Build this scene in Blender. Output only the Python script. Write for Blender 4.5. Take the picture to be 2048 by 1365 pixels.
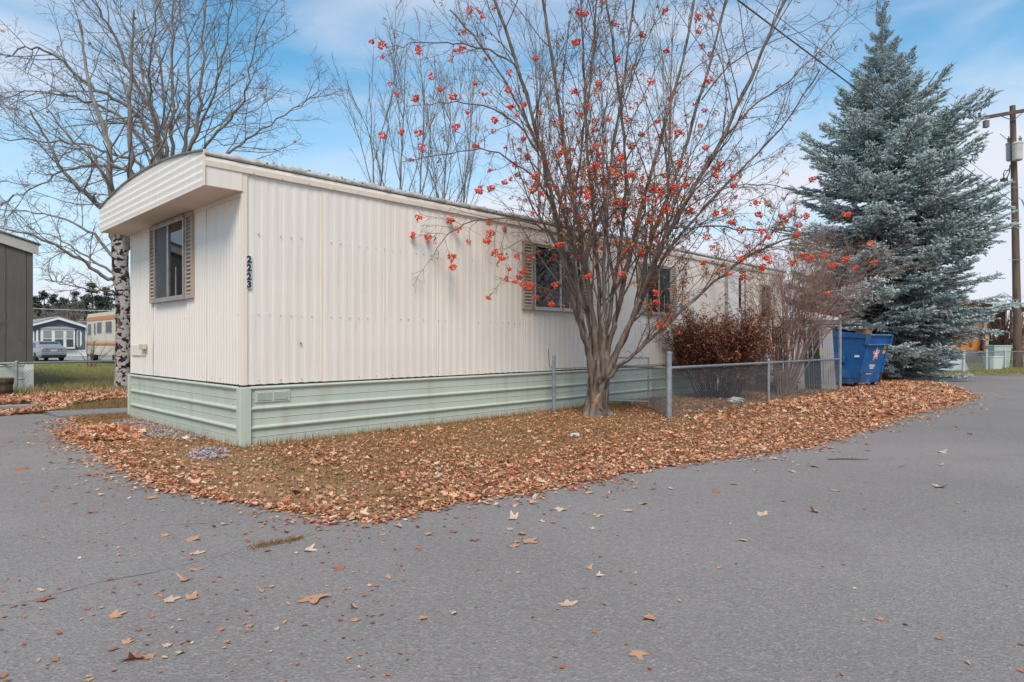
import bpy, bmesh, math, random
import numpy as np
from mathutils import Vector, Matrix

R = math.radians
for o in list(bpy.data.objects):
    bpy.data.objects.remove(o, do_unlink=True)
SC = bpy.context.scene
COL = SC.collection

# ------------------------------------------------------------------ camera
CAM_H = 1.115
FPX = 1270.0            # focal length in pixels of the 2048 wide photograph
HORIZON = 686.0
cam_d = bpy.data.cameras.new('camera')
cam_d.sensor_width = 36.0
cam_d.lens = FPX / 2048.0 * 36.0
cam_d.shift_y = (HORIZON - 682.5) / 2048.0
cam_d.clip_start = 0.05
cam_d.clip_end = 3000.0
cam = bpy.data.objects.new('camera', cam_d)
cam.location = (0, 0, CAM_H)
cam.rotation_euler = (R(90), 0, 0)
COL.objects.link(cam)
SC.camera = cam

# ------------------------------------------------------------------ sky and sun
SUN_EL, SUN_AZ = 50.0, 179.0      # azimuth clockwise from +Y (the viewing direction)
world = bpy.data.worlds.new('World')
SC.world = world
world.use_nodes = True
wn, wl = world.node_tree.nodes, world.node_tree.links
wn.clear()
def wnode(t, **kw):
    n = wn.new(t)
    for k, v in kw.items():
        setattr(n, k, v)
    return n
sky = wnode('ShaderNodeTexSky', sky_type='NISHITA', sun_disc=False)
sky.sun_elevation = R(SUN_EL)
sky.sun_rotation = R(SUN_AZ)
sky.air_density = 1.1
sky.dust_density = 0.4
sky.ozone_density = 1.6
tc = wnode('ShaderNodeTexCoord')
mp = wnode('ShaderNodeMapping')
mp.inputs['Location'].default_value = (2.2, 7.7, 4.1)
mp.inputs['Rotation'].default_value = (0.0, R(-24), 0.0)
mp.inputs['Scale'].default_value = (1.0, 1.0, 3.4)
wl.new(tc.outputs['Generated'], mp.inputs['Vector'])
nz = wnode('ShaderNodeTexNoise')
nz.inputs['Scale'].default_value = 1.75
nz.inputs['Detail'].default_value = 7.0
nz.inputs['Roughness'].default_value = 0.52
nz.inputs['Distortion'].default_value = 0.45
wl.new(mp.outputs['Vector'], nz.inputs['Vector'])
rp = wnode('ShaderNodeValToRGB')
rp.color_ramp.interpolation = 'EASE'
rp.color_ramp.elements[0].position = 0.36
rp.color_ramp.elements[0].color = (0, 0, 0, 1)
rp.color_ramp.elements[1].position = 0.78
rp.color_ramp.elements[1].color = (1, 1, 1, 1)
wl.new(nz.outputs['Fac'], rp.inputs['Fac'])
sep = wnode('ShaderNodeSeparateXYZ')
wl.new(tc.outputs['Generated'], sep.inputs['Vector'])
hz = wnode('ShaderNodeMapRange')          # thin cloud thickens towards the horizon
hz.inputs['From Min'].default_value = 0.0
hz.inputs['From Max'].default_value = 0.40
hz.inputs['To Min'].default_value = 0.92
hz.inputs['To Max'].default_value = 0.0
wl.new(sep.outputs['Z'], hz.inputs['Value'])
ad = wnode('ShaderNodeMath', operation='ADD', use_clamp=True)
wl.new(rp.outputs['Color'], ad.inputs[0])
wl.new(hz.outputs['Result'], ad.inputs[1])
ml = wnode('ShaderNodeMath', operation='MULTIPLY')
ml.inputs[1].default_value = 0.97
wl.new(ad.outputs['Value'], ml.inputs[0])
mx = wnode('ShaderNodeMixRGB')
mx.inputs['Color2'].default_value = (4.45, 4.65, 5.2, 1)
wl.new(ml.outputs['Value'], mx.inputs['Fac'])
tint = wnode('ShaderNodeMixRGB', blend_type='MULTIPLY')
tint.inputs['Fac'].default_value = 1.0
tint.inputs['Color2'].default_value = (0.47, 0.95, 1.02, 1)
wl.new(sky.outputs['Color'], tint.inputs['Color1'])
wl.new(tint.outputs['Color'], mx.inputs['Color1'])
bg = wnode('ShaderNodeBackground')
bg.inputs['Strength'].default_value = 0.075
wl.new(mx.outputs['Color'], bg.inputs['Color'])
wo = wnode('ShaderNodeOutputWorld')
wl.new(bg.outputs['Background'], wo.inputs['Surface'])

sun_d = bpy.data.lights.new('sun', 'SUN')
sun_d.energy = 1.5
sun_d.angle = R(25)
sun_d.color = (1.0, 0.87, 0.72)
sun = bpy.data.objects.new('sun', sun_d)
sun.rotation_euler = (R(90 - SUN_EL), 0, R(180 - SUN_AZ))
COL.objects.link(sun)

SC.view_settings.view_transform = 'Standard'
SC.view_settings.look = 'None'
SC.view_settings.gamma = 1.0
SC.view_settings.exposure = 1.3
SC.view_settings.use_curve_mapping = False
try:
    SC.cycles.use_denoising = True
    SC.cycles.denoiser = 'OPENIMAGEDENOISE'
    SC.cycles.denoising_prefilter = 'ACCURATE'
except Exception:
    pass
SC.cycles.max_bounces = 6
SC.cycles.transparent_max_bounces = 8
SC.cycles.caustics_reflective = False
SC.cycles.caustics_refractive = False

# ------------------------------------------------------------------ helpers
def G(px, py, z=0.0):
    """ground point under a pixel of the photograph"""
    d = (CAM_H - z) * FPX / (py - HORIZON)
    return Vector(((px - 1024.0) / FPX * d, d, z))

def P(px, py, Y):
    """point of the photograph at a known depth"""
    return Vector(((px - 1024.0) / FPX * Y, Y, CAM_H + (HORIZON - py) / FPX * Y))

def tag(o, label=None, cat=None, group=None, kind=None):
    if label: o['label'] = label
    if cat: o['category'] = cat
    if group: o['group'] = group
    if kind: o['kind'] = kind
    return o

def empty(name, loc=(0, 0, 0), rz=0.0):
    o = bpy.data.objects.new(name, None)
    o.empty_display_size = 0.2
    o.location = loc
    o.rotation_euler = (0, 0, rz)
    COL.objects.link(o)
    return o

def link(name, mesh, m=None, parent=None, loc=None, rot=None, scale=None):
    o = bpy.data.objects.new(name, mesh)
    COL.objects.link(o)
    if m is not None and len(mesh.materials) == 0:
        mesh.materials.append(m)
    if parent is not None: o.parent = parent
    if loc is not None: o.location = loc
    if rot is not None: o.rotation_euler = rot
    if scale is not None: o.scale = scale
    return o

def np_mesh(name, V, polys, smooth=False, cols=None):
    """V (n,3); polys: list of (k,m) index arrays; cols: (n,3) point colours"""
    V = np.asarray(V, dtype=np.float32).reshape(-1, 3)
    me = bpy.data.meshes.new(name)
    me.vertices.add(len(V))
    me.vertices.foreach_set('co', V.ravel())
    polys = [np.asarray(p, dtype=np.int32) for p in polys if len(p)]
    starts, idx, off = [], [], 0
    for p in polys:
        k, m = p.shape
        starts.append(off + np.arange(k, dtype=np.int32) * m)
        idx.append(p.ravel())
        off += k * m
    idx = np.concatenate(idx); starts = np.concatenate(starts)
    me.loops.add(len(idx))
    me.loops.foreach_set('vertex_index', idx)
    me.polygons.add(len(starts))
    me.polygons.foreach_set('loop_start', starts)
    if smooth:
        me.polygons.foreach_set('use_smooth', np.ones(len(starts), dtype=bool))
    me.update(calc_edges=True)
    if cols is not None:
        a = me.color_attributes.new('tint', 'FLOAT_COLOR', 'POINT')
        c = np.ones((len(V), 4), dtype=np.float32)
        c[:, :3] = cols
        a.data.foreach_set('color', c.ravel())
    return me

class MB:
    """collects simple solids into one mesh"""
    def __init__(s):
        s.v = []; s.f = []
    def add(s, verts, faces):
        b = len(s.v)
        s.v += [tuple(v) for v in verts]
        s.f += [tuple(b + i for i in f) for f in faces]
        return s
    def box(s, x0, x1, y0, y1, z0, z1, M=None, bev=0.0):
        if bev > 0:
            bm = bmesh.new()
            bmesh.ops.create_cube(bm, size=1.0)
            for v in bm.verts:
                v.co = Vector(((x0 + x1) / 2 + v.co.x * (x1 - x0), (y0 + y1) / 2 + v.co.y * (y1 - y0), (z0 + z1) / 2 + v.co.z * (z1 - z0)))
            bmesh.ops.bevel(bm, geom=list(bm.edges), offset=bev, segments=1, affect='EDGES', profile=0.5)
            bm.verts.index_update()
            vs = [v.co.copy() for v in bm.verts]
            fs = [[v.index for v in f.verts] for f in bm.faces]
            bm.free()
            if M is not None: vs = [M @ v for v in vs]
            return s.add(vs, fs)
        vs = [Vector((x, y, z)) for z in (z0, z1) for y in (y0, y1) for x in (x0, x1)]
        if M is not None: vs = [M @ v for v in vs]
        return s.add(vs, [(0, 2, 3, 1), (4, 5, 7, 6), (0, 1, 5, 4), (2, 6, 7, 3), (0, 4, 6, 2), (1, 3, 7, 5)])
    def hexa(s, b, t):
        """solid between two quads (same order)"""
        return s.add(list(b) + list(t), [(3, 2, 1, 0), (4, 5, 6, 7)] + [(i, (i + 1) % 4, 4 + (i + 1) % 4, 4 + i) for i in range(4)])
    def prism(s, prof, a, b, f):
        """profile polygon (list of 2-tuples) extruded from a to b; f(u, v, w) -> point"""
        n = len(prof)
        vs = [f(u, v, a) for u, v in prof] + [f(u, v, b) for u, v in prof]
        return s.add(vs, [tuple(range(n - 1, -1, -1)), tuple(range(n, 2 * n))] + [(i, (i + 1) % n, n + (i + 1) % n, n + i) for i in range(n)])
    def strip(s, A, B):
        """open sheet between two polylines"""
        n = len(A)
        return s.add(list(A) + list(B), [(i, i + 1, n + i + 1, n + i) for i in range(n - 1)])
    def tube(s, pts, r, sides=8, cap=True):
        pts = [Vector(p) for p in pts]
        if not hasattr(r, '__len__'): r = [r] * len(pts)
        b = len(s.v); n = len(pts); u = None
        for i, p in enumerate(pts):
            t = (pts[min(i + 1, n - 1)] - pts[max(i - 1, 0)]).normalized()
            if u is None:
                u = t.cross(Vector((0, 0, 1)) if abs(t.z) < 0.9 else Vector((1, 0, 0))).normalized()
            else:
                u = (u - t * u.dot(t)).normalized()
            w = t.cross(u)
            for k in range(sides):
                a = 2 * math.pi * k / sides
                s.v.append(tuple(p + (u * math.cos(a) + w * math.sin(a)) * r[i]))
        for i in range(n - 1):
            for k in range(sides):
                k2 = (k + 1) % sides
                s.f.append((b + i * sides + k, b + i * sides + k2, b + (i + 1) * sides + k2, b + (i + 1) * sides + k))
        if cap:
            s.f.append(tuple(b + k for k in range(sides - 1, -1, -1)))
            s.f.append(tuple(b + (n - 1) * sides + k for k in range(sides)))
        return s
    def lathe(s, prof, c=(0, 0, 0), sides=16, cap=True):
        """prof: (r, z) pairs"""
        return s.tube2([(Vector((c[0], c[1], c[2] + z)), r) for r, z in prof], sides, cap)
    def tube2(s, pr, sides, cap):
        b = len(s.v); n = len(pr)
        for p, r in pr:
            for k in range(sides):
                a = 2 * math.pi * k / sides
                s.v.append((p.x + r * math.cos(a), p.y + r * math.sin(a), p.z))
        for i in range(n - 1):
            for k in range(sides):
                k2 = (k + 1) % sides
                s.f.append((b + i * sides + k, b + i * sides + k2, b + (i + 1) * sides + k2, b + (i + 1) * sides + k))
        if cap:
            s.f.append(tuple(b + k for k in range(sides - 1, -1, -1)))
            s.f.append(tuple(b + (n - 1) * sides + k for k in range(sides)))
        return s
    def mesh(s, name, smooth=False):
        me = bpy.data.meshes.new(name)
        me.from_pydata(s.v, [], s.f)
        if smooth:
            for p in me.polygons: p.use_smooth = True
        me.update()
        return me
    def build(s, name, m, parent=None, smooth=False, **kw):
        return link(name, s.mesh(name, smooth), m, parent, **kw)

def bx(name, m, parent, x0, x1, y0, y1, z0, z1, bev=0.0, M=None):
    return MB().box(x0, x1, y0, y1, z0, z1, bev=bev, M=M).build(name, m, parent)

def text_mesh(name, txt, size, m, depth=0.002, shear=0.0, bold=0.0):
    cu = bpy.data.curves.new(name, 'FONT')
    cu.body = txt; cu.size = size; cu.extrude = depth; cu.align_x = 'CENTER'; cu.align_y = 'CENTER'
    cu.shear = shear; cu.offset = bold; cu.resolution_u = 3
    o = bpy.data.objects.new(name, cu); COL.objects.link(o)
    dg = bpy.context.evaluated_depsgraph_get()
    me = bpy.data.meshes.new_from_object(o.evaluated_get(dg))
    bpy.data.objects.remove(o, do_unlink=True); bpy.data.curves.remove(cu)
    me.name = name
    me.materials.clear(); me.materials.append(m)
    return me

# ------------------------------------------------------------------ materials
MATS = {}
def mat(name, col, rough=0.6, col2=None, scale=6.0, amount=1.0, bump=0.0, bscale=40.0, metallic=0.0,
        spec=0.35, stretch=(1, 1, 1), detail=5.0, lo=0.35, hi=0.68, attr=False, space='Object', rvar=0.0, trans=0.0):
    if name in MATS: return MATS[name]
    m = bpy.data.materials.new(name); m.use_nodes = True
    n, l = m.node_tree.nodes, m.node_tree.links
    b = n['Principled BSDF']
    b.inputs['Roughness'].default_value = rough
    b.inputs['Metallic'].default_value = metallic
    b.inputs['Specular IOR Level'].default_value = spec
    b.inputs['Base Color'].default_value = (*col, 1)
    t = n.new('ShaderNodeTexCoord'); mp = n.new('ShaderNodeMapping')
    mp.inputs['Scale'].default_value = stretch
    l.new(t.outputs[space], mp.inputs['Vector'])
    src = None
    if attr:
        a = n.new('ShaderNodeVertexColor'); a.layer_name = 'tint'
        src = a.outputs['Color']
        if col2 is None:
            l.new(src, b.inputs['Base Color'])
    if col2 is not None:
        z = n.new('ShaderNodeTexNoise'); z.inputs['Scale'].default_value = scale; z.inputs['Detail'].default_value = detail
        z.inputs['Roughness'].default_value = 0.6
        l.new(mp.outputs['Vector'], z.inputs['Vector'])
        r = n.new('ShaderNodeMapRange'); r.inputs['From Min'].default_value = lo; r.inputs['From Max'].default_value = hi
        r.inputs['To Max'].default_value = amount
        l.new(z.outputs['Fac'], r.inputs['Value'])
        x = n.new('ShaderNodeMixRGB'); x.inputs['Color1'].default_value = (*col, 1); x.inputs['Color2'].default_value = (*col2, 1)
        if src: l.new(src, x.inputs['Color1'])
        l.new(r.outputs['Result'], x.inputs['Fac']); l.new(x.outputs['Color'], b.inputs['Base Color'])
        if rvar:
            rr = n.new('ShaderNodeMapRange'); rr.inputs['To Min'].default_value = rough; rr.inputs['To Max'].default_value = min(1, rough + rvar)
            l.new(z.outputs['Fac'], rr.inputs['Value']); l.new(rr.outputs['Result'], b.inputs['Roughness'])
    if bump:
        z2 = n.new('ShaderNodeTexNoise'); z2.inputs['Scale'].default_value = bscale; z2.inputs['Detail'].default_value = 4
        l.new(mp.outputs['Vector'], z2.inputs['Vector'])
        bu = n.new('ShaderNodeBump'); bu.inputs['Strength'].default_value = bump; bu.inputs['Distance'].default_value = 0.02 if bump > 0.3 else 0.01
        l.new(z2.outputs['Fac'], bu.inputs['Height']); l.new(bu.outputs['Normal'], b.inputs['Normal'])
    if trans:
        tr = n.new('ShaderNodeBsdfTranslucent'); ms = n.new('ShaderNodeMixShader'); ms.inputs['Fac'].default_value = trans
        for lk in list(b.inputs['Base Color'].links): l.new(lk.from_socket, tr.inputs['Color'])
        if not b.inputs['Base Color'].links: tr.inputs['Color'].default_value = (*col, 1)
        l.new(b.outputs['BSDF'], ms.inputs[1]); l.new(tr.outputs['BSDF'], ms.inputs[2])
        l.new(ms.outputs['Shader'], n['Material Output'].inputs['Surface'])
    MATS[name] = m
    return m

def siding_mat(name, col, dirt, streak):
    """painted sheet metal: faint mottling, vertical rain streaks, chalky patches"""
    m = mat(name, col, 0.55, col2=dirt, scale=1.3, amount=0.45, bump=0.16, bscale=2.6, spec=0.35)
    n, l = m.node_tree.nodes, m.node_tree.links
    b = n['Principled BSDF']; prev = b.inputs['Base Color'].links[0].from_socket
    t = n.new('ShaderNodeTexCoord'); mp = n.new('ShaderNodeMapping'); mp.inputs['Scale'].default_value = (9, 9, 0.55)
    l.new(t.outputs['Object'], mp.inputs['Vector'])
    z = n.new('ShaderNodeTexNoise'); z.inputs['Scale'].default_value = 1.6; z.inputs['Detail'].default_value = 6
    l.new(mp.outputs['Vector'], z.inputs['Vector'])
    r = n.new('ShaderNodeMapRange'); r.inputs['From Min'].default_value = 0.5; r.inputs['From Max'].default_value = 0.78; r.inputs['To Max'].default_value = 0.4
    l.new(z.outputs['Fac'], r.inputs['Value'])
    x = n.new('ShaderNodeMixRGB'); x.inputs['Color2'].default_value = (*streak, 1)
    l.new(r.outputs['Result'], x.inputs['Fac']); l.new(prev, x.inputs['Color1']); l.new(x.outputs['Color'], b.inputs['Base Color'])
    return m

def asphalt_mat(name, base, light, dark):
    m = bpy.data.materials.new(name); m.use_nodes = True; MATS[name] = m
    n, l = m.node_tree.nodes, m.node_tree.links
    b = n['Principled BSDF']; b.inputs['Roughness'].default_value = 0.85; b.inputs['Specular IOR Level'].default_value = 0.3
    t = n.new('ShaderNodeTexCoord')
    def noise(s, d=4, rgh=0.6):
        z = n.new('ShaderNodeTexNoise'); z.inputs['Scale'].default_value = s; z.inputs['Detail'].default_value = d; z.inputs['Roughness'].default_value = rgh
        l.new(t.outputs['Object'], z.inputs['Vector']); return z.outputs['Fac']
    def rng(v, a, c, lo=0.0, hi=1.0):
        r = n.new('ShaderNodeMapRange'); r.inputs['From Min'].default_value = a; r.inputs['From Max'].default_value = c
        r.inputs['To Min'].default_value = lo; r.inputs['To Max'].default_value = hi
        l.new(v, r.inputs['Value']); return r.outputs['Result']
    def mix(f, c1, c2):
        x = n.new('ShaderNodeMixRGB')
        for s, v in ((x.inputs['Fac'], f), (x.inputs['Color1'], c1), (x.inputs['Color2'], c2)):
            if isinstance(v, tuple): s.default_value = (*v, 1)
            elif isinstance(v, float): s.default_value = v
            else: l.new(v, s)
        return x.outputs['Color']
    vo = n.new('ShaderNodeTexVoronoi'); vo.inputs['Scale'].default_value = 95.0; l.new(t.outputs['Object'], vo.inputs['Vector'])
    sv = n.new('ShaderNodeSeparateXYZ'); l.new(vo.outputs['Color'], sv.inputs['Vector'])
    c = mix(rng(noise(0.55, 5), 0.34, 0.68), base, tuple(v * 0.8 for v in base))
    c = mix(rng(noise(0.16, 3), 0.42, 0.62, 0, 0.6), c, tuple(v * 1.16 for v in base))
    c = mix(rng(noise(0.9, 2, 0.4), 0.60, 0.70, 0, 0.35), c, tuple(v * 1.25 for v in dark))
    st_ = n.new('ShaderNodeMapping'); st_.inputs['Rotation'].default_value = (0, 0, R(-44)); st_.inputs['Scale'].default_value = (0.10, 1.3, 1)
    l.new(t.outputs['Object'], st_.inputs['Vector'])
    z3 = n.new('ShaderNodeTexNoise'); z3.inputs['Scale'].default_value = 0.8; z3.inputs['Detail'].default_value = 4; l.new(st_.outputs['Vector'], z3.inputs['Vector'])
    c = mix(rng(z3.outputs['Fac'], 0.45, 0.68, 0, 0.45), c, tuple(v * 0.80 for v in base))
    c = mix(rng(sv.outputs['X'], 0.62, 1.0, 0, 0.6), c, light)
    c = mix(rng(sv.outputs['Y'], 0.72, 1.0, 0, 0.6), c, dark)
    c = mix(rng(noise(26, 5, 0.7), 0.5, 0.75, 0, 0.5), c, dark)
    sp = n.new('ShaderNodeTexVoronoi'); sp.inputs['Scale'].default_value = 38.0; l.new(t.outputs['Object'], sp.inputs['Vector'])
    s2 = n.new('ShaderNodeSeparateXYZ'); l.new(sp.outputs['Color'], s2.inputs['Vector'])
    spot = n.new('ShaderNodeMath'); spot.operation = 'MULTIPLY'
    l.new(rng(s2.outputs['Z'], 0.95, 0.98), spot.inputs[0]); l.new(rng(sp.outputs['Distance'], 0.28, 0.2), spot.inputs[1])
    hs = n.new('ShaderNodeMath'); hs.operation = 'MULTIPLY'; hs.inputs[1].default_value = 0.35; l.new(spot.outputs['Value'], hs.inputs[0])
    c = mix(hs.outputs['Value'], c, tuple(v * 1.3 for v in light))
    l.new(c, b.inputs['Base Color'])
    bu = n.new('ShaderNodeBump'); bu.inputs['Strength'].default_value = 0.55; bu.inputs['Distance'].default_value = 0.006
    hm = n.new('ShaderNodeMath'); hm.operation = 'ADD'; l.new(vo.outputs['Distance'], hm.inputs[0]); l.new(noise(60, 4), hm.inputs[1])
    l.new(hm.outputs['Value'], bu.inputs['Height']); l.new(bu.outputs['Normal'], b.inputs['Normal'])
    return m

def glass_mat(name, col=(0.012, 0.013, 0.016), rough=0.02, spec=0.55):
    return mat(name, col, rough, spec=spec, bump=0.012, bscale=2.2)

def birch_mat(name='birch_bark'):
    m = mat(name, (0.46, 0.43, 0.41), 0.85, col2=(0.24, 0.21, 0.19), scale=9, stretch=(1, 1, 2.5), bump=0.4, bscale=30, spec=0.15)
    n, l = m.node_tree.nodes, m.node_tree.links
    b = n['Principled BSDF']; prev = b.inputs['Base Color'].links[0].from_socket
    t = n.new('ShaderNodeTexCoord')
    def spots(sc, st, a, c):
        mp = n.new('ShaderNodeMapping'); mp.inputs['Scale'].default_value = st
        l.new(t.outputs['Object'], mp.inputs['Vector'])
        z = n.new('ShaderNodeTexNoise'); z.inputs['Scale'].default_value = sc; z.inputs['Detail'].default_value = 2.5
        l.new(mp.outputs['Vector'], z.inputs['Vector'])
        r = n.new('ShaderNodeMapRange'); r.inputs['From Min'].default_value = a; r.inputs['From Max'].default_value = c
        l.new(z.outputs['Fac'], r.inputs['Value']); return r.outputs['Result']
    x = n.new('ShaderNodeMixRGB'); x.inputs['Color2'].default_value = (0.025, 0.02, 0.018, 1)
    l.new(spots(8.5, (1, 1, 1.15), 0.525, 0.56), x.inputs['Fac']); l.new(prev, x.inputs['Color1'])
    x2 = n.new('ShaderNodeMixRGB'); x2.inputs['Color2'].default_value = (0.10, 0.055, 0.03, 1)
    l.new(spots(4.0, (1, 1, 0.8), 0.62, 0.66), x2.inputs['Fac']); l.new(x.outputs['Color'], x2.inputs['Color1'])
    l.new(x2.outputs['Color'], b.inputs['Base Color'])
    return m

CREAM = siding_mat('cream_siding_paint', (0.765, 0.705, 0.64), (0.70, 0.64, 0.575), (0.63, 0.565, 0.495))
CREAM2 = siding_mat('cream_trim_paint', (0.76, 0.675, 0.585), (0.68, 0.595, 0.50), (0.58, 0.50, 0.40))
FASCIA = siding_mat('white_fascia_paint', (0.80, 0.74, 0.675), (0.74, 0.68, 0.61), (0.62, 0.55, 0.47))
SKIRT = siding_mat('sage_skirting_paint', (0.47, 0.525, 0.45), (0.42, 0.465, 0.395), (0.36, 0.375, 0.30))
TAN = mat('tan_shutter_plastic', (0.36, 0.295, 0.235), 0.6, col2=(0.42, 0.35, 0.285), scale=5)
ALU = mat('aluminium_frame', (0.52, 0.50, 0.48), 0.4, metallic=0.6, col2=(0.36, 0.34, 0.32), scale=14)
WHITEP = mat('white_paint', (0.76, 0.76, 0.77), 0.5, col2=(0.66, 0.66, 0.66), scale=3)
GLASS = glass_mat('window_glass', (0.008, 0.009, 0.011), 0.02, 0.4)
SCREEN = mat('insect_screen', (0.075, 0.075, 0.08), 0.45, spec=0.3, col2=(0.05, 0.05, 0.055), scale=2.0)
DARK = mat('dark_seam', (0.03, 0.027, 0.025), 0.9)
ROOFW = mat('coated_roof_metal', (0.52, 0.51, 0.49), 0.75, col2=(0.33, 0.32, 0.29), scale=7, bump=0.5, bscale=16, stretch=(1, 1, 2))
NAVY = mat('navy_numerals', (0.018, 0.026, 0.055), 0.4)
GALV = mat('galvanised_steel', (0.36, 0.39, 0.42), 0.5, metallic=0.55, col2=(0.25, 0.27, 0.29), scale=11)
BARK = mat('rowan_bark', (0.215, 0.175, 0.15), 0.85, col2=(0.075, 0.056, 0.045), scale=11, stretch=(1, 1, 0.3), bump=1.0, bscale=22, spec=0.15, detail=8)
BARK2 = mat('grey_twig_bark', (0.165, 0.137, 0.122), 0.85, col2=(0.10, 0.08, 0.07), scale=8, spec=0.15)
MAPLEB = mat('maple_bark', (0.25, 0.222, 0.20), 0.9, col2=(0.135, 0.112, 0.096), scale=9, stretch=(1, 1, 0.4), bump=0.5, bscale=20, spec=0.12)
TWIG = mat('twig_bark', (0.20, 0.168, 0.155), 0.9, spec=0.12)
BIRCH = birch_mat()
LEAF = mat('dry_leaf', (0.4, 0.2, 0.1), 0.8, attr=True, spec=0.2, trans=0.18)
BERRY = mat('red_berry', (0.68, 0.035, 0.018), 0.35, col2=(0.78, 0.12, 0.03), scale=20, spec=0.5)
NEEDLE = mat('blue_spruce_needles', (0.2, 0.26, 0.26), 0.75, attr=True, spec=0.15)
GRASS = mat('grass_blade', (0.2, 0.2, 0.08), 0.85, attr=True, spec=0.15, trans=0.2)
ASPH = asphalt_mat('asphalt', (0.238, 0.216, 0.207), (0.325, 0.298, 0.285), (0.145, 0.130, 0.123))
CONC = mat('concrete', (0.27, 0.255, 0.235), 0.9, col2=(0.18, 0.165, 0.15), scale=9, bump=0.5, bscale=60)
POLEW = mat('creosote_pole_wood', (0.17, 0.115, 0.085), 0.9, col2=(0.085, 0.055, 0.042), scale=10, stretch=(1, 1, 0.12), bump=0.5, bscale=30)
RUBBER = mat('black_rubber', (0.018, 0.018, 0.019), 0.7)
WIRE = mat('black_cable', (0.05, 0.05, 0.055), 0.45)
def bark_patches(m, col, sc, st, a, c):
    n, l = m.node_tree.nodes, m.node_tree.links; b = n['Principled BSDF']; prev = b.inputs['Base Color'].links[0].from_socket
    t = n.new('ShaderNodeTexCoord'); mp = n.new('ShaderNodeMapping'); mp.inputs['Scale'].default_value = st; l.new(t.outputs['Object'], mp.inputs['Vector'])
    z = n.new('ShaderNodeTexNoise'); z.inputs['Scale'].default_value = sc; z.inputs['Detail'].default_value = 4; l.new(mp.outputs['Vector'], z.inputs['Vector'])
    r = n.new('ShaderNodeMapRange'); r.inputs['From Min'].default_value = a; r.inputs['From Max'].default_value = c; r.inputs['To Max'].default_value = 0.85; l.new(z.outputs['Fac'], r.inputs['Value'])
    x = n.new('ShaderNodeMixRGB'); x.inputs['Color2'].default_value = (*col, 1); l.new(r.outputs['Result'], x.inputs['Fac']); l.new(prev, x.inputs['Color1']); l.new(x.outputs['Color'], b.inputs['Base Color'])
bark_patches(BARK, (0.27, 0.15, 0.09), 5.0, (1, 1, 0.6), 0.60, 0.70)
bark_patches(BARK, (0.045, 0.035, 0.03), 9.0, (1.6, 1.6, 0.22), 0.56, 0.64)
bark_patches(BARK, (0.30, 0.29, 0.27), 6.0, (1, 1, 1), 0.63, 0.74)
bark_patches(SKIRT, (0.36, 0.375, 0.30), 2.2, (1.5, 1.5, 0.5), 0.58, 0.85)
bark_patches(MAPLEB, (0.27, 0.25, 0.20), 3.0, (1, 1, 0.5), 0.55, 0.70)

# ------------------------------------------------------------------ branches
def tubes_np(paths, sides):
    """paths: list of (pts, radii); returns V, list of quad arrays"""
    groups = {}
    for p, r in paths: groups.setdefault(len(p), []).append((p, r))
    Vs, Qs, off = [], [], 0
    for n, lst in groups.items():
        X = np.array([[tuple(q) for q in p] for p, r in lst], dtype=np.float64)
        rad = np.array([r for p, r in lst], dtype=np.float64)
        B = len(lst)
        T = np.gradient(X, axis=1) if n > 2 else np.repeat((X[:, 1:] - X[:, :1]), 2, axis=1)
        T /= np.linalg.norm(T, axis=2, keepdims=True) + 1e-9
        T0 = T.mean(axis=1); ref = np.where(np.abs(T0[:, 2:3]) < 0.85, [[0., 0., 1.]], [[1., 0., 0.]])
        U = np.cross(T, np.repeat(ref[:, None, :], n, axis=1)); U /= np.linalg.norm(U, axis=2, keepdims=True) + 1e-9
        W = np.cross(T, U)
        a = np.arange(sides) * 2 * np.pi / sides
        V = X[:, :, None, :] + rad[:, :, None, None] * (np.cos(a)[None, None, :, None] * U[:, :, None, :] + np.sin(a)[None, None, :, None] * W[:, :, None, :])
        Vs.append(V.reshape(-1, 3))
        i = np.arange(B)[:, None, None] * n * sides; s = np.arange(n - 1)[None, :, None] * sides; k = np.arange(sides)[None, None, :]; k2 = (k + 1) % sides
        q = np.stack([i + s + k, i + s + k2, i + s + sides + k2, i + s + sides + k], axis=-1).reshape(-1, 4) + off
        Qs.append(q); off += B * n * sides
    return np.concatenate(Vs), Qs

def branch_obj(name, paths, sides, m, parent, smooth=True, kind=None):
    V, Q = tubes_np(paths, sides)
    o = link(name, np_mesh(name, V, Q, smooth), m, parent)
    if kind: o['kind'] = kind
    return o

def path_from(p0, d, length, r0, r1, seg, wander, up, rng):
    pts = [p0.copy()]; d = d.normalized(); st = length / seg
    for i in range(seg):
        d = (d + Vector((rng.gauss(0, wander), rng.gauss(0, wander), rng.gauss(0, wander) + up))).normalized()
        pts.append(pts[-1] + d * st)
    return pts, [r0 + (r1 - r0) * i / seg for i in range(seg + 1)]

def smooth_path(ctrl, radii, sub, rng=None, jit=0.0):
    """Catmull-Rom through control points"""
    c = [Vector(p) for p in ctrl]; c = [c[0] * 2 - c[1]] + c + [c[-1] * 2 - c[-2]]
    pts, rr = [], []
    for i in range(1, len(c) - 2):
        for k in range(sub):
            t = k / sub
            p = 0.5 * ((2 * c[i]) + (c[i + 1] - c[i - 1]) * t + (2 * c[i - 1] - 5 * c[i] + 4 * c[i + 1] - c[i + 2]) * t * t + (3 * c[i] - c[i - 1] - 3 * c[i + 1] + c[i + 2]) * t ** 3)
            if rng: p = p + Vector((rng.gauss(0, jit), rng.gauss(0, jit), rng.gauss(0, jit)))
            pts.append(p); rr.append(radii[i - 1] + (radii[i] - radii[i - 1]) * t)
    pts.append(c[-2]); rr.append(radii[-1])
    return pts, rr

def plen(pts): return sum((pts[i + 1] - pts[i]).length for i in range(len(pts) - 1))

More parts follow.
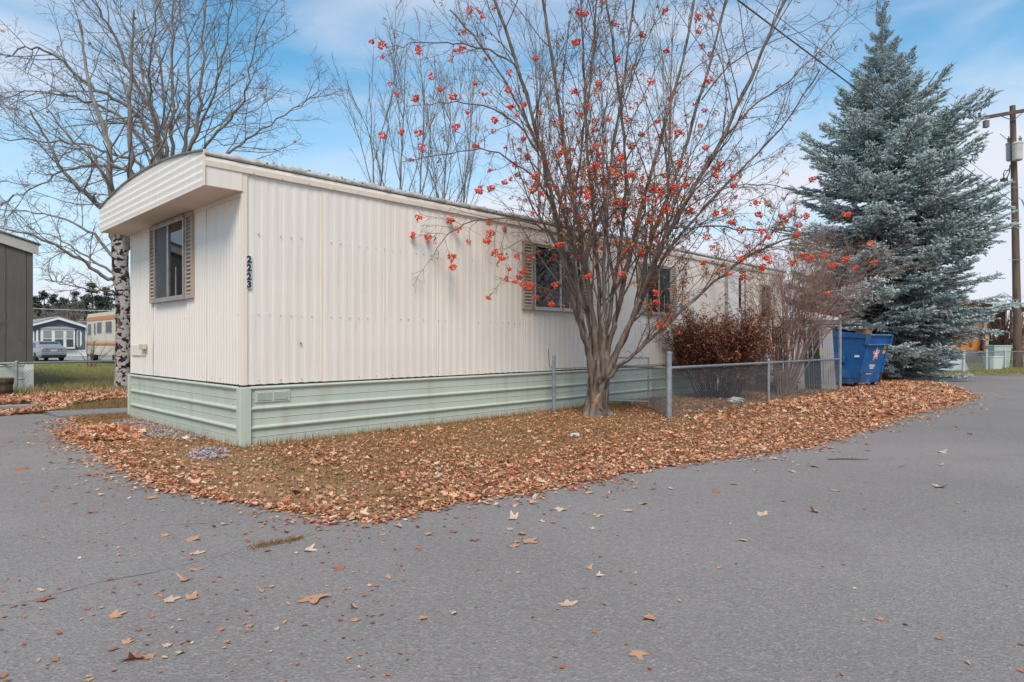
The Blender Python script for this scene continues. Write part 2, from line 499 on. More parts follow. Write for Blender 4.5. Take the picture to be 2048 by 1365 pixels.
def sprout(parents, n, rng, u0=0.2, u1=1.0, ang=(25, 55), ratio=(0.35, 0.6), rr=0.55, seg=5, wander=0.1, up=0.03, rmin=0.002, lmin=0.15, lmax=9.0, taper=0.6, tipk=0.35, bias=None):
    """children grown along each parent"""
    out = []
    for pts, rad in parents:
        L = plen(pts); m = len(pts) - 1
        k = n if isinstance(n, int) else max(1, int(L * n + rng.random()))
        for j in range(k):
            u = u0 + (u1 - u0) * (j + rng.random()) / k
            f = min(u, 0.999) * m; i = int(f); t = f - i
            p = pts[i].lerp(pts[i + 1], t); d = (pts[i + 1] - pts[i]).normalized()
            ax = d.cross(Vector((rng.gauss(0, 1), rng.gauss(0, 1), rng.gauss(0, 1)))).normalized()
            a = R(rng.uniform(*ang))
            nd = (Matrix.Rotation(a, 3, ax) @ d)
            if bias is not None: nd = nd + bias
            l = min(lmax, max(lmin, L * rng.uniform(*ratio) * (1 - taper * u)))
            r0 = max(rmin, (rad[i] + (rad[i + 1] - rad[i]) * t) * rr)
            out.append(path_from(p, nd, l, r0, max(rmin * 0.6, r0 * tipk), seg, wander, up, rng))
    return out

def in_poly(x, y, poly):
    """vectorised point in polygon"""
    px = np.array([p[0] for p in poly]); py = np.array([p[1] for p in poly])
    ins = np.zeros(len(x), dtype=bool); j = len(px) - 1
    for i in range(len(px)):
        c = ((py[i] > y) != (py[j] > y)) & (x < (px[j] - px[i]) * (y - py[i]) / (py[j] - py[i] + 1e-12) + px[i])
        ins ^= c; j = i
    return ins

def scatter(V, F, loc, rot, scl, cols=None):
    """stamps one template mesh at many places; V (n,3) F (k,m) loc (B,3) rot (B,3,3) scl (B,)"""
    B, n = len(loc), len(V)
    X = np.einsum('bij,nj->bni', rot, V) * np.asarray(scl)[:, None, None] + np.asarray(loc)[:, None, :]
    Q = (F[None] + (np.arange(B) * n)[:, None, None]).reshape(-1, F.shape[1])
    C = None if cols is None else np.repeat(cols, n, axis=0)
    return X.reshape(-1, 3), Q, C

def rot_np(yaw, pitch, roll):
    cy, sy, cp, sp, cr, sr = np.cos(yaw), np.sin(yaw), np.cos(pitch), np.sin(pitch), np.cos(roll), np.sin(roll)
    M = np.empty((len(yaw), 3, 3))
    M[:, 0, 0] = cy * cp; M[:, 0, 1] = cy * sp * sr - sy * cr; M[:, 0, 2] = cy * sp * cr + sy * sr
    M[:, 1, 0] = sy * cp; M[:, 1, 1] = sy * sp * sr + cy * cr; M[:, 1, 2] = sy * sp * cr - cy * sr
    M[:, 2, 0] = -sp; M[:, 2, 1] = cp * sr; M[:, 2, 2] = cp * cr
    return M
# ================================================================== ground
LD = Vector((0.697, 0.717, 0)).normalized()          # along the home
SD = Vector((-LD.y, LD.x, 0))                        # across the home
CORNER = Vector((-2.903, 6.84, 0))
HROT = math.atan2(LD.y, LD.x)
def H(x, y, z=0.0): return CORNER + LD * x + SD * y + Vector((0, 0, z))

def sheet(name, pts, z, m, parent=None, label=None):
    me = bpy.data.meshes.new(name)
    me.from_pydata([(p[0], p[1], z) for p in pts], [], [list(range(len(pts)))])
    me.update()
    o = link(name, me, m, parent); o['kind'] = 'structure'
    return o

rngs = random.Random(11)
EDGE_PX = [(140, 838), (148, 852), (118, 872), (150, 884), (178, 893), (200, 908), (250, 935), (300, 962), (345, 981), (430, 1000), (500, 1008), (560, 1021),
           (640, 1031), (700, 1041), (755, 1044), (800, 1037), (850, 1022), (905, 1008), (960, 1001), (1030, 988), (1100, 976), (1160, 965), (1230, 952), (1300, 938), (1380, 926),
           (1450, 916), (1530, 905), (1600, 895), (1660, 884), (1700, 868), (1770, 846), (1830, 826), (1880, 814), (1930, 800), (1950, 790)]
EDGE = [G(*p) for p in EDGE_PX]
# fine irregular edge
def ragged(pts, step=0.12, amp=0.03, seed=3):
    r = random.Random(seed); out = []
    for a, b in zip(pts[:-1], pts[1:]):
        n = max(1, int((b - a).length / step)); nr = Vector((-(b - a).y, (b - a).x, 0)).normalized()
        for i in range(n): out.append(a.lerp(b, i / n) + (nr * r.gauss(0, amp) if i else Vector((0, 0, 0))))
    out.append(pts[-1]); return out
EDGE_R = ragged(EDGE)

GROUND_M = mat('dry_lawn_soil', (0.20, 0.165, 0.075), 0.95, col2=(0.20, 0.205, 0.065), scale=0.35, bump=0.6, bscale=45, detail=8)
g = sheet('ground', [(-900, -60), (900, -60), (900, 1500), (-900, 1500)], -0.02, GROUND_M)
asph_poly = [(-30, -8), (34, -8), (34, 21.6), tuple(G(1990, 751.2)[:2]), tuple(G(1860, 752.5)[:2]), tuple(G(1838, 760)[:2]), tuple(G(1900, 772)[:2])] + \
            [(p.x, p.y) for p in reversed(EDGE_R)] + [tuple(G(100, 832)[:2]), tuple(G(70, 826)[:2]), (-10.2, 9.9), (-13.5, 9.6), (-30, 9.6)]
road = sheet('road', asph_poly, 0.0, ASPH)
# concrete walk beside the home's back corner
walk_m = mat('walk_concrete', (0.235, 0.23, 0.225), 0.9, col2=(0.165, 0.16, 0.155), scale=8, bump=0.4, bscale=70)
wm = MB()
wa, wb, wc_, wd = G(92, 826), G(268, 818.5), G(268, 827.5), G(118, 836.5)
wm.hexa([Vector((p.x, p.y, -0.03)) for p in (wd, wc_, wb, wa)], [Vector((p.x, p.y, 0.028)) for p in (wd, wc_, wb, wa)])
o = wm.build('path', walk_m); o['kind'] = 'structure'
# lane far behind, where the car and motorhome stand
LANE = mat('lane_gravel_asphalt', (0.30, 0.295, 0.30), 0.9, col2=(0.22, 0.21, 0.21), scale=2.0, bump=0.3, bscale=40)
lane_c = G(120, 717.5)
sheet('lane', [tuple((lane_c + LD * a + SD * b)[:2]) for a, b in ((-60, -6.5), (60, -6.5), (60, 6.5), (-60, 6.5))], 0.0, LANE)
sheet('lane', [(13.2, 22.4), (60, 20.5), (60, 21.0), (13.4, 23.0)], -0.004, LANE)

# ================================================================== the cream mobile home
W, LH = 4.0, 15.0
home = empty('mobile_home', CORNER, HROT)
tag(home, 'long cream corrugated mobile home numbered 2223 on sage green skirting', 'mobile home')
SEAM, EAVE, ROOFZ = 0.645, 2.955, 3.085
def roof_z(y): return ROOFZ + 0.165 * (1 - ((y - W / 2) / (W / 2)) ** 2)

def corrugated(width, z0, z1, period, depth, flat=0.5, seed=0):
    """vertical ribbed sheet in the x-z plane, facing -y, origin at its left"""
    n = max(1, round(width / period)); p = width / n; r = random.Random(seed)
    prof = []
    for i in range(n):
        x = i * p
        prof += [(x, 0.0), (x + p * 0.26, 0.0), (x + p * 0.38, -depth * 0.75), (x + p * 0.47, -depth), (x + p * 0.62, -depth), (x + p * 0.74, -depth * 0.7), (x + p * 0.93, -depth * 0.08)]
    prof.append((width, 0.0))
    mb = MB(); zs = [z0 + (z1 - z0) * k / 6 for k in range(7)]
    rows = []
    for k, z in enumerate(zs):
        w = r.gauss(0, 0.0022) if 0 < k < 6 else 0
        rows.append([(x, y + w + r.gauss(0, 0.0004), z) for x, y in prof])
    for a, b in zip(rows[:-1], rows[1:]): mb.strip(a, b)
    return mb

# long side panels
pw = 0.882; x = 0.045; k = 0
while x < LH - 0.01:
    w = min(pw, LH - x)
    o = corrugated(w - 0.003, SEAM + 0.012, EAVE + 0.02, 0.118, 0.0032, seed=k).build('wall_panel', CREAM, home, loc=(x, -0.004 * (k % 2), 0))
    # lapped seam lip
    MB().box(x - 0.004, x + 0.010, -0.0085, 0.004, SEAM + 0.014, EAVE + 0.01).build('panel_seam', CREAM2, home)
    x += pw; k += 1
# end panels: narrow ribs; local frame rotated so that the sheet faces -x
ey, k = 0.03, 0
for w in (0.98, 0.98, 0.98, 0.60, 0.40):
    o = corrugated(w - 0.003, SEAM + 0.012, 2.76, 0.082, 0.007, seed=40 + k).build('wall_panel', CREAM, home, loc=(-0.003 * (k % 2), ey + w, 0), rot=(0, 0, R(-90)))
    ey += w; k += 1
# core behind the sheets (keeps light out), far walls
bx('wall_core', CREAM, home, 0.02, LH, 0.02, W - 0.02, SEAM - 0.03, 3.02)
# corner trims
bx('corner_trim', CREAM2, home, -0.012, 0.05, -0.016, 0.03, SEAM + 0.01, EAVE + 0.01, bev=0.004)
bx('corner_trim', CREAM2, home, -0.012, 0.03, W - 0.04, W + 0.01, SEAM + 0.01, 2.75, bev=0.004)
# dark joint between siding and skirting
bx('joint_strip', DARK, home, -0.002, LH, -0.002, W, SEAM - 0.006, SEAM + 0.016)
# ---- roof
mb = MB(); ys = [(-0.035) + (W + 0.07) * i / 24 for i in range(25)]
def rz_(y): return roof_z(min(max(y, 0), W))
rows = [[(xx, y, rz_(y) + 0.012 + 0.006 * math.sin(xx * 3.1 + y)) for y in ys] for xx in [-0.43 + (LH + 0.46) * i / 40 for i in range(41)]]
for a, b in zip(rows[:-1], rows[1:]): mb.strip(b, a)
roof = mb.build('roof', ROOFW, home, smooth=True)
# lumpy coated roof edge
r_ = random.Random(5); pts = []; n = 260
mb = MB(); prof_n = 7
rows = []
for i in range(n + 1):
    xx = -0.41 + (LH + 0.43) * i / n
    a, b = r_.gauss(0, 0.005), r_.gauss(0, 0.006)
    rows.append([(xx, 0.02, ROOFZ + 0.028 + b), (xx, -0.028 + a * 0.5, ROOFZ + 0.026 + b), (xx, -0.050 + a, ROOFZ + 0.008 + b), (xx, -0.052 + a, ROOFZ - 0.022), (xx, -0.040, ROOFZ - 0.036), (xx, 0.0, ROOFZ - 0.038)])
for a, b in zip(rows[:-1], rows[1:]): mb.strip(a, b)
mb.build('roof_edge', ROOFW, roof, smooth=True)
MOSS = mat('dark_lichen', (0.045, 0.045, 0.032), 1.0, col2=(0.10, 0.105, 0.07), scale=30)
mb = MB()
for i in range(260):
    xx = min(LH, 0.1 + abs(r_.gauss(0, 1)) * 0.2 + r_.random() * LH) if i % 3 else 0.2 + r_.random() * 6
    s = r_.uniform(0.004, 0.015)
    zz = ROOFZ + 0.030 + r_.gauss(0, 0.003); yy = r_.uniform(-0.048, -0.005)
    if r_.random() < 0.45: zz, yy = ROOFZ - r_.uniform(-0.01, 0.025), -0.054
    mb.add([(xx - s, yy, zz), (xx + s, yy, zz), (xx, yy - s * 0.5, zz), (xx, yy + s * 0.5, zz), (xx, yy, zz + s * 0.6), (xx, yy, zz - s * 0.5)],
           [(0, 2, 4), (2, 1, 4), (1, 3, 4), (3, 0, 4), (2, 0, 5), (1, 2, 5), (3, 1, 5), (0, 3, 5)])
o = mb.build('lichen', MOSS, roof); o['kind'] = 'stuff'
# eave trims on the long side
MB().prism([(-0.034, EAVE - 0.012), (-0.040, EAVE + 0.045), (-0.030, EAVE + 0.088), (0.0, EAVE + 0.088), (0.0, EAVE - 0.012)], -0.395, LH, lambda u, v, w: (w, u, v)).build('eave_trim', CREAM2, home)
bx('eave_shadow_strip', DARK, home, -0.39, LH, -0.036, 0.0, EAVE + 0.0885, EAVE + 0.0935)  # dark strip painting the shadow line between eave trim and roof edge
mb = MB()
for i in range(46):
    xx = 0.1 + i * 0.325
    mb.box(xx, xx + 0.008, -0.045, -0.034, EAVE - 0.002, EAVE + 0.006)
o = mb.build('trim_screws', mat('rusty_screw', (0.40, 0.33, 0.26)), home); o['kind'] = 'stuff'
# siding screws in rows
mb = MB()
for zz, st in ((2.31, 0.126), (1.42, 0.126), (0.70, 0.252)):
    xx = 0.17
    while xx < LH:
        if r_.random() < 0.75: mb.box(xx, xx + 0.006, -0.019, -0.002, zz + r_.gauss(0, 0.004), zz + 0.007)
        xx += st
    yy = 0.1
    while yy < W:
        if r_.random() < 0.5: mb.box(-0.0125, -0.002, yy, yy + 0.005, zz, zz + 0.006)
        yy += st
for i in range(26):
    mb.box(-0.012, -0.004, 0.08 + i * 0.15, 0.088 + i * 0.15, 2.705, 2.713)
o = mb.build('siding_screws', mat('rusty_screw', (0.40, 0.33, 0.26), 0.8), home); o['kind'] = 'stuff'
# ---- overhang at the near end: bowed fascia, soffit, side return
OV, SOF = 0.406, 2.738
zs = []; z = SOF
per = 0.083
while z < ROOFZ + 0.19:
    for f, d in ((0.0, 0.0), (0.30, 0.0018), (0.55, 0.0058), (0.72, 0.0068), (0.88, 0.0042)):
        zs.append((z + f * per, d))
    z += per
mb = MB(); NY = 30; rows = []
for i in range(NY + 1):
    y = -0.03 + (W + 0.06) * i / NY; top = rz_(y) + 0.004
    rows.append([(-OV - (d if zz < top else 0), y, min(zz, top)) for zz, d in zs])
for a, b in zip(rows[:-1], rows[1:]): mb.strip(a, b)
mb.build('end_fascia', FASCIA, home)
mb = MB()
for i in range(NY):
    y0, y1 = -0.03 + (W + 0.06) * i / NY, -0.03 + (W + 0.06) * (i + 1) / NY
    mb.hexa([(-OV - 0.022, y0, rz_(y0) + 0.002), (-OV + 0.03, y0, rz_(y0) + 0.002), (-OV + 0.03, y1, rz_(y1) + 0.002), (-OV - 0.022, y1, rz_(y1) + 0.002)],
            [(-OV - 0.022, y0, rz_(y0) + 0.022), (-OV + 0.03, y0, rz_(y0) + 0.022), (-OV + 0.03, y1, rz_(y1) + 0.022), (-OV - 0.022, y1, rz_(y1) + 0.022)])
mb.build('fascia_cap', mat('cap_metal', (0.30, 0.27, 0.24), 0.6, col2=(0.14, 0.12, 0.10), scale=9), home)
bx('soffit', mat('soffit_paint', (0.72, 0.60, 0.49), 0.6, col2=(0.62, 0.50, 0.40), scale=1.2), home, -OV + 0.004, -0.004, -0.026, W + 0.026, SOF + 0.002, SOF + 0.014)
bx('soffit_trim', CREAM2, home, -0.02, -0.001, 0.0, W, SOF - 0.045, SOF + 0.001)
bx('overhang_side_panel', CREAM, home, -OV + 0.012, -0.0125, -0.022, -0.012, SOF + 0.004, EAVE + 0.002)
bx('overhang_side_panel', CREAM, home, -OV + 0.012, -0.002, W + 0.012, W + 0.022, SOF + 0.004, ROOFZ)
bx('fascia_corner_trim', CREAM2, home, -OV - 0.012, -OV + 0.010, -0.038, -0.024, SOF - 0.004, ROOFZ + 0.02)
bx('corner_gap', DARK, home, -OV + 0.0105, -OV + 0.0165, -0.028, -0.0215, SOF, ROOFZ - 0.05)
bx('overhang_core', CREAM2, home, -OV + 0.02, 0.02, 0.0, W, SOF + 0.02, ROOFZ - 0.01)
# ---- windows
def window(cx, z0, z1, w, facing, split=0.5, sash='slider', tagw=True):
    """facing 'y' (long side, along x) or 'x' (end, along y)"""
    if facing == 'y':
        M = Matrix.Translation((cx, -0.016, z0))
    else:
        M = Matrix.Translation((-0.012, cx, z0)) @ Matrix.Rotation(R(-90), 4, 'Z')
    h = z1 - z0; hw = w / 2
    f = MB()
    t, dp = 0.034, 0.045
    f.box(-hw, hw, -dp, 0.0, 0, t, M).box(-hw, hw, -dp, 0.0, h - t, h, M)
    f.box(-hw, -hw + t, -dp, 0, t, h - t, M).box(hw - t, hw, -dp, 0, t, h - t, M)
    xs = -hw + w * split
    f.box(xs - 0.026, xs + 0.026, -dp + 0.006, -0.003, t, h - t, M)
    f.box(-hw - 0.012, hw + 0.012, -dp - 0.012, 0, -0.022, -0.001, M)
    f.box(-hw - 0.012, hw + 0.012, -dp - 0.012, 0, h + 0.001, h + 0.016, M)
    win = f.build('window', ALU, home)
    bk = MB().box(-hw + 0.005, hw - 0.005, -0.006, -0.002, 0.005, h - 0.005, M).build('backing', DARK, win)
    MB().box(-hw + t, xs - 0.026, -0.030, -0.024, t, h - t, M).build('pane', SCREEN if facing == 'x' else GLASS, win)
    MB().box(xs + 0.026, hw - t, -0.022, -0.016, t, h - t, M).build('pane', GLASS, win)
    cm = mat('window_curtain', (0.42, 0.42, 0.44), 0.9, col2=(0.28, 0.28, 0.3), scale=30, stretch=(4, 4, 0.1))
    mb = MB()
    mb.box(xs + 0.03, hw - t - 0.002, -0.013, -0.008, t, h * 0.30, M)
    # thin glazing bars of the storm sash
    m2 = MB(); m2.box(xs + (hw - xs) * 0.45, xs + (hw - xs) * 0.45 + 0.018, -0.030, -0.0225, t, h * 0.4, M)
    m2.build('glazing_bar', ALU, win)
    return win, M, h, hw
SHUT = {}
def shutter(M, h, x0, w):
    sh = MB(); t = 0.035
    sh.box(x0, x0 + t, -0.030, 0, -0.02, h + 0.03, M, bev=0).box(x0 + w - t, x0 + w, -0.030, 0, -0.02, h + 0.03, M)
    sh.box(x0 + t, x0 + w - t, -0.030, 0, -0.02, 0.03, M).box(x0 + t, x0 + w - t, -0.030, 0, h - 0.02, h + 0.03, M)
    sh.box(x0 + t, x0 + w - t, -0.006, -0.001, 0.03, h - 0.02, M)
    s = sh.build('shutter', TAN, home)
    n = 19; st = (h - 0.05) / n
    key = round(w, 3)
    if key not in SHUT:
        SHUT[key] = MB().hexa([(0, -0.026, -st * 0.30), (w - 2 * t, -0.026, -st * 0.30), (w - 2 * t, -0.008, st * 0.12), (0, -0.008, st * 0.12)],
                              [(0, -0.024, -st * 0.14), (w - 2 * t, -0.024, -st * 0.14), (w - 2 * t, -0.006, st * 0.30), (0, -0.006, st * 0.30)]).mesh('slat')
        SHUT[key].materials.append(TAN)
    for i in range(n):
        o = link('slat', SHUT[key], None, s); o.matrix_local = M @ Matrix.Translation((x0 + t, 0, 0.03 + st * (i + 0.5)))
    return s
for cx, z0, z1, w, fc, sp in ((2.195, 1.685, 2.695, 1.135, 'x', 0.47), (5.215, 1.66, 2.69, 1.19, 'y', 0.55), (8.365, 1.70, 2.66, 0.92, 'y', 0.5)):
    win, M, h, hw = window(cx, z0, z1, w, fc, sp)
    sw = 0.235
    shutter(M, h, -hw - sw - 0.014, sw); shutter(M, h, hw + 0.014, sw)
# ---- door on the long side
dr = MB().box(11.43, 12.33, -0.045, -0.016, 0.72, 2.86).build('door', WHITEP, home)
MB().box(11.36, 11.43, -0.055, -0.01, 0.70, 2.92).box(12.33, 12.40, -0.055, -0.01, 0.70, 2.92).box(11.43, 12.33, -0.055, -0.01, 2.862, 2.92).build('door_frame', ALU, dr)
MB().box(12.02, 12.15, -0.050, -0.044, 1.95, 2.70).build('pane', GLASS, dr)
MB().lathe([(0.012, 0), (0.02, 0.03), (0.028, 0.045), (0.018, 0.06), (0, 0.062)], sides=10).build('door_handle', ALU, dr, loc=(11.52, -0.045, 1.6), rot=(R(90), 0, 0))
# far window near the end
window(13.6, 1.75, 2.6, 0.6, 'y')
# ---- house number
for i, ch in enumerate('2223'):
    me = text_mesh('house_number', ch, 0.098, NAVY, 0.0015, bold=0.0045)
    link('house_number', me, None, home, loc=(0.062, -0.0235, 2.015 - [0.0, 0.09, 0.186, 0.27][i]), rot=(R(90), 0, 0))
    bx('number_backing', mat('number_backing', (0.60, 0.585, 0.58), 0.5), home, 0.034, 0.090, -0.0212, -0.0165, 1.973 - [0.0, 0.09, 0.186, 0.27][i], 2.057 - [0.0, 0.09, 0.186, 0.27][i])
# ---- little utility hatch and box on the end wall
bx('utility_plate', CREAM2, home, -0.022, -0.008, 3.28, 3.92, 0.925, 1.085, bev=0.003)
bx('utility_box', mat('beige_box', (0.55, 0.48, 0.36), 0.5), home, -0.075, -0.022, 3.18, 3.36, 1.02, 1.10, bev=0.006)
bx('outlet_stain', mat('rust_spot', (0.20, 0.13, 0.06), 0.8), home, 0.655, 0.672, -0.0215, -0.014, 1.095, 1.12)
# thin cable stapled on the long wall
MB().tube([(5.0, -0.024, 1.02), (5.005, -0.026, 0.85), (5.03, -0.026, 0.73), (5.12, -0.03, 0.69), (5.3, -0.03, 0.685), (7.0, -0.03, 0.672), (9.0, -0.03, 0.685), (10.5, -0.03, 0.675)], 0.0045, 5).build('wall_cable', WIRE, home)
# ---- roof vents
for vx, vy, vh in ((9.6, 1.1, 0.5), (6.2, 1.6, 0.28)):
    v = MB().lathe([(0.05, -0.1), (0.05, vh)], c=(vx, vy, roof_z(vy)), sides=10).build('roof_vent', GALV, home)
    MB().lathe([(0.09, vh), (0.10, vh + 0.02), (0.05, vh + 0.07), (0.0, vh + 0.08)], c=(vx, vy, roof_z(vy)), sides=10).build('cap', GALV, v)

# ---- skirting: horizontal ribbed panels
def skirt_profile():
    """(out, z) pairs, bottom to top"""
    p = [(0.002, -0.03)]
    def rib(z): return [(0.0, z - 0.034), (0.003, z - 0.030), (0.024, z - 0.008), (0.028, z + 0.004), (0.022, z + 0.016), (0.004, z + 0.024), (0.0, z + 0.027)]
    def groove(z): return [(0.0, z - 0.004), (-0.006, z - 0.001), (0.004, z + 0.003), (0.0, z + 0.006)]
    p += [(0.0, 0.02)] + groove(0.085) + rib(0.184) + groove(0.285) + rib(0.394) + groove(0.497) + [(0.0, 0.59), (0.004, 0.594), (0.024, 0.612), (0.027, 0.622), (0.020, 0.634), (0.002, 0.640)]
    return p
SP = skirt_profile()
def skirt_panel(length, facing, x0):
    n = max(2, int(length / 0.25)); mb = MB(); r = random.Random(int(x0 * 100)); rows = []
    for i in range(n + 1):
        s = x0 + length * i / n; w = r.gauss(0, 0.0022) if 0 < i < n else 0
        rows.append([((s, -0.012 - o - w, z) if facing == 'y' else (-0.012 - o - w, s, z)) for o, z in SP])
    for a, b in zip(rows[:-1], rows[1:]): mb.strip(a, b) if facing == 'x' else mb.strip(b, a)
    return mb.build('skirting_panel', SKIRT, home)
x = 0.075
while x < LH:
    w = min(2.46, LH - x); skirt_panel(w - 0.003, 'y', x); x += w
skirt_panel(1.95, 'x', 0.05); skirt_panel(1.93, 'x', 2.003)
bx('skirting_core', SKIRT, home, 0.0, LH, 0.0, W, -0.03, SEAM - 0.007)
mb = MB(); mb.box(-0.048, 0.078, -0.048, 0.05, -0.05, SEAM - 0.012, bev=0.006)
mb.build('corner_post', SKIRT, home)
bx('corner_post', SKIRT, home, -0.046, 0.02, W - 0.035, W + 0.03, -0.05, SEAM - 0.004, bev=0.005)
# louvred vent
vt = MB().box(0.125, 0.525, -0.026, -0.0125, 0.462, 0.592).build('skirting_vent', SKIRT, home)
VENT_IN = mat('vent_inner', (0.27, 0.32, 0.27), 0.7)
mb = MB()
for x0, x1 in ((0.150, 0.312), (0.338, 0.500)):
    mb.box(x0, x1, -0.0275, -0.026, 0.480, 0.574)
mb.build('vent_opening', VENT_IN, vt)
mb = MB()
for x0, x1 in ((0.150, 0.312), (0.338, 0.500)):
    for i in range(8):
        z = 0.484 + i * 0.0115
        mb.hexa([(x0, -0.034, z), (x1, -0.034, z), (x1, -0.0278, z + 0.005), (x0, -0.0278, z + 0.005)], [(x0, -0.034, z + 0.003), (x1, -0.034, z + 0.003), (x1, -0.0278, z + 0.008), (x0, -0.0278, z + 0.008)])
mb.build('louvres', SKIRT, vt)
# wooden steps to the door
WOOD = mat('weathered_brown_wood', (0.17, 0.085, 0.045), 0.85, col2=(0.10, 0.05, 0.03), scale=6, stretch=(1, 8, 8), bump=0.3, bscale=30)
st = empty('door_steps', H(11.9, -0.6), HROT)
tag(st, 'brown wooden steps below the home door behind the shrubs', 'steps')
for i, (zt, y0) in enumerate(((0.60, -0.02), (0.40, -0.36), (0.20, -0.70))):
    for q in range(3):
        bx('tread_board', WOOD, st, -0.62, 0.62, y0 + q * 0.115 - 0.02, y0 + q * 0.115 + 0.088, zt - 0.035, zt, bev=0.004)
for sx in (-0.56, 0.52):
    bx('stringer', WOOD, st, sx, sx + 0.04, -0.68, 0.32, 0.0, 0.165); bx('post', WOOD, st, sx, sx + 0.04, 0.0, 0.30, 0.166, 0.56)
# ================================================================== trees and shrubs
def leaf_template(lobes=5, spread=1.0, curl=0.25, seed=0, fold=0.2):
    """maple-like blade about 1 unit across, origin at the stalk"""
    r = random.Random(seed)
    outline = []
    angs = np.linspace(-118, 118, lobes)
    for i, a in enumerate(angs):
        L = {0: 0.42, lobes - 1: 0.42}.get(i, 0.62 if abs(a) > 40 else 0.72) * r.uniform(0.85, 1.1)
        for da, k in ((-17, 0.68), (-8, 0.86), (0, 1.0), (8, 0.84), (17, 0.66)):
            aa = R(a + da * spread + 0); outline.append((math.sin(aa) * L * k, 0.30 + math.cos(aa) * L * k))
        if i < lobes - 1:
            aa = R((a + angs[i + 1]) / 2); outline.append((math.sin(aa) * 0.36, 0.30 + math.cos(aa) * 0.36))
    V = [(0, 0.30)] + outline + [(-0.015, -0.28), (0.015, -0.28), (0.02, 0.2), (-0.02, 0.2)]
    n = len(outline); F = [(0, 1 + (i + 1) % n, 1 + i) for i in range(n)]
    st = n + 1
    F += [(st, st + 1, st + 2), (st, st + 2, st + 3)]
    ph, ph2 = r.uniform(0, 6.3), r.uniform(0, 6.3)
    out = []
    for x, y in V:
        rr = math.hypot(x, y - 0.3)
        z = curl * rr * rr * (0.8 + 0.9 * math.sin(math.atan2(x, y - 0.3) * 2 + ph)) + fold * abs(x) * (0.4 + 0.6 * math.sin(ph2 + y * 3))
        out.append((x, y - 0.3, z + 0.02))
    return np.array(out), np.array(F)

LEAF_COLS = np.array([1.20, 1.17, 1.18]) * np.array([(0.56, 0.30, 0.175), (0.48, 0.235, 0.125), (0.38, 0.165, 0.085), (0.62, 0.41, 0.26), (0.66, 0.50, 0.36), (0.30, 0.14, 0.085), (0.19, 0.095, 0.065), (0.58, 0.32, 0.17), (0.42, 0.135, 0.085), (0.52, 0.38, 0.27)])
LEAF_W = np.array([3, 3, 2, 2, 1.2, 1.6, 1.0, 2, 1.2, 1.5]); LEAF_W = LEAF_W / LEAF_W.sum()

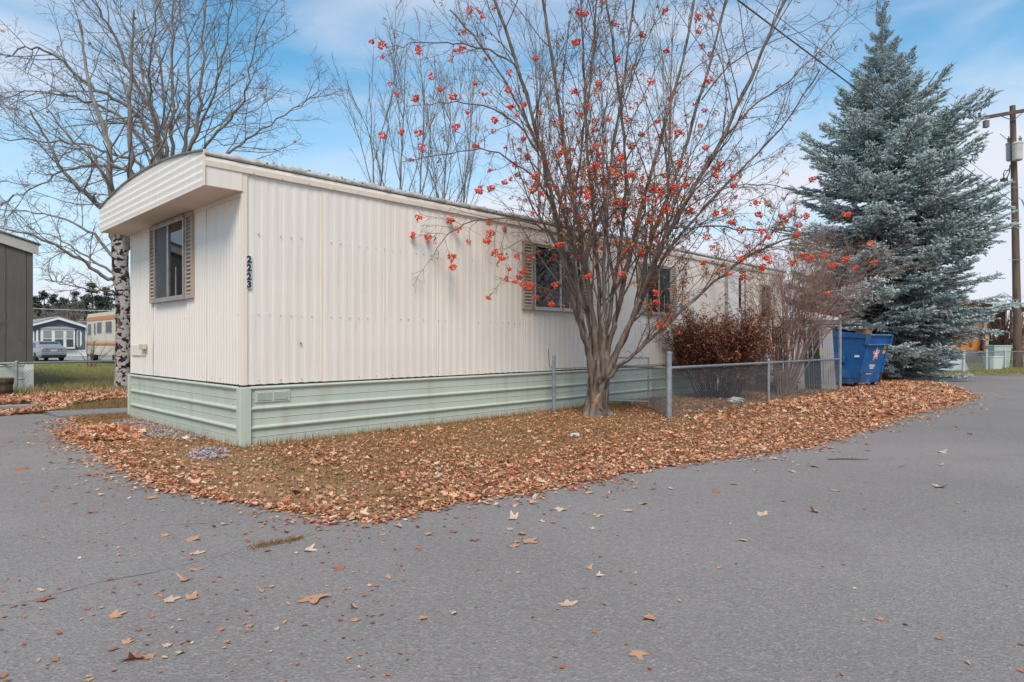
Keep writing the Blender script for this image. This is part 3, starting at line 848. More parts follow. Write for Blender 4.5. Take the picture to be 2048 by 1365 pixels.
# ---------------------------------------------------------------- the rowan with red berries
def rowan():
    rng = random.Random(7); nr = np.random.default_rng(7)
    base = G(1188, 834); B = base.y
    t = empty('rowan_tree', base)
    tag(t, 'bare many stemmed tree with red berry clusters in front of the long wall', 'tree')
    loc = lambda px, py, dy: P(px, py, B + dy) - base
    # trunk: fused, furrowed butt
    mb = MB(); prof = [(-0.06, 0.25), (0.0, 0.195), (0.06, 0.17), (0.16, 0.15), (0.25, 0.142), (0.36, 0.136), (0.5, 0.132), (0.60, 0.132), (0.70, 0.13), (0.84, 0.15), (0.96, 0.085), (1.05, 0.02)]
    S = 44; b0 = 0
    for zi, (z, r0) in enumerate(prof):
        cx = 0.02 + 0.10 * z
        for k in range(S):
            a = 2 * math.pi * k / S
            f = 1 + 0.16 * math.sin(a * 3 + z * 1.5) + 0.10 * abs(math.sin(a * 4.5 + 1 + z * 2)) + 0.06 * math.sin(a * 11 + z * 4) + rng.gauss(0, 0.03)
            f *= 1 + (0.25 * max(0, math.sin(a * 4 + 0.6)) if z < 0.08 else 0)
            mb.v.append((cx + r0 * f * math.cos(a) * 1.0, r0 * f * math.sin(a) * 0.9, z))
    for i in range(len(prof) - 1):
        for k in range(S):
            k2 = (k + 1) % S; mb.f.append((i * S + k, i * S + k2, (i + 1) * S + k2, (i + 1) * S + k))
    mb.f.append(tuple((len(prof) - 1) * S + k for k in range(S)))
    mb.build('trunk', BARK, t, smooth=True)
    # exposed wood scar on the butt
    sc = smooth_path([(-0.045, -0.125, 0.12), (0.005, -0.122, 0.22), (0.05, -0.108, 0.34), (0.085, -0.09, 0.46)], [0.016, 0.042, 0.048, 0.02], 4)
    MB().tube(sc[0], sc[1], 10).build('bark_scar', mat('bare_wood', (0.33, 0.19, 0.105), 0.8, col2=(0.22, 0.12, 0.07), scale=14), t, smooth=True)
    stems = [
        ([(1186, 800, -.04), (1182, 735, -.06), (1163, 655, -.15), (1138, 575, -.25), (1118, 480, -.3), (1096, 360, -.45), (1060, 220, -.6), (1010, 60, -.8), (960, -90, -1.0)], .085),
        ([(1192, 800, -.02), (1192, 690, .0), (1180, 590, .05), (1160, 470, .1), (1135, 330, .15), (1112, 180, .1), (1085, 0, .0), (1060, -150, -.1)], .075),
        ([(1196, 800, .05), (1198, 680, .12), (1197, 560, .25), (1186, 420, .4), (1172, 250, .5), (1166, 100, .6), (1158, -120, .7)], .062),
        ([(1200, 815, -.13), (1206, 740, -.18), (1207, 640, -.2), (1209, 530, -.25), (1213, 430, -.3), (1226, 300, -.45), (1250, 150, -.55), (1275, -100, -.7)], .058),
        ([(1203, 790, .08), (1218, 690, .15), (1240, 600, .25), (1262, 500, .4), (1292, 380, .6), (1330, 250, .8), (1372, 90, 1.0), (1400, -70, 1.1)], .075),
        ([(1207, 790, -.02), (1232, 710, -.08), (1263, 640, -.15), (1302, 540, -.25), (1362, 420, -.4), (1432, 300, -.55), (1500, 160, -.7), (1560, 20, -.8), (1610, -70, -.9)], .072),
        ([(1210, 800, -.10), (1236, 735, -.2), (1290, 690, -.35), (1345, 640, -.5), (1430, 562, -.7), (1520, 500, -.85), (1600, 470, -.95)], .05),
        ([(1205, 790, .0), (1228, 715, .0), (1258, 655, .05), (1284, 580, .1), (1296, 500, .15), (1340, 380, .3), (1396, 210, .45), (1440, 50, .6), (1475, -80, .7)], .066),
        ([(1200, 780, .1), (1210, 680, .2), (1228, 570, .35), (1246, 450, .55), (1252, 330, .8), (1238, 180, 1.0), (1215, 20, 1.1), (1200, -120, 1.2)], .06),
        ([(1190, 790, .08), (1184, 700, .2), (1170, 600, .35), (1140, 470, .55), (1100, 350, .8), (1040, 220, 1.0), (975, 110, 1.2), (900, 20, 1.3)], .055),
        ([(1186, 770, -.12), (1172, 680, -.3), (1160, 600, -.45), (1150, 500, -.7), (1150, 400, -.95), (1165, 280, -1.2), (1185, 130, -1.4), (1195, -40, -1.5)], .04),
        ([(1207, 780, .05), (1240, 690, .2), (1275, 620, .4), (1325, 520, .7), (1395, 430, 1.0), (1480, 340, 1.2), (1560, 260, 1.4), (1640, 140, 1.5)], .05),
    ]
    main = []
    for ctrl, r in stems:
        ctrl = [(1190 + (ctrl[0][0] - 1196) * 0.5, 826, ctrl[0][2] * 0.4), (1192 + (ctrl[0][0] - 1196) * 0.9, 775, ctrl[0][2] * 0.9)] + [c for c in ctrl if c[1] < 745]
        pts = [loc(*c) for c in ctrl]; n = len(pts)
        r *= 0.86; rad = [r * 0.8] + [r * (1.0 - 0.78 * (i / (n - 1)) ** 0.7) for i in range(1, n)]
        sp = smooth_path(pts, rad, 5, rng, 0.008)
        main.append(sp)
        V, Q = tubes_np([sp], 10)
        V = V + nr.normal(0, 0.0034, V.shape)
        link('limb', np_mesh('limb', V, Q, True), BARK, t)
    side = [   # reaching laterals seen in the picture
        ([(1120, 490, -.3), (1085, 455, -.5), (1040, 440, -.7), (980, 438, -.9), (930, 448, -1.0), (890, 475, -1.1), (862, 520, -1.1)], .016),
        ([(1100, 400, -.4), (1050, 340, -.6), (980, 300, -.8), (900, 305, -1.0), (800, 325, -1.1)], .016),
        ([(1075, 300, -.5), (1020, 235, -.7), (950, 210, -.9), (880, 205, -1.0), (810, 215, -1.1)], .015),
        ([(1030, 130, -.7), (960, 95, -.8), (890, 85, -.9), (820, 87, -1.0), (775, 95, -1.0)], .014),
        ([(1290, 500, .1), (1330, 460, -.2), (1400, 455, -.5), (1500, 460, -.7), (1580, 470, -.8), (1650, 510, -.9), (1700, 560, -.9)], .016),
        ([(1300, 545, -.25), (1350, 440, -.4), (1440, 380, -.5), (1540, 372, -.5), (1640, 400, -.5)], .014),
        ([(1262, 500, .4), (1290, 420, .1), (1300, 360, -.2), (1360, 350, -.5), (1420, 372, -.7), (1450, 420, -.8)], .014),
        ([(1430, 300, -.5), (1500, 220, -.5), (1580, 160, -.5), (1660, 80, -.4), (1720, 10, -.3)], .015),
        ([(1400, 200, .45), (1460, 130, .4), (1530, 90, .4), (1610, 60, .4), (1690, 20, .4)], .013),
        ([(1160, 640, -.2), (1120, 590, -.5), (1060, 570, -.7), (1000, 560, -.8)], .008),
    ]
    lat = [smooth_path([loc(*c) for c in ctrl], [r * (1 - 0.75 * i / (len(ctrl) - 1)) for i in range(len(ctrl))], 4, rng, 0.012) for ctrl, r in side]
    l2 = sprout(main, 18, rng, 0.33, 0.98, ang=(16, 50), ratio=(0.20, 0.42), rr=0.42, seg=8, wander=0.085, up=0.03, rmin=0.006, taper=0.45, bias=Vector((0, 0, 0.16)))
    l2 = [(p, r) for p, r in l2]
    branch_obj('branches', lat + l2, 5, BARK2, t, kind='stuff')
    l3 = sprout(l2, 8, rng, 0.18, 1.0, ang=(25, 60), ratio=(0.28, 0.6), rr=0.5, seg=5, wander=0.12, up=0.015, rmin=0.0036, lmin=0.2)
    l3b = sprout(lat, 15, rng, 0.15, 1.0, ang=(30, 75), ratio=(0.22, 0.5), rr=0.5, seg=5, wander=0.15, up=-0.02, rmin=0.0035, lmin=0.22)
    l4 = sprout(l3 + l3b, 4, rng, 0.25, 1.0, ang=(25, 65), ratio=(0.3, 0.65), rr=0.55, seg=4, wander=0.14, up=-0.01, rmin=0.0026, lmin=0.12)
    branch_obj('twigs', l3 + l3b + l4, 3, BARK2, t, kind='stuff')
    # clusters of berries: drooping heads at twig tips
    bms = []
    for s in range(5):
        r2 = random.Random(100 + s); mb = MB()
        ico = bmesh.new(); bmesh.ops.create_icosphere(ico, subdivisions=1, radius=1.0)
        ico.verts.index_update(); iv = [v.co.copy() for v in ico.verts]; fi = [[v.index for v in f.verts] for f in ico.faces]; ico.free()
        for k in range(34):
            a = r2.uniform(0, 6.28); q = math.sqrt(r2.random()) * 0.05
            c = Vector((q * math.cos(a) * 0.85, q * math.sin(a) * 0.85, -0.01 - 0.085 * r2.random() * (1.25 - q / 0.05) - 0.1 * q)); rr = r2.uniform(0.0075, 0.0105)
            mb.add([c + v * rr for v in iv], fi)
        me = mb.mesh('berry_cluster', True); me.materials.append(BERRY); bms.append(me)
    l4b = sprout(l3b, 3, rng, 0.3, 1.0, ang=(30, 70), ratio=(0.35, 0.6), rr=0.6, seg=4, wander=0.16, up=-0.05, rmin=0.0026, lmin=0.1)
    branch_obj('side_twigs', l4b, 3, BARK2, t, kind='stuff')
    tips = [p[-1] for p, r in l3 + l3b + l4]; lat_tips = [p[-1] for p, r in l3b + l4b]; rng.shuffle(lat_tips)
    ok = []
    for p in tips:
        w = p + base; px = 1024 + w.x / w.y * FPX; py = HORIZON - (w.z - CAM_H) / w.y * FPX
        if -30 < py < 690 and 740 < px < 1720: ok.append((p, px, py))
    rng.shuffle(ok); chosen = []
    for p in lat_tips:
        w_ = p + base; px_, py_ = 1024 + w_.x / w_.y * FPX, HORIZON - (w_.z - CAM_H) / w_.y * FPX
        if (px_ > 1450 and py_ < 330) or py_ < 30: continue
        if min([(p - q).length for q in chosen] + [9]) > 0.17 and len(chosen) < 95: chosen.append(p)
    for p, px, py in ok:
        # denser through the lower and middle crown
        w = 0.30 + 0.70 * math.exp(-((py - 430) / 210.0) ** 2)
        if px > 1480 and py < 420: w *= 0.12
        if rng.random() > w: continue
        if min([(p - q).length for q in chosen] + [9]) < 0.15: continue
        chosen.append(p)
        if len(chosen) >= 285: break
    for p in chosen:
        s = rng.uniform(0.8, 1.45)
        link('berry_cluster', rng.choice(bms), None, t, loc=p, rot=(rng.gauss(0, 0.35), rng.gauss(0, 0.35), rng.uniform(0, 6)), scale=(s, s, s))
    # shrivelled pinnate leaves still hanging
    lv = np.array([(0, 0, 0), (0.16, 0.5, 0.05), (0, 1, -0.06), (-0.16, 0.5, 0.05)]); lf = np.array([(0, 1, 2, 3)])
    locs, cols, yaw, pit, rol, scl = [], [], [], [], [], []
    pool = [(p[rng.randrange(1, len(p))]) for p, r in l3 + l3b + l4]
    rng.shuffle(pool)
    pal = np.array([(0.50, 0.17, 0.07), (0.58, 0.25, 0.09), (0.36, 0.11, 0.06), (0.44, 0.20, 0.10), (0.28, 0.10, 0.06), (0.64, 0.32, 0.12)])
    cnt = 0
    for p in pool:
        w = p + base; px = 1024 + w.x / w.y * FPX; py = HORIZON - (w.z - CAM_H) / w.y * FPX
        q = math.exp(-((py - 440) / 190.0) ** 2) * math.exp(-((px - 1270) / 230.0) ** 2)
        if rng.random() > 0.10 + 0.75 * q: continue
        k = rng.choice((5, 7, 9, 11)) if rng.random() < 0.45 else rng.choice((1, 2, 3)); c = pal[rng.randrange(6)]
        hang = Vector((rng.gauss(0, 0.5), rng.gauss(0, 0.5), -0.7)).normalized(); y0 = rng.uniform(0, 6.28)
        for j in range(k):
            locs.append(tuple(p + hang * (0.012 + 0.011 * j))); cols.append(c * rng.uniform(0.8, 1.15))
            yaw.append(y0 + (1.2 if j % 2 else -1.2) + rng.gauss(0, 0.3)); pit.append(rng.gauss(0, 0.5)); rol.append(-0.6 + rng.gauss(0, 0.5)); scl.append(rng.uniform(0.04, 0.068))
        cnt += 1
        if cnt > 3900: break
    V, Q, C = scatter(lv, lf, np.array(locs), rot_np(np.array(yaw), np.array(pit), np.array(rol)), np.array(scl), np.array(cols))
    o = link('dry_leaves', np_mesh('dry_leaves', V, [Q], cols=C), LEAF, t); o['kind'] = 'stuff'
    return t
rowan()

# ---------------------------------------------------------------- big bare maple behind the home
def maple():
    rng = random.Random(21)
    base = Vector((-9.75, 18.2, 0)); B = base.y
    t = empty('maple_tree', base)
    tag(t, 'large bare spreading tree rising behind the near end of the cream home', 'tree')
    loc = lambda px, py, dy: P(px, py, B + dy) - base
    tr = smooth_path([(0, 0, -0.05), (0.02, 0, 0.9), (0.0, 0.05, 2.2), (0.05, 0.05, 3.8), (0.1, 0.0, 5.0)], [0.42, 0.31, 0.28, 0.27, 0.24], 5)
    V, Q = tubes_np([tr], 16); V += np.random.default_rng(3).normal(0, 0.008, V.shape)
    link('trunk', np_mesh('trunk', V, Q, True), MAPLEB, t)
    limbs = [
        ([(335, 400, 0), (318, 320, -.2), (290, 250, -.4), (240, 205, -.8), (180, 170, -1.2), (110, 110, -1.6), (60, 95, -1.9), (10, 115, -2.1)], .15),
        ([(338, 400, 0), (322, 300, .1), (300, 220, .0), (262, 150, -.2), (225, 60, -.5), (185, 5, -.8), (130, -60, -1.1)], .15),
        ([(342, 390, 0), (330, 300, .3), (305, 210, .6), (275, 120, .9), (240, 30, 1.2), (205, -80, 1.5)], .13),
        ([(345, 390, 0), (345, 290, -.3), (345, 200, -.5), (345, 100, -.7), (345, 0, -.9), (350, -140, -1.2)], .12),
        ([(350, 390, 0), (368, 290, .2), (378, 200, .4), (375, 100, .5), (360, 10, .6), (340, -120, .8)], .13),
        ([(352, 390, 0), (385, 290, .0), (400, 210, .1), (405, 120, .2), (410, 20, .3), (420, -120, .5)], .13),
        ([(355, 395, 0), (400, 310, -.4), (450, 250, -.7), (490, 200, -1.0), (505, 120, -1.2), (530, 40, -1.5)], .10),
        ([(355, 400, 0), (420, 330, .4), (480, 290, .7), (540, 250, 1.0), (600, 210, 1.3), (640, 180, 1.5)], .10),
        ([(335, 410, 0), (280, 330, .5), (200, 300, .8), (120, 285, 1.1), (40, 280, 1.5), (-60, 270, 1.8)], .11),
        ([(332, 420, 0), (270, 350, -.6), (200, 330, -1.2), (130, 340, -1.8), (60, 380, -2.2), (0, 410, -2.5)], .10),
        ([(340, 390, 0), (315, 280, -1.0), (300, 180, -1.6), (310, 60, -2.2), (330, -60, -2.6)], .10),
        ([(352, 390, 0), (380, 290, -1.0), (430, 190, -1.6), (450, 80, -2.0), (470, -60, -2.4)], .09),
        ([(350, 390, 0), (330, 260, 1.2), (320, 140, 2.0), (290, 20, 2.6), (270, -100, 3.0)], .10),
        ([(336, 400, 0), (290, 290, -.2), (220, 220, -.5), (150, 195, -.8), (70, 185, -1.1), (-20, 200, -1.4)], .10),
    ]
    main = []
    for ctrl, r in limbs:
        pts = [loc(*c) for c in ctrl]; n = len(pts)
        r *= 0.53
        sp = smooth_path(pts, [r * (1 - 0.80 * (i / (n - 1)) ** 0.85) for i in range(n)], 4, rng, 0.035)
        main.append(sp); V, Q = tubes_np([sp], 8)
        link('limb', np_mesh('limb', V, Q, True), MAPLEB, t)
    l2 = sprout(main, 14, rng, 0.20, 0.98, ang=(22, 58), ratio=(0.24, 0.46), rr=0.45, seg=7, wander=0.12, up=0.03, rmin=0.010, taper=0.4)
    branch_obj('branches', l2, 5, MAPLEB, t, kind='stuff')
    l3 = sprout(l2, 7, rng, 0.15, 1.0, ang=(28, 65), ratio=(0.3, 0.6), rr=0.5, seg=5, wander=0.14, up=0.01, rmin=0.0055, lmin=0.3)
    l4 = sprout(l3, 4, rng, 0.2, 1.0, ang=(28, 70), ratio=(0.35, 0.7), rr=0.6, seg=4, wander=0.16, up=0.0, rmin=0.0042, lmin=0.2)
    branch_obj('twigs', l3 + l4, 3, TWIG, t, kind='stuff')
    V0, F0 = leaf_template(seed=2, curl=0.5)
    k = 70; pts = [rng.choice(l4)[0][-1] for _ in range(k)]
    r = np.random.default_rng(4)
    V, Q, C = scatter(V0, F0, np.array([tuple(p) for p in pts]), rot_np(r.uniform(0, 6.3, k), r.normal(0, 0.8, k), r.normal(0, 0.8, k)), r.uniform(0.07, 0.13, k), LEAF_COLS[r.choice(10, k, p=LEAF_W)])
    link('last_leaves', np_mesh('last_leaves', V, [Q], cols=C), LEAF, t)['kind'] = 'stuff'
maple()

# ---------------------------------------------------------------- white birch by the back fence
def birch():
    rng = random.Random(33)
    base = G(246, 781); B = base.y
    t = empty('birch_tree', base)
    tag(t, 'white barked tree with black scars standing just left of the cream home', 'tree')
    loc = lambda px, py, dy: P(px, py, B + dy) - base
    tr = smooth_path([loc(247, 800, 0), loc(247, 775, 0), loc(247, 720, 0), loc(248, 650, 0), loc(246, 590, 0), loc(241, 540, 0), (loc(240, 500, 0)), loc(241, 478, 0)],
                     [0.23, 0.195, 0.175, 0.165, 0.16, 0.165, 0.18, 0.17], 5)
    V, Q = tubes_np([tr], 20); V += np.random.default_rng(5).normal(0, 0.006, V.shape)
    link('trunk', np_mesh('trunk', V, Q, True), BIRCH, t)
    limbs = [
        ([(234, 500, 0), (226, 465, -.05), (212, 430, -.2), (185, 400, -.4), (150, 370, -.7), (120, 330, -.9), (95, 280, -1.1), (60, 220, -1.4)], .085, MAPLEB),
        ([(242, 500, 0), (232, 430, .1), (222, 360, .2), (215, 290, .4), (190, 210, .6), (170, 120, .8), (160, 40, 1.0)], .105, MAPLEB),
        ([(250, 500, 0), (256, 440, -.1), (262, 370, -.2), (262, 300, -.3), (258, 220, -.4), (262, 120, -.5), (268, 20, -.6)], .10, MAPLEB),
        ([(238, 560, 0), (205, 550, -.2), (160, 520, -.5), (110, 490, -.8), (60, 470, -1.1), (0, 455, -1.4), (-60, 440, -1.6)], .05, MAPLEB),
        ([(236, 555, 0), (200, 530, .3), (150, 500, .6), (100, 470, .8), (50, 465, 1.0)], .035, MAPLEB),
        ([(234, 520, 0), (190, 470, .2), (130, 440, .5), (70, 425, .8), (0, 420, 1.0)], .04, MAPLEB),
        ([(250, 480, 0), (285, 400, -.6), (300, 340, -1.0), (330, 270, -1.3), (360, 200, -1.6)], .05, MAPLEB),
        ([(238, 590, 0), (215, 580, -.5), (180, 580, -.9), (130, 570, -1.2), (90, 560, -1.4)], .028, MAPLEB),
        ([(245, 480, 0), (240, 420, -.8), (215, 360, -1.3), (175, 310, -1.7), (120, 250, -2.0), (80, 180, -2.2)], .05, MAPLEB),
    ]
    main = []
    for ctrl, r, m in limbs:
        pts = [loc(*c) for c in ctrl]; n = len(pts)
        sp = smooth_path(pts, [r * (1 - 0.8 * (i / (n - 1)) ** 0.85) for i in range(n)], 4, rng, 0.02)
        main.append(sp); V, Q = tubes_np([sp], 9); link('limb', np_mesh('limb', V, Q, True), m, t)
    l2 = sprout(main, 10, rng, 0.2, 0.98, ang=(25, 65), ratio=(0.22, 0.45), rr=0.42, seg=6, wander=0.13, up=0.0, rmin=0.009, taper=0.4)
    branch_obj('branches', l2, 5, MAPLEB, t, kind='stuff')
    l3 = sprout(l2, 6, rng, 0.15, 1.0, ang=(28, 65), ratio=(0.3, 0.6), rr=0.5, seg=5, wander=0.15, up=-0.02, rmin=0.005, lmin=0.25)
    l4 = sprout(l3, 3, rng, 0.2, 1.0, ang=(28, 70), ratio=(0.35, 0.7), rr=0.6, seg=4, wander=0.16, up=-0.03, rmin=0.0036, lmin=0.15)
    branch_obj('twigs', l3 + l4, 3, TWIG, t, kind='stuff')
birch()

# ---------------------------------------------------------------- slim upright trees behind the home
def upright(name, label, px, Y, top_px, top_py, seed, spread, group=None, fork=0.35, nlimb=5, cat='tree', r0=0.055):
    rng = random.Random(seed)
    base = Vector(((px - 1024) / FPX * Y, Y, 0))
    t = empty(name, base); tag(t, label, cat, group)
    top = P(top_px, top_py, Y) - base
    z1 = top.z
    tr = smooth_path([(0, 0, -0.05), (top.x * 0.1, 0, z1 * 0.25), (top.x * 0.4, 0.05, z1 * 0.5), (top.x * 0.75, 0, z1 * 0.78), tuple(top)], [r0, r0 * 0.8, r0 * 0.6, r0 * 0.35, 0.01], 5, rng, 0.02)
    V, Q = tubes_np([tr], 8); link('trunk', np_mesh('trunk', V, Q, True), MAPLEB, t)
    limbs = sprout([tr], nlimb, rng, fork, 0.8, ang=(10, 24), ratio=(0.35, 0.55), rr=0.55, seg=8, wander=0.06, up=0.05, rmin=0.010, taper=0.3)
    l2 = sprout(limbs + [tr], 9, rng, 0.3, 0.98, ang=(12, 35), ratio=(0.2, 0.36), rr=0.42, seg=6, wander=0.07, up=0.06, rmin=0.007, taper=0.4)
    l3 = sprout(l2, 7, rng, 0.15, 1.0, ang=(18, 50), ratio=(0.3, 0.6), rr=0.5, seg=4, wander=0.12, up=0.03, rmin=0.004, lmin=0.2)
    branch_obj('crown', limbs + l2, 4, MAPLEB, t, kind='stuff')
    branch_obj('twigs', l3, 3, TWIG, t, kind='stuff')
for i, (px, Y, tx, ty, lb, nl) in enumerate((
        (762, 20, 738, 150, 'slim upright bare tree left of the others behind the roof line', 4),
        (786, 19, 812, 105, 'slim bare tree second from the left behind the roof line', 5),
        (832, 21, 848, 175, 'slim forked bare tree third from the left behind the roof line', 5),
        (866, 20, 905, 165, 'bushy upright bare tree fourth from the left behind the roof line', 7),
        (905, 21, 950, 150, 'leaning bare tree nearest the berry tree behind the roof line', 6))):
    upright('slim_tree', lb, px, Y, tx, ty, 50 + i, 1.0, 'slim bare trees behind the roof', nlimb=nl)
for i, (px, Y, tx, ty, lb) in enumerate((
        (1085, 22, 1070, 60, 'tall bare tree seen through the left side of the berry tree'),
        (1330, 24, 1345, 40, 'tall bare tree seen through the right side of the berry tree'),
        (1215, 26, 1200, 90, 'tall bare tree seen through the middle of the berry tree'))):
    upright('background_tree', lb, px, Y, tx, ty, 70 + i, 1.0, 'bare trees behind the berry tree', nlimb=8, r0=0.07)

# ---------------------------------------------------------------- blue spruce
def spruce():
    rng = random.Random(91); nr = np.random.default_rng(91)
    Y = 19.6; base = Vector(((1757 - 1024) / FPX * Y, Y, 0))
    t = empty('blue_spruce', base)
    tag(t, 'tall blue grey spruce with layered boughs behind the blue dumpster', 'tree')
    HT = P(1765, 12, Y).z
    tr = smooth_path([(0, 0, -0.05), (0, 0, 3), (0.05, 0, 7), (0.12, 0, HT)], [0.26, 0.2, 0.12, 0.015], 5)
    V, Q = tubes_np([tr], 10); link('trunk', np_mesh('trunk', V, Q, True), MAPLEB, t)
    # needle brush: a short shoot bristling with flat blades
    def bough(seed):
        r = random.Random(seed); r2 = np.random.default_rng(seed)
        shoots, wood = [], []
        n = 26
        spine = []
        for i in range(n + 1):
            u = i / n; spine.append(Vector((u, 0.03 * math.sin(u * 5 + seed), -0.13 * math.sin(u * 2.3) + 0.10 * u * u + r.gauss(0, 0.004))))
        wood.append((spine, [0.011 * (1 - u / (n * 1.05)) + 0.0015 for u in range(n + 1)]))
        for i in range(2, n + 1):
            p = spine[i]; d = (spine[i] - spine[i - 1]).normalized(); u = i / n
            if u > 0.2: shoots.append((spine[i - 1], d, 0.055))
            for s in (-1, 1):
                if r.random() < 0.10: continue
                L = (0.42 * (1 - u) ** 0.75 * min(1, 0.45 + u * 2.2) + 0.05) * r.uniform(0.7, 1.15)
                a = R(r.uniform(38, 58)) * s
                dd = (Matrix.Rotation(a, 3, 'Z') @ d); dd.z += r.uniform(-0.12, 0.06)
                k = max(1, int(L / 0.055)); q = p.copy(); tw = [q.copy()]
                for j in range(k):
                    dd = (dd + Vector((0.10 * (1), -0.02 * s, r.gauss(0.01, 0.05)))).normalized()
                    st = L / k
                    if (j >= 1 or k == 1): shoots.append((q.copy(), dd, st * 1.15))
                    if j >= 1 or k < 3:
                        for s2 in (-1, 1):
                            if r.random() < 0.9:
                                d3 = Matrix.Rotation(R(r.uniform(35, 60)) * s2, 3, 'Z') @ dd; d3.z += r.uniform(-0.25, 0.10); d3.normalize()
                                shoots.append((q + dd * st * r.random(), d3, r.uniform(0.035, 0.075)))
                    q = q + dd * st; tw.append(q.copy())
                if k > 1: wood.append((tw, [0.003] * len(tw)))
        # blades
        P0 = np.array([tuple(s[0]) for s in shoots]); D = np.array([tuple(s[1]) for s in shoots]); L = np.array([s[2] for s in shoots])
        NB = 22
        V, T, C = [], [], []
        ref = np.where(np.abs(D[:, 2:3]) < 0.9, [[0, 0, 1.]], [[1., 0, 0]])
        U = np.cross(D, ref); U /= np.linalg.norm(U, axis=1, keepdims=True); Wv = np.cross(D, U)
        tone = r2.uniform(0.72, 1.12, len(D))
        for b in range(NB):
            f = (b + r2.random(len(D))) / NB; a = r2.uniform(0, 6.283, len(D))
            rad = np.cos(a)[:, None] * U + np.sin(a)[:, None] * Wv
            root = P0 + D * (L * f)[:, None]
            ln = r2.uniform(0.015, 0.023, len(D)) * (1.05 - 0.35 * f)
            tip = root + (rad * 0.80 + D * 0.75) * ln[:, None]
            side = np.cross(rad, D) * (0.0040 + 0.0012 * r2.random(len(D)))[:, None]
            V.append(np.stack([root - side, root + side, tip], axis=1))
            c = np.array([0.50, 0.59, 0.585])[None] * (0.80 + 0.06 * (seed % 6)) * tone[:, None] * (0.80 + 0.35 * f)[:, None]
            C.append(np.repeat(c[:, None, :], 3, axis=1))
        V = np.concatenate(V).reshape(-1, 3); C = np.concatenate(C).reshape(-1, 3)
        T = np.arange(len(V)).reshape(-1, 3)
        Vw, Qw = tubes_np(wood, 3)
        off = len(V)
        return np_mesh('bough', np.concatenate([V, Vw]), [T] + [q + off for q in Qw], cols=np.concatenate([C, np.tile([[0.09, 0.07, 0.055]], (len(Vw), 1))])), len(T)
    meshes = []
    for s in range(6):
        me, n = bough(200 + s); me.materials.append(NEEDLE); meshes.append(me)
    # crown radius to the left and right of the trunk, read at heights
    zz = [0.4, 1.2, 2.6, 4.0, 5.4, 6.6, 7.6, 8.4, 9.2, 10.0, HT]
    rl = [1.9, 2.5, 2.9, 2.75, 2.6, 2.35, 2.0, 1.35, 0.95, 0.6, 0.12]
    rr_ = [2.0, 2.7, 3.35, 3.5, 3.35, 2.9, 2.75, 1.9, 1.1, 0.75, 0.12]
    count = 0; z = 0.55; tier = 0
    while z < HT - 0.05 and count < 298:
        f = z / HT
        nb = int(11 - 5.5 * f)
        a0 = rng.uniform(0, 6.28)
        for j in range(nb):
            a = a0 + 2 * math.pi * (j + rng.uniform(-0.25, 0.25)) / nb
            zb = z + rng.uniform(-0.14, 0.14)
            L = np.interp(zb, zz, rr_) * max(0, math.cos(a)) ** 2 + np.interp(zb, zz, rl) * max(0, -math.cos(a)) ** 2 + 0.5 * (np.interp(zb, zz, rl) + np.interp(zb, zz, rr_)) * math.sin(a) ** 2
            L *= rng.uniform(0.72, 1.08)
            if f > 0.93: pit = -R(rng.uniform(40, 70))
            else: pit = R(np.interp(f, [0, 0.25, 0.6, 0.95], [10, 3, -14, -38]) + rng.gauss(0, 5))
            L = max(0.3, L)
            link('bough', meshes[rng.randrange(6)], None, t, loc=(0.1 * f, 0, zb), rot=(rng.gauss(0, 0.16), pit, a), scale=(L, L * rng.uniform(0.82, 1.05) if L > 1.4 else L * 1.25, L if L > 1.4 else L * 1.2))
            count += 1
        z += np.interp(f, [0, 0.5, 1.0], [0.34, 0.32, 0.26]); tier += 1
    return count
print('spruce boughs', spruce())

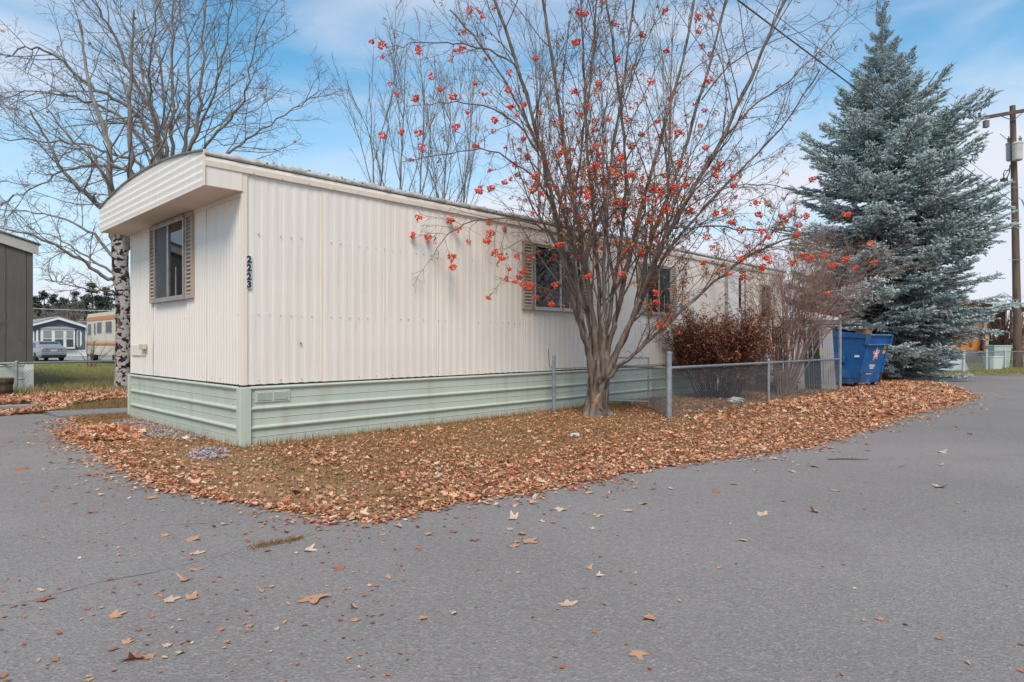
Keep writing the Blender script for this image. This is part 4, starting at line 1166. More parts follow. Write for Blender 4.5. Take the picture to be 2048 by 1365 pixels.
# ---------------------------------------------------------------- shrubs
def shrub(name, label, base, n, h, spread, seed, m, leaf=None, leaf_n=0, lean=(0, 0), r0=0.012, l3n=5, cat='shrub', droop=0.0, root=0.18, low=0.25):
    rng = random.Random(seed); t = empty(name, base); tag(t, label, cat)
    main = []
    for i in range(n):
        a = rng.uniform(0, 6.28); q = rng.random() ** 0.6
        d = Vector((math.cos(a) * spread * q + lean[0], math.sin(a) * spread * q + lean[1], 1.0)).normalized()
        L = h * rng.uniform(0.65, 1.05) / max(0.55, d.z ** 0.5)
        p0 = Vector((math.cos(a) * root * rng.random(), math.sin(a) * root * rng.random(), -0.03))
        main.append(path_from(p0, d + Vector((0, 0, 0.5)), L, r0 * rng.uniform(0.6, 1.3), 0.004, 9, 0.07, -droop, rng))
    branch_obj('stems', main, 5, m, t, kind='stuff')
    l2 = sprout(main, 8, rng, low, 0.98, ang=(15, 50), ratio=(0.25, 0.5), rr=0.5, seg=5, wander=0.12, up=0.02 - droop, rmin=0.003, taper=0.35)
    l3 = sprout(l2, l3n, rng, 0.15, 1.0, ang=(20, 60), ratio=(0.3, 0.65), rr=0.6, seg=4, wander=0.15, up=0.01 - droop, rmin=0.0022, lmin=0.1)
    branch_obj('twigs', l2 + l3, 3, m, t, kind='stuff')
    if leaf_n:
        nr = np.random.default_rng(seed)
        lv = np.array([(0, 0, 0), (0.28, 0.5, 0.08), (0, 1, -0.05), (-0.28, 0.5, 0.08)]); lf = np.array([(0, 1, 2, 3)])
        pool = []
        while len(pool) < leaf_n:
            p, r = rng.choice(l3 if rng.random() < 0.75 else l2)
            i = rng.randrange(len(p) - 1); pool.append(tuple(p[i].lerp(p[i + 1], rng.random())))
        c = np.array(leaf)[nr.integers(0, len(leaf), leaf_n)] * nr.uniform(0.75, 1.2, (leaf_n, 1))
        V, Q, C = scatter(lv, lf, np.array(pool), rot_np(nr.uniform(0, 6.3, leaf_n), nr.normal(0, 0.7, leaf_n), nr.normal(0, 0.7, leaf_n)), nr.uniform(0.03, 0.058, leaf_n), c)
        link('leaves', np_mesh('leaves', V, [Q], cols=C), LEAF, t)['kind'] = 'stuff'
    return t
SHB = mat('shrub_twig', (0.15, 0.105, 0.075), 0.9, spec=0.1)
SHR = mat('barberry_twig', (0.055, 0.032, 0.026), 0.9, spec=0.1)
LIL = mat('lilac_bark', (0.36, 0.24, 0.20), 0.9, col2=(0.25, 0.165, 0.135), scale=8, spec=0.12)
b1 = G(1436, 797)
shrub('barberry_shrub', 'rounded rusty red shrub behind the chain link fence', b1, 170, 1.62, 0.85, 301, SHR,
      [(0.33, 0.115, 0.07), (0.42, 0.16, 0.09), (0.22, 0.075, 0.05), (0.48, 0.23, 0.13), (0.15, 0.06, 0.045)], 21000, r0=0.007, l3n=5, droop=0.0, root=0.42)
b2 = Vector(((1570 - 1024) / FPX * 13.4, 13.4, 0))
shrub('lilac_shrub', 'tall bare tan twiggy shrub between the red shrub and the dumpster', b2, 40, 3.2, 0.70, 302, LIL, lean=(0.26, 0), r0=0.015, l3n=22, low=0.42, droop=0.024,
      leaf=[(0.33, 0.22, 0.13), (0.26, 0.15, 0.09)], leaf_n=350)
# little bare bush on the lawn by the motorhome and reddish twigs at the left home
shrub('bare_bush', 'little bare bush on the lawn in front of the motorhome', G(180, 734), 9, 1.6, 0.8, 303, SHB, r0=0.02, l3n=2)
shrub('red_twig_bush', 'reddish twiggy bush at the left edge beside the grey home', Vector((-12.4, 14.4, 0)), 16, 1.5, 0.6, 304, mat('red_twig', (0.16, 0.05, 0.04), 0.9), r0=0.01, l3n=3)
# ================================================================== chain link fences
def chain_link(parent, a, b, z0, z1, pitch=0.06, r=0.0022, m=GALV):
    """woven diamond wire between two ground points (parent at the world origin)"""
    a = Vector((a[0], a[1], 0)); b = Vector((b[0], b[1], 0)); L = (b - a).length; d = (b - a) / L; nrm = Vector((-d.y, d.x, 0))
    n = int(L / pitch); rows = int((z1 - z0) / (pitch * 0.5)); paths = []
    for i in range(n + 1):
        for s in (0, 1):
            pts = []
            for k in range(rows + 1):
                off = (k % 2) * 0.5 if s == 0 else 1.0 - (k % 2) * 0.5
                u = (i + off + 0.0) * pitch
                pts.append(a + d * min(u, L) + nrm * (0.0035 if (k % 2) else -0.0035) + Vector((0, 0, z0 + k * pitch * 0.5)))
            if s == 0: paths.append((pts, [r] * len(pts)))
            else: paths.append(([p + d * (0.5 * pitch if False else 0) for p in pts], [r] * len(pts)))
    # knuckled tips along the top
    V, Q = tubes_np(paths, 3)
    return link('chain_link_mesh', np_mesh('chain_link_mesh', V, Q, False), m, parent)

def post(parent, p, h, r=0.03, cap=True, name='post', m=GALV):
    prof = [(r, -0.05), (r, h)] + ([(r * 1.12, h + 0.001), (r * 1.1, h + 0.02), (r * 0.6, h + 0.04), (0.0, h + 0.045)] if cap else [(0, h)])
    o = MB().lathe(prof, c=(p[0], p[1], 0), sides=12).build(name, m, parent, smooth=False)
    return o

PA, PB = G(1338, 838), G(1680, 783)
fence = empty('chain_link_fence'); tag(fence, 'low grey chain link fence running from the thick gate post to the dumpster', 'fence')
RAIL = 0.745
p = post(fence, PA, 0.95, 0.042, name='gate_post')
for zc in (0.25, 0.42, 0.60, 0.72): MB().lathe([(0.046, zc), (0.046, zc + 0.03)], c=(PA.x, PA.y, 0), sides=12).build('band', GALV, p)
post(fence, PB, 1.72, 0.034, name='tall_post')
MB().tube([PA + Vector((0, 0, RAIL)), PB + Vector((0, 0, RAIL))], 0.021, 8).build('top_rail', GALV, fence)
for f in (0.47,):
    q = PA.lerp(PB, f); post(fence, q, RAIL + 0.03, 0.027)
nrm = Vector((-(PB - PA).y, (PB - PA).x, 0)).normalized() * 0.028
chain_link(fence, PA + nrm, PB + nrm, 0.01, RAIL + 0.035)

# gate between the home and the fence
GA = G(1108, 826)
gp = post(None, GA, 0.885, 0.026); gp.name = 'fence_post'
tag(gp, 'lone grey steel post with cap on the lawn left of the berry tree', 'post')
gate = empty('chain_link_gate'); tag(gate, 'low chain link gate standing half open behind the berry tree trunk', 'gate')
g0, g1 = G(1208, 815), G(1297, 818)
fr = MB()
fr.tube([g0 + Vector((0, 0, 0.10)), g0 + Vector((0, 0, 0.86)), g1 + Vector((0, 0, 0.86)), g1 + Vector((0, 0, 0.04))], 0.018, 8)
fr.build('gate_frame', GALV, gate)
MB().tube([g0 + Vector((0, 0, 0.12)), g1 + Vector((0, 0, 0.12))], 0.016, 8).build('lower_rail', GALV, gate)
MB().tube([g1.lerp(g0, 1.0) + Vector((0, 0, 0.735)), PA + Vector((0, 0, 0.735))], 0.015, 8).build('cross_rail', GALV, gate)
chain_link(gate, g0, g1, 0.11, 0.86)
for f in (0.25, 0.55, 0.8):
    q = g0.lerp(g1, f) + Vector((0, 0, 0.87)); c = [(q + Vector((0.05 * math.cos(a), 0, 0.05 + 0.05 * math.sin(a)))) for a in [R(-100 + i * 35) for i in range(8)]]
    MB().tube(c, 0.005, 5).build('scroll', GALV, gate)
chain_link(gate, g1 + Vector((0.05, 0, 0)), PA, 0.02, 0.73)

# ---- tall enclosure fence with white and green privacy slats
slf = empty('slat_fence', PB, 0); tag(slf, 'tall chain link panel with white and dark green slats left of the dumpster', 'fence')
SLW = mat('white_slat', (0.60, 0.58, 0.60), 0.6, col2=(0.48, 0.46, 0.47), scale=5); SLG = mat('green_slat', (0.022, 0.06, 0.055), 0.5, col2=(0.03, 0.045, 0.045), scale=5)
sd = Vector((-0.80, 0.60, 0)).normalized()
sm_w = MB().box(-0.021, 0.021, -0.003, 0.003, 0.03, 1.46).mesh('slat'); sm_w.materials.append(SLW)
sm_g = MB().box(-0.021, 0.021, -0.003, 0.003, 0.03, 1.46).mesh('slat'); sm_g.materials.append(SLG)
ang = math.atan2(sd.y, sd.x); r_ = random.Random(8)
for i in range(34):
    band = (i + 1) // 7
    q = sd * (0.10 + i * 0.0515)
    link('slat', sm_w if band % 2 == 0 else sm_g, None, slf, loc=(q.x, q.y, r_.gauss(0, 0.012)), rot=(0, R(2.2) + r_.gauss(0, 0.008), ang))
MB().tube([Vector((0, 0, 1.50)), sd * 1.9 + Vector((0, 0, 1.50))], 0.02, 8).build('top_rail', GALV, slf)
p2 = sd * 1.9
MB().lathe([(0.03, -0.05), (0.03, 1.6), (0, 1.62)], c=(p2.x, p2.y, 0), sides=10).build('post', GALV, slf)
nn = Vector((sd.y, -sd.x, 0)) * -0.012
V_par = chain_link(slf, (nn.x, nn.y), tuple((sd * 1.88 + nn)[:2]), 0.02, 1.5, pitch=0.07, r=0.0016, m=mat('dark_wire', (0.16, 0.17, 0.18), 0.6, metallic=0.4))

# small white shed behind it
shd = empty('white_shed', Vector((8.55, 17.6, 0)), R(20)); tag(shd, 'small white shed with sloped roof behind the slatted fence', 'shed')
bx('wall', WHITEP, shd, -1.0, 0.55, 0, 1.6, 0, 1.75)
MB().hexa([(-1.1, -0.12, 1.74), (0.65, -0.12, 1.74), (0.65, 1.7, 2.1), (-1.1, 1.7, 2.1)], [(-1.1, -0.12, 1.80), (0.65, -0.12, 1.80), (0.65, 1.7, 2.16), (-1.1, 1.7, 2.16)]).build('roof', mat('white_roofing', (0.66, 0.69, 0.74), 0.6), shd)
dd = bx('door', mat('grey_door', (0.4, 0.42, 0.44), 0.6), shd, -0.6, 0.15, -0.02, -0.004, 0.05, 1.6)

# ================================================================== dumpster
BLUE = mat('dumpster_blue_paint', (0.018, 0.125, 0.36), 0.45, col2=(0.012, 0.075, 0.23), scale=3.0, bump=0.12, bscale=7, rvar=0.25)
BLUE2 = mat('dumpster_worn_rim', (0.035, 0.14, 0.30), 0.55, col2=(0.22, 0.19, 0.16), scale=9, lo=0.5, hi=0.72)
bark_patches(BLUE, (0.10, 0.055, 0.035), 7.0, (1, 1, 0.7), 0.66, 0.74)
bark_patches(BLUE, (0.06, 0.19, 0.38), 4.0, (1, 1, 0.5), 0.58, 0.72)
LID = mat('black_plastic_lid', (0.045, 0.052, 0.062), 0.5, col2=(0.08, 0.085, 0.095), scale=4)
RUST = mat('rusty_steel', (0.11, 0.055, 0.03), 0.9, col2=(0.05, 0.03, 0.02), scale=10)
YEL = mat('yellow_sticker', (0.70, 0.43, 0.03), 0.5); WST = mat('white_sticker', (0.8, 0.8, 0.8), 0.5); RST = mat('red_sticker', (0.55, 0.03, 0.07), 0.5)
Dn = G(1714, 777.0)
fd = Vector((0.88, 0.475, 0)).normalized()
# local x: along the front (away to the right), local y: back (to the left, behind the fence), z up
dump = empty('dumpster', Dn, math.atan2(fd.y, fd.x))
tag(dump, 'blue steel waste dumpster on casters with dark lid and star emblem', 'dumpster')
FW, FD_, ZB, ZT = 0.88, 1.15, 0.13, 1.32
SL = 0.31      # the front leans out towards the top
def dm(x, y, z): return Vector((x, y, z))
mb = MB()
# shell: four walls with thickness, open top
def wallq(a, b, c, d, n, th=0.012):
    n = Vector(n) * th; mb.hexa([a, b, c, d], [a + n, b + n, c + n, d + n])
f0, f1 = dm(0, 0, ZB), dm(FW, 0, ZB); t0, t1 = dm(0, -SL, ZT), dm(FW, -SL, ZT)
b0_, b1_ = dm(0, FD_, ZB), dm(FW, FD_, ZB); bt0, bt1 = dm(0, FD_, ZT + 0.16), dm(FW, FD_, ZT + 0.16)
wallq(f0, f1, t1, t0, (0, 1, 0)); wallq(b1_, b0_, bt0, bt1, (0, -1, 0)); wallq(b0_, f0, t0, bt0, (1, 0, 0)); wallq(f1, b1_, bt1, t1, (-1, 0, 0))
wallq(f0, b0_, b1_, f1, (0, 0, 1))
body = mb.build('body', BLUE, dump)
# rims, front pocket bar, corner gussets, ribs
mb = MB()
mb.tube([t0 + dm(-0.01, -0.01, -0.02), t1 + dm(0.01, -0.01, -0.02)], 0.026, 6); mb.build('front_rim', BLUE2, dump)
yb = -SL * 0.79 - 0.055; zb = ZB + (ZT - ZB) * 0.79
bx('lift_bar', BLUE2, dump, -0.03, FW + 0.03, yb - 0.01, yb + 0.05, zb - 0.014, zb + 0.018)
for x0 in (-0.022, FW + 0.012):
    MB().hexa([(x0, yb - 0.02, zb), (x0 + 0.012, yb - 0.02, zb), (x0 + 0.012, yb + 0.10, zb), (x0, yb + 0.10, zb)], [(x0, -SL - 0.05, ZT - 0.01), (x0 + 0.012, -SL - 0.05, ZT - 0.01), (x0 + 0.012, -SL + 0.05, ZT - 0.01), (x0, -SL + 0.05, ZT - 0.01)]).build('bar_bracket', BLUE2, dump)
for x0 in (-0.012, FW - 0.05):      # edge angle irons of the leaning front
    MB().hexa([(x0, -0.03, ZB), (x0 + 0.06, -0.03, ZB), (x0 + 0.06, 0.01, ZB), (x0, 0.01, ZB)], [(x0, -SL * 0.72 - 0.03, ZB + (ZT - ZB) * 0.72), (x0 + 0.06, -SL * 0.72 - 0.03, ZB + (ZT - ZB) * 0.72), (x0 + 0.06, -SL * 0.72 + 0.01, ZB + (ZT - ZB) * 0.72), (x0, -SL * 0.72 + 0.01, ZB + (ZT - ZB) * 0.72)]).build('corner_iron', BLUE, dump)
    MB().hexa([(x0 - 0.004, -0.045, ZB), (x0 + 0.045, -0.045, ZB), (x0 + 0.045, -0.02, ZB), (x0 - 0.004, -0.02, ZB)], [(x0 - 0.004, -SL * 0.2 - 0.045, ZB + 0.24), (x0 + 0.045, -SL * 0.2 - 0.045, ZB + 0.24), (x0 + 0.045, -SL * 0.2 - 0.02, ZB + 0.24), (x0 - 0.004, -SL * 0.2 - 0.02, ZB + 0.24)]).build('scuff_plate', RUST, dump)
# side stiffening crease and upper band on the near side
MB().hexa([(-0.018, -SL + 0.06, ZT - 0.10), (0, -SL + 0.06, ZT - 0.10), (0, FD_, ZT - 0.02), (-0.018, FD_, ZT - 0.02)], [(-0.018, -SL + 0.02, ZT - 0.005), (0, -SL + 0.02, ZT - 0.005), (0, FD_, ZT + 0.10), (-0.018, FD_, ZT + 0.10)]).build('side_band', BLUE, dump)
bx('base_crease', BLUE, dump, -0.010, -0.001, 0.03, FD_, ZB + 0.12, ZB + 0.14)
bx('fork_pocket', BLUE, dump, -0.10, -0.012, 0.30, FD_ - 0.1, 0.62, 0.78, bev=0.008)
# lids: two plastic panels, propped a little open, and cardboard rubbish showing
for x0, x1 in ((-0.04, FW / 2 - 0.01), (FW / 2 + 0.01, FW + 0.04)):
    mb = MB(); n = 6
    A = [Vector((x0, FD_ + 0.05 - (FD_ + 0.24) * i / n, ZT + 0.20 + 0.05 * math.sin(i / n * 3.0) - 0.03 * (i / n) + (0.02 if x0 < 0 else 0.0))) for i in range(n + 1)]
    Bq = [Vector((x1, p.y, p.z - 0.004)) for p in A]
    for i in range(n):
        mb.hexa([A[i], Bq[i], Bq[i + 1], A[i + 1]], [p + Vector((0, 0, 0.028)) for p in (A[i], Bq[i], Bq[i + 1], A[i + 1])])
    mb.box(x0, x1, A[n].y - 0.02, A[n].y + 0.006, A[n].z - 0.035, A[n].z + 0.03)
    mb.build('lid', LID, dump)
bx('hinge_rod', LID, dump, -0.06, FW + 0.06, FD_ + 0.02, FD_ + 0.06, ZT + 0.15, ZT + 0.19)
bx('inner_shadow_floor', RUST, dump, 0.02, FW - 0.02, -SL * 0.55, FD_ - 0.02, ZT - 0.42, ZT - 0.40)  # dark sheet standing in for the shadow inside the bin
CARD = mat('cardboard', (0.26, 0.13, 0.06), 0.9)
bx('cardboard_flap', CARD, dump, 0.04, 0.34, -0.20, 0.05, ZT - 0.38, ZT + 0.13, M=Matrix.Translation((0, 0, 0)) @ Matrix.Rotation(R(8), 4, 'Z'))
# casters
def caster(x, y):
    c = MB().box(x - 0.03, x + 0.03, y - 0.035, y + 0.035, 0.105, ZB - 0.001).box(x - 0.036, x - 0.030, y - 0.03, y + 0.03, 0.035, 0.105).box(x + 0.030, x + 0.036, y - 0.03, y + 0.03, 0.035, 0.105).build('caster', RUST, dump)
    MB().lathe([(0.02, -0.025), (0.055, -0.025), (0.06, -0.015), (0.06, 0.015), (0.055, 0.025), (0.02, 0.025)], sides=14).build('wheel', RUBBER, c, loc=(x, y, 0.055), rot=(0, R(90), 0))
for cx, cy in ((0.10, 0.10), (FW - 0.1, 0.10), (0.10, FD_ - 0.12), (FW - 0.1, FD_ - 0.12)): caster(cx, cy)
# emblem and lettering on the leaning front: frame with its own axes
fn = Vector((0, -(ZT - ZB), -SL)).normalized(); fu = Vector((0, -SL, ZT - ZB)).normalized()
MF = Matrix(((1, fn.x * 0 + 0, 0, 0), (0, 0, 0, 0), (0, 0, 0, 0), (0, 0, 0, 1)))
MF = Matrix.Identity(4)
for i, v in enumerate((Vector((1, 0, 0)), fu, fn)):
    for j in range(3): MF[j][i] = v[j]
def on_front(x, h, lift): return Matrix.Translation(Vector((x, 0, ZB)) + fu * h + fn * lift) @ MF
def star(ro, ri, sx, sy, th, rot=0.0):
    pts = []
    for i in range(10):
        a = math.pi / 2 + i * math.pi / 5 + rot; q = ro if i % 2 == 0 else ri
        pts.append((q * math.cos(a) * sx, q * math.sin(a) * sy))
    return MB().prism(pts, 0, th, lambda u, v, w: (u, v, w))
o = star(0.175, 0.098, 0.82, 1.12, 0.002, 0.12).build('emblem', WST, dump); o.matrix_local = on_front(0.46, 0.74, 0.006)
o2 = star(0.155, 0.084, 0.82, 1.12, 0.002, 0.12).build('emblem_red', RST, o); o2.matrix_local = Matrix.Translation((0, 0, 0.0025))
o3 = star(0.112, 0.058, 0.82, 1.12, 0.002, 0.12).build('emblem_white', WST, o); o3.matrix_local = Matrix.Translation((0, 0, 0.005))
mb = MB()
for k in range(5):
    a = R(90 + 72 * k + 7 + 36); M_ = Matrix.Rotation(a, 4, 'Z')
    mb.box(0.02, 0.105, -0.006, 0.006, 0.0, 0.002, M_)
o4 = mb.build('emblem_ribs', RST, o); o4.matrix_local = Matrix.Translation((0, 0, 0.0075))
for txt, hh, sz, mm, xx in (('REPUBLIC', 0.43, 0.085, WST, 0.42), ('SERVICES', 0.368, 0.055, WST, 0.42)):
    me = text_mesh('lettering', txt, sz, mm, 0.001, shear=0.15, bold=0.002); o = link('lettering', me, None, dump); o.matrix_local = on_front(xx, hh, 0.006) @ Matrix.Scale(0.62, 4, (1, 0, 0))
for hh, wd, mm, xx in ((0.275, 0.20, RST, 0.36), (0.225, 0.20, WST, 0.36)):
    mb = MB(); q = -wd / 2; rr = random.Random(int(hh * 1000))
    while q < wd / 2:
        w_ = rr.uniform(0.008, 0.02); mb.box(q, q + w_, -0.010, 0.010 + rr.uniform(-0.004, 0.004), 0, 0.001); q += w_ + 0.006
    o = mb.build('small_print', mm, dump); o.matrix_local = on_front(xx, hh, 0.006)
o = MB().box(-0.055, 0.055, -0.10, 0.10, 0, 0.002).build('warning_sticker', YEL, dump); o.matrix_local = on_front(FW - 0.12, 0.84, 0.006)
o = MB().box(-0.045, 0.045, -0.01, 0.02, 0, 0.001).build('sticker_print', RUST, o); o.matrix_local = Matrix.Translation((0, 0, 0.0025))
bx('plate_label', WST, dump, -0.014, -0.001, -0.06, 0.06, 0.76, 0.81)
bx('warning_sticker', YEL, dump, -0.014, -0.001, 0.90, 1.06, 0.66, 0.98)

# ================================================================== utility pole and cables
UY = 28.2
ub = Vector(((2036 - 1024) / FPX * UY, UY, 0))
pole = empty('utility_pole', ub); tag(pole, 'weathered brown wooden utility pole with cross arm and transformers at the right edge', 'utility pole')
ZTOP = P(2025, 212, UY).z
xt = (2025 - 2036) / FPX * UY
sp = smooth_path([(0, 0, -0.1), (xt * 0.3, 0, ZTOP * 0.33), (xt * 0.62, 0, ZTOP * 0.66), (xt, 0, ZTOP)], [0.175, 0.15, 0.13, 0.108], 5)
MB().tube(sp[0], sp[1], 12).build('shaft', POLEW, pole, smooth=False)
r_ = random.Random(3)
za = P(2025, 226, UY).z; zl = P(1953, 239, UY).z
def ul(px, py, dy=0.0): return P(px, py, UY + dy) - ub
ax_d = Vector((1, -0.30, 0)).normalized()
arm = MB(); A0, A1 = ul(1955, 240, 0.4), ul(2105, 214, -0.7)
d = (A1 - A0).normalized(); up = Vector((0, 0, 1)); sdv = d.cross(up).normalized(); up = sdv.cross(d)
arm.hexa([A0 - sdv * .05 - up * .07 + Vector((0, -.2, 0)), A0 + sdv * .05 - up * .07 + Vector((0, -.2, 0)), A0 + sdv * .05 + up * .07 + Vector((0, -.2, 0)), A0 - sdv * .05 + up * .07 + Vector((0, -.2, 0))],
         [A1 - sdv * .05 - up * .07 + Vector((0, -.2, 0)), A1 + sdv * .05 - up * .07 + Vector((0, -.2, 0)), A1 + sdv * .05 + up * .07 + Vector((0, -.2, 0)), A1 - sdv * .05 + up * .07 + Vector((0, -.2, 0))])
ARMW = mat('grey_crossarm_wood', (0.13, 0.105, 0.09), 0.9, col2=(0.08, 0.065, 0.055), scale=9)
arm.build('cross_arm', ARMW, pole)
MB().tube([ul(1997, 231, -.1), ul(2024, 241, -.15)], 0.018, 5).build('brace', GALV, pole)
MB().tube([ul(2050, 222, -.3), ul(2027, 241, -.15)], 0.018, 5).build('brace', GALV, pole)
def insul(px, py, s=1.0, nm='insulator'):
    q = ul(px, py, 0.0)
    MB().lathe([(0.02 * s, 0), (0.07 * s, 0.03 * s), (0.03 * s, 0.07 * s), (0.075 * s, 0.11 * s), (0.03 * s, 0.15 * s), (0.06 * s, 0.19 * s), (0.02 * s, 0.24 * s)], c=tuple(q), sides=8).build(nm, mat('brown_porcelain', (0.05, 0.035, 0.035), 0.3), pole)
insul(1959, 236); insul(2085, 214)
bx('fuse_cutout', mat('cutout_grey', (0.14, 0.14, 0.15), 0.5), pole, *sum([[c - .09, c + .09] for c in ul(1972, 246, 0.1)[:2]], []), ul(1972, 254, 0)[2], ul(1972, 240, 0)[2])
TRF = mat('transformer_grey', (0.50, 0.50, 0.47), 0.45, col2=(0.40, 0.39, 0.36), scale=4)
for px, dy in ((2022, 0.35), (2035, -0.38)):
    c = ul(px, 322, dy); hh = (322 - 287) / FPX * UY
    tf = MB().lathe([(0.14, 0), (0.185, 0.04), (0.19, hh - 0.06), (0.21, hh - 0.05), (0.21, hh), (0.13, hh + 0.06), (0, hh + 0.07)], c=tuple(c), sides=16).build('transformer', TRF, pole)
    MB().lathe([(0.03, hh + 0.05), (0.07, hh + 0.10), (0.04, hh + 0.14), (0.08, hh + 0.19), (0.03, hh + 0.26), (0.02, hh + 0.32)], c=(c[0] + (-0.1 if px < 2030 else 0.12), c[1], c[2]), sides=8).build('bushing', mat('grey_porcelain', (0.2, 0.2, 0.22), 0.3), tf)
MB().tube([ul(2000, 268, 0), ul(2008, 275, 0), ul(2016, 280, .2)], 0.014, 4).build('lead_wire', WIRE, pole)
MB().tube([ul(2020, 330, .2), ul(2019, 345, .2), ul(2013, 358, .2), ul(2008, 357, .1), ul(2007, 348, .1), ul(2010, 341, .1), ul(2018, 341, 0)], 0.022, 5).build('drop_loop', WIRE, pole)
bx('splice_box', WIRE, pole, *sum([[c - .10, c + .10] for c in ul(2008, 358, 0.1)[:2]], []), ul(2008, 362, 0)[2], ul(2008, 356, 0)[2])
for py in (375, 440, 520, 600):
    q = ul(2030, py, -0.2); MB().tube([q + Vector((-0.3, 0, 0)), q + Vector((0.3, 0, 0))], 0.012, 5).build('step_bolt', GALV, pole)
MB().tube([ul(2038, 395, -.3), ul(2044, 400, -.4), ul(2050, 415, -.4)], 0.03, 5).build('bracket', GALV, pole)
def cable(name, label, a, b, r, sag, ext=None, n=24, group=None):
    a, b = Vector(a), Vector(b); pts = []
    for i in range(n + 1):
        t = i / n; p = a.lerp(b, t); p.z -= sag * 4 * t * (1 - t); pts.append(p)
    o = MB().tube(pts, r, 5).build(name, WIRE); tag(o, label, 'cable', group); return o
# service drops pass overhead towards a house behind the camera
far_a = P(2032, 408, UY - 0.2); near_a = P(1487, 0, 12.5)
dirn = near_a - far_a
cable('power_cable', 'thick black overhead cable crossing in front of the spruce', far_a, far_a + dirn * 1.9 + Vector((0, 0, 0.3)), 0.017, 0.25)
far_b = P(2032, 392, UY - 0.2); near_b = P(1530, 0, 13.2)
cable('power_cable', 'thin upper overhead cable crossing in front of the spruce', far_b, far_b + (near_b - far_b) * 1.9, 0.0075, 0.15)
cable('power_cable', 'thin cable running from the cross arm over the spruce top', P(1960, 232, UY), P(1400, -230, 20), 0.006, 0.2)
cable('power_cable', 'slack thin cable tied to the pole below the transformers', P(2020, 335, UY), P(1950, 395, 33), 0.012, 0.35)
for i, (y0, y1, lb) in enumerate(((607, 612, 'highest of the thin wires in front of the far pines'), (630, 636, 'middle wire in front of the far pines'), (657, 660, 'lowest wire over the blue grey home roof'))):
    o = cable('power_cable', lb, P(-80, y0 - 2, 70), P(420, y1 + 3, 66), 0.035, 0.6)
    o.data.materials.clear(); o.data.materials.append(mat('pale_wire', (0.42, 0.44, 0.46), 0.5))
# little dark posts beside the spruce
for px, lb in ((1832, 'thin dark fence post right of the dumpster under the spruce'), (1824, 'slim wire stake next to the dark fence post under the spruce')):
    q = G(px, 757); o = MB().tube([q + Vector((0, 0, -0.05)), q + Vector((0, 0, 0.95 if px > 1830 else 0.75))], 0.035 if px > 1830 else 0.018, 7).build('fence_stake', mat('dark_post', (0.05, 0.045, 0.045), 0.8)); tag(o, lb, 'post')

# ================================================================== dark grey home at the left edge
GREYS = mat('grey_brown_siding', (0.125, 0.112, 0.105), 0.75, col2=(0.10, 0.088, 0.082), scale=4, stretch=(6, 6, 0.6))
TRIMG = mat('pale_grey_trim', (0.46, 0.445, 0.42), 0.6, col2=(0.38, 0.36, 0.33), scale=4)
gc = G(66, 780.5)
gh = empty('grey_home', gc, HROT + math.pi)          # local +x runs left and towards the camera, +y away from it is -S
tag(gh, 'dark grey panelled mobile home with pale trim at the left edge', 'mobile home')
# local frame: x along -LD, y along -SD ; the home body lies at y<0 (further away)
GW, GL, gz0 = 4.2, 12.0, 0.61
def gz(x): return 3.42 + 0.30 * min(x, GW - x)
mb = MB()
mb.prism([(0, gz0), (GW, gz0), (GW, gz(GW)), (GW / 2, gz(GW / 2)), (0, gz(0))], -0.02, -GL, lambda u, v, w: (u, w, v)); mb.build('wall_core', GREYS, gh)
x = 0.0; k = 0; r_ = random.Random(2)
for w in (0.13, 0.38, 0.40, 0.40, 0.40, 0.40, 0.40, 0.40, 0.40, 0.40, 0.39):
    x1 = x + w - 0.012
    MB().hexa([(x, -0.02, gz0 + 0.002), (x1, -0.02, gz0 + 0.002), (x1, 0.0 + 0.002 * (k % 2), gz0 + 0.002), (x, 0.0 + 0.002 * (k % 2), gz0 + 0.002)],
              [(x, -0.02, gz(x) - 0.01), (x1, -0.02, gz(x1) - 0.01), (x1, 0.0 + 0.002 * (k % 2), gz(x1) - 0.01), (x, 0.0 + 0.002 * (k % 2), gz(x) - 0.01)]).build('siding_board', GREYS, gh)
    x += w; k += 1
for xa, xb in ((-0.10, GW / 2), (GW / 2, GW + 0.10)):
    def zt(x): return 3.42 + 0.30 * (x if xa < 1 else GW - x)
    MB().hexa([(xa, 0.004, zt(xa) - 0.20), (xb, 0.004, zt(xb) - 0.20), (xb, 0.06, zt(xb) - 0.20), (xa, 0.06, zt(xa) - 0.20)], [(xa, 0.004, zt(xa) + 0.03), (xb, 0.004, zt(xb) + 0.03), (xb, 0.06, zt(xb) + 0.03), (xa, 0.06, zt(xa) + 0.03)]).build('gable_trim', TRIMG, gh)
    MB().hexa([(xa - 0.04, -GL, zt(xa) + 0.035), (xb, -GL, zt(xb) + 0.035), (xb, 0.09, zt(xb) + 0.035), (xa - 0.04, 0.09, zt(xa) + 0.035)], [(xa - 0.04, -GL, zt(xa) + 0.07), (xb, -GL, zt(xb) + 0.07), (xb, 0.09, zt(xb) + 0.07), (xa - 0.04, 0.09, zt(xa) + 0.07)]).build('roof', mat('grey_shingles', (0.16, 0.15, 0.145), 0.9, col2=(0.10, 0.095, 0.09), scale=12), gh)
PALES = mat('pale_green_skirting', (0.52, 0.56, 0.53), 0.6, col2=(0.44, 0.47, 0.44), scale=3)
for zb_, zt_ in ((-0.03, 0.28), (0.285, 0.606)):
    bx('skirting_panel', PALES, gh, 0.0, GW, -0.03, -0.004, zb_, zt_)
bx('skirting_core', PALES, gh, 0.02, GW - 0.02, -GL, -0.031, -0.03, 0.60)
for zc in (0.275, 0.585): bx('skirting_rail', WHITEP, gh, 0.0, GW, -0.006, 0.014, zc, zc + 0.022)
bx('skirting_post', WHITEP, gh, -0.01, 0.16, -0.004, 0.016, -0.03, 0.61)

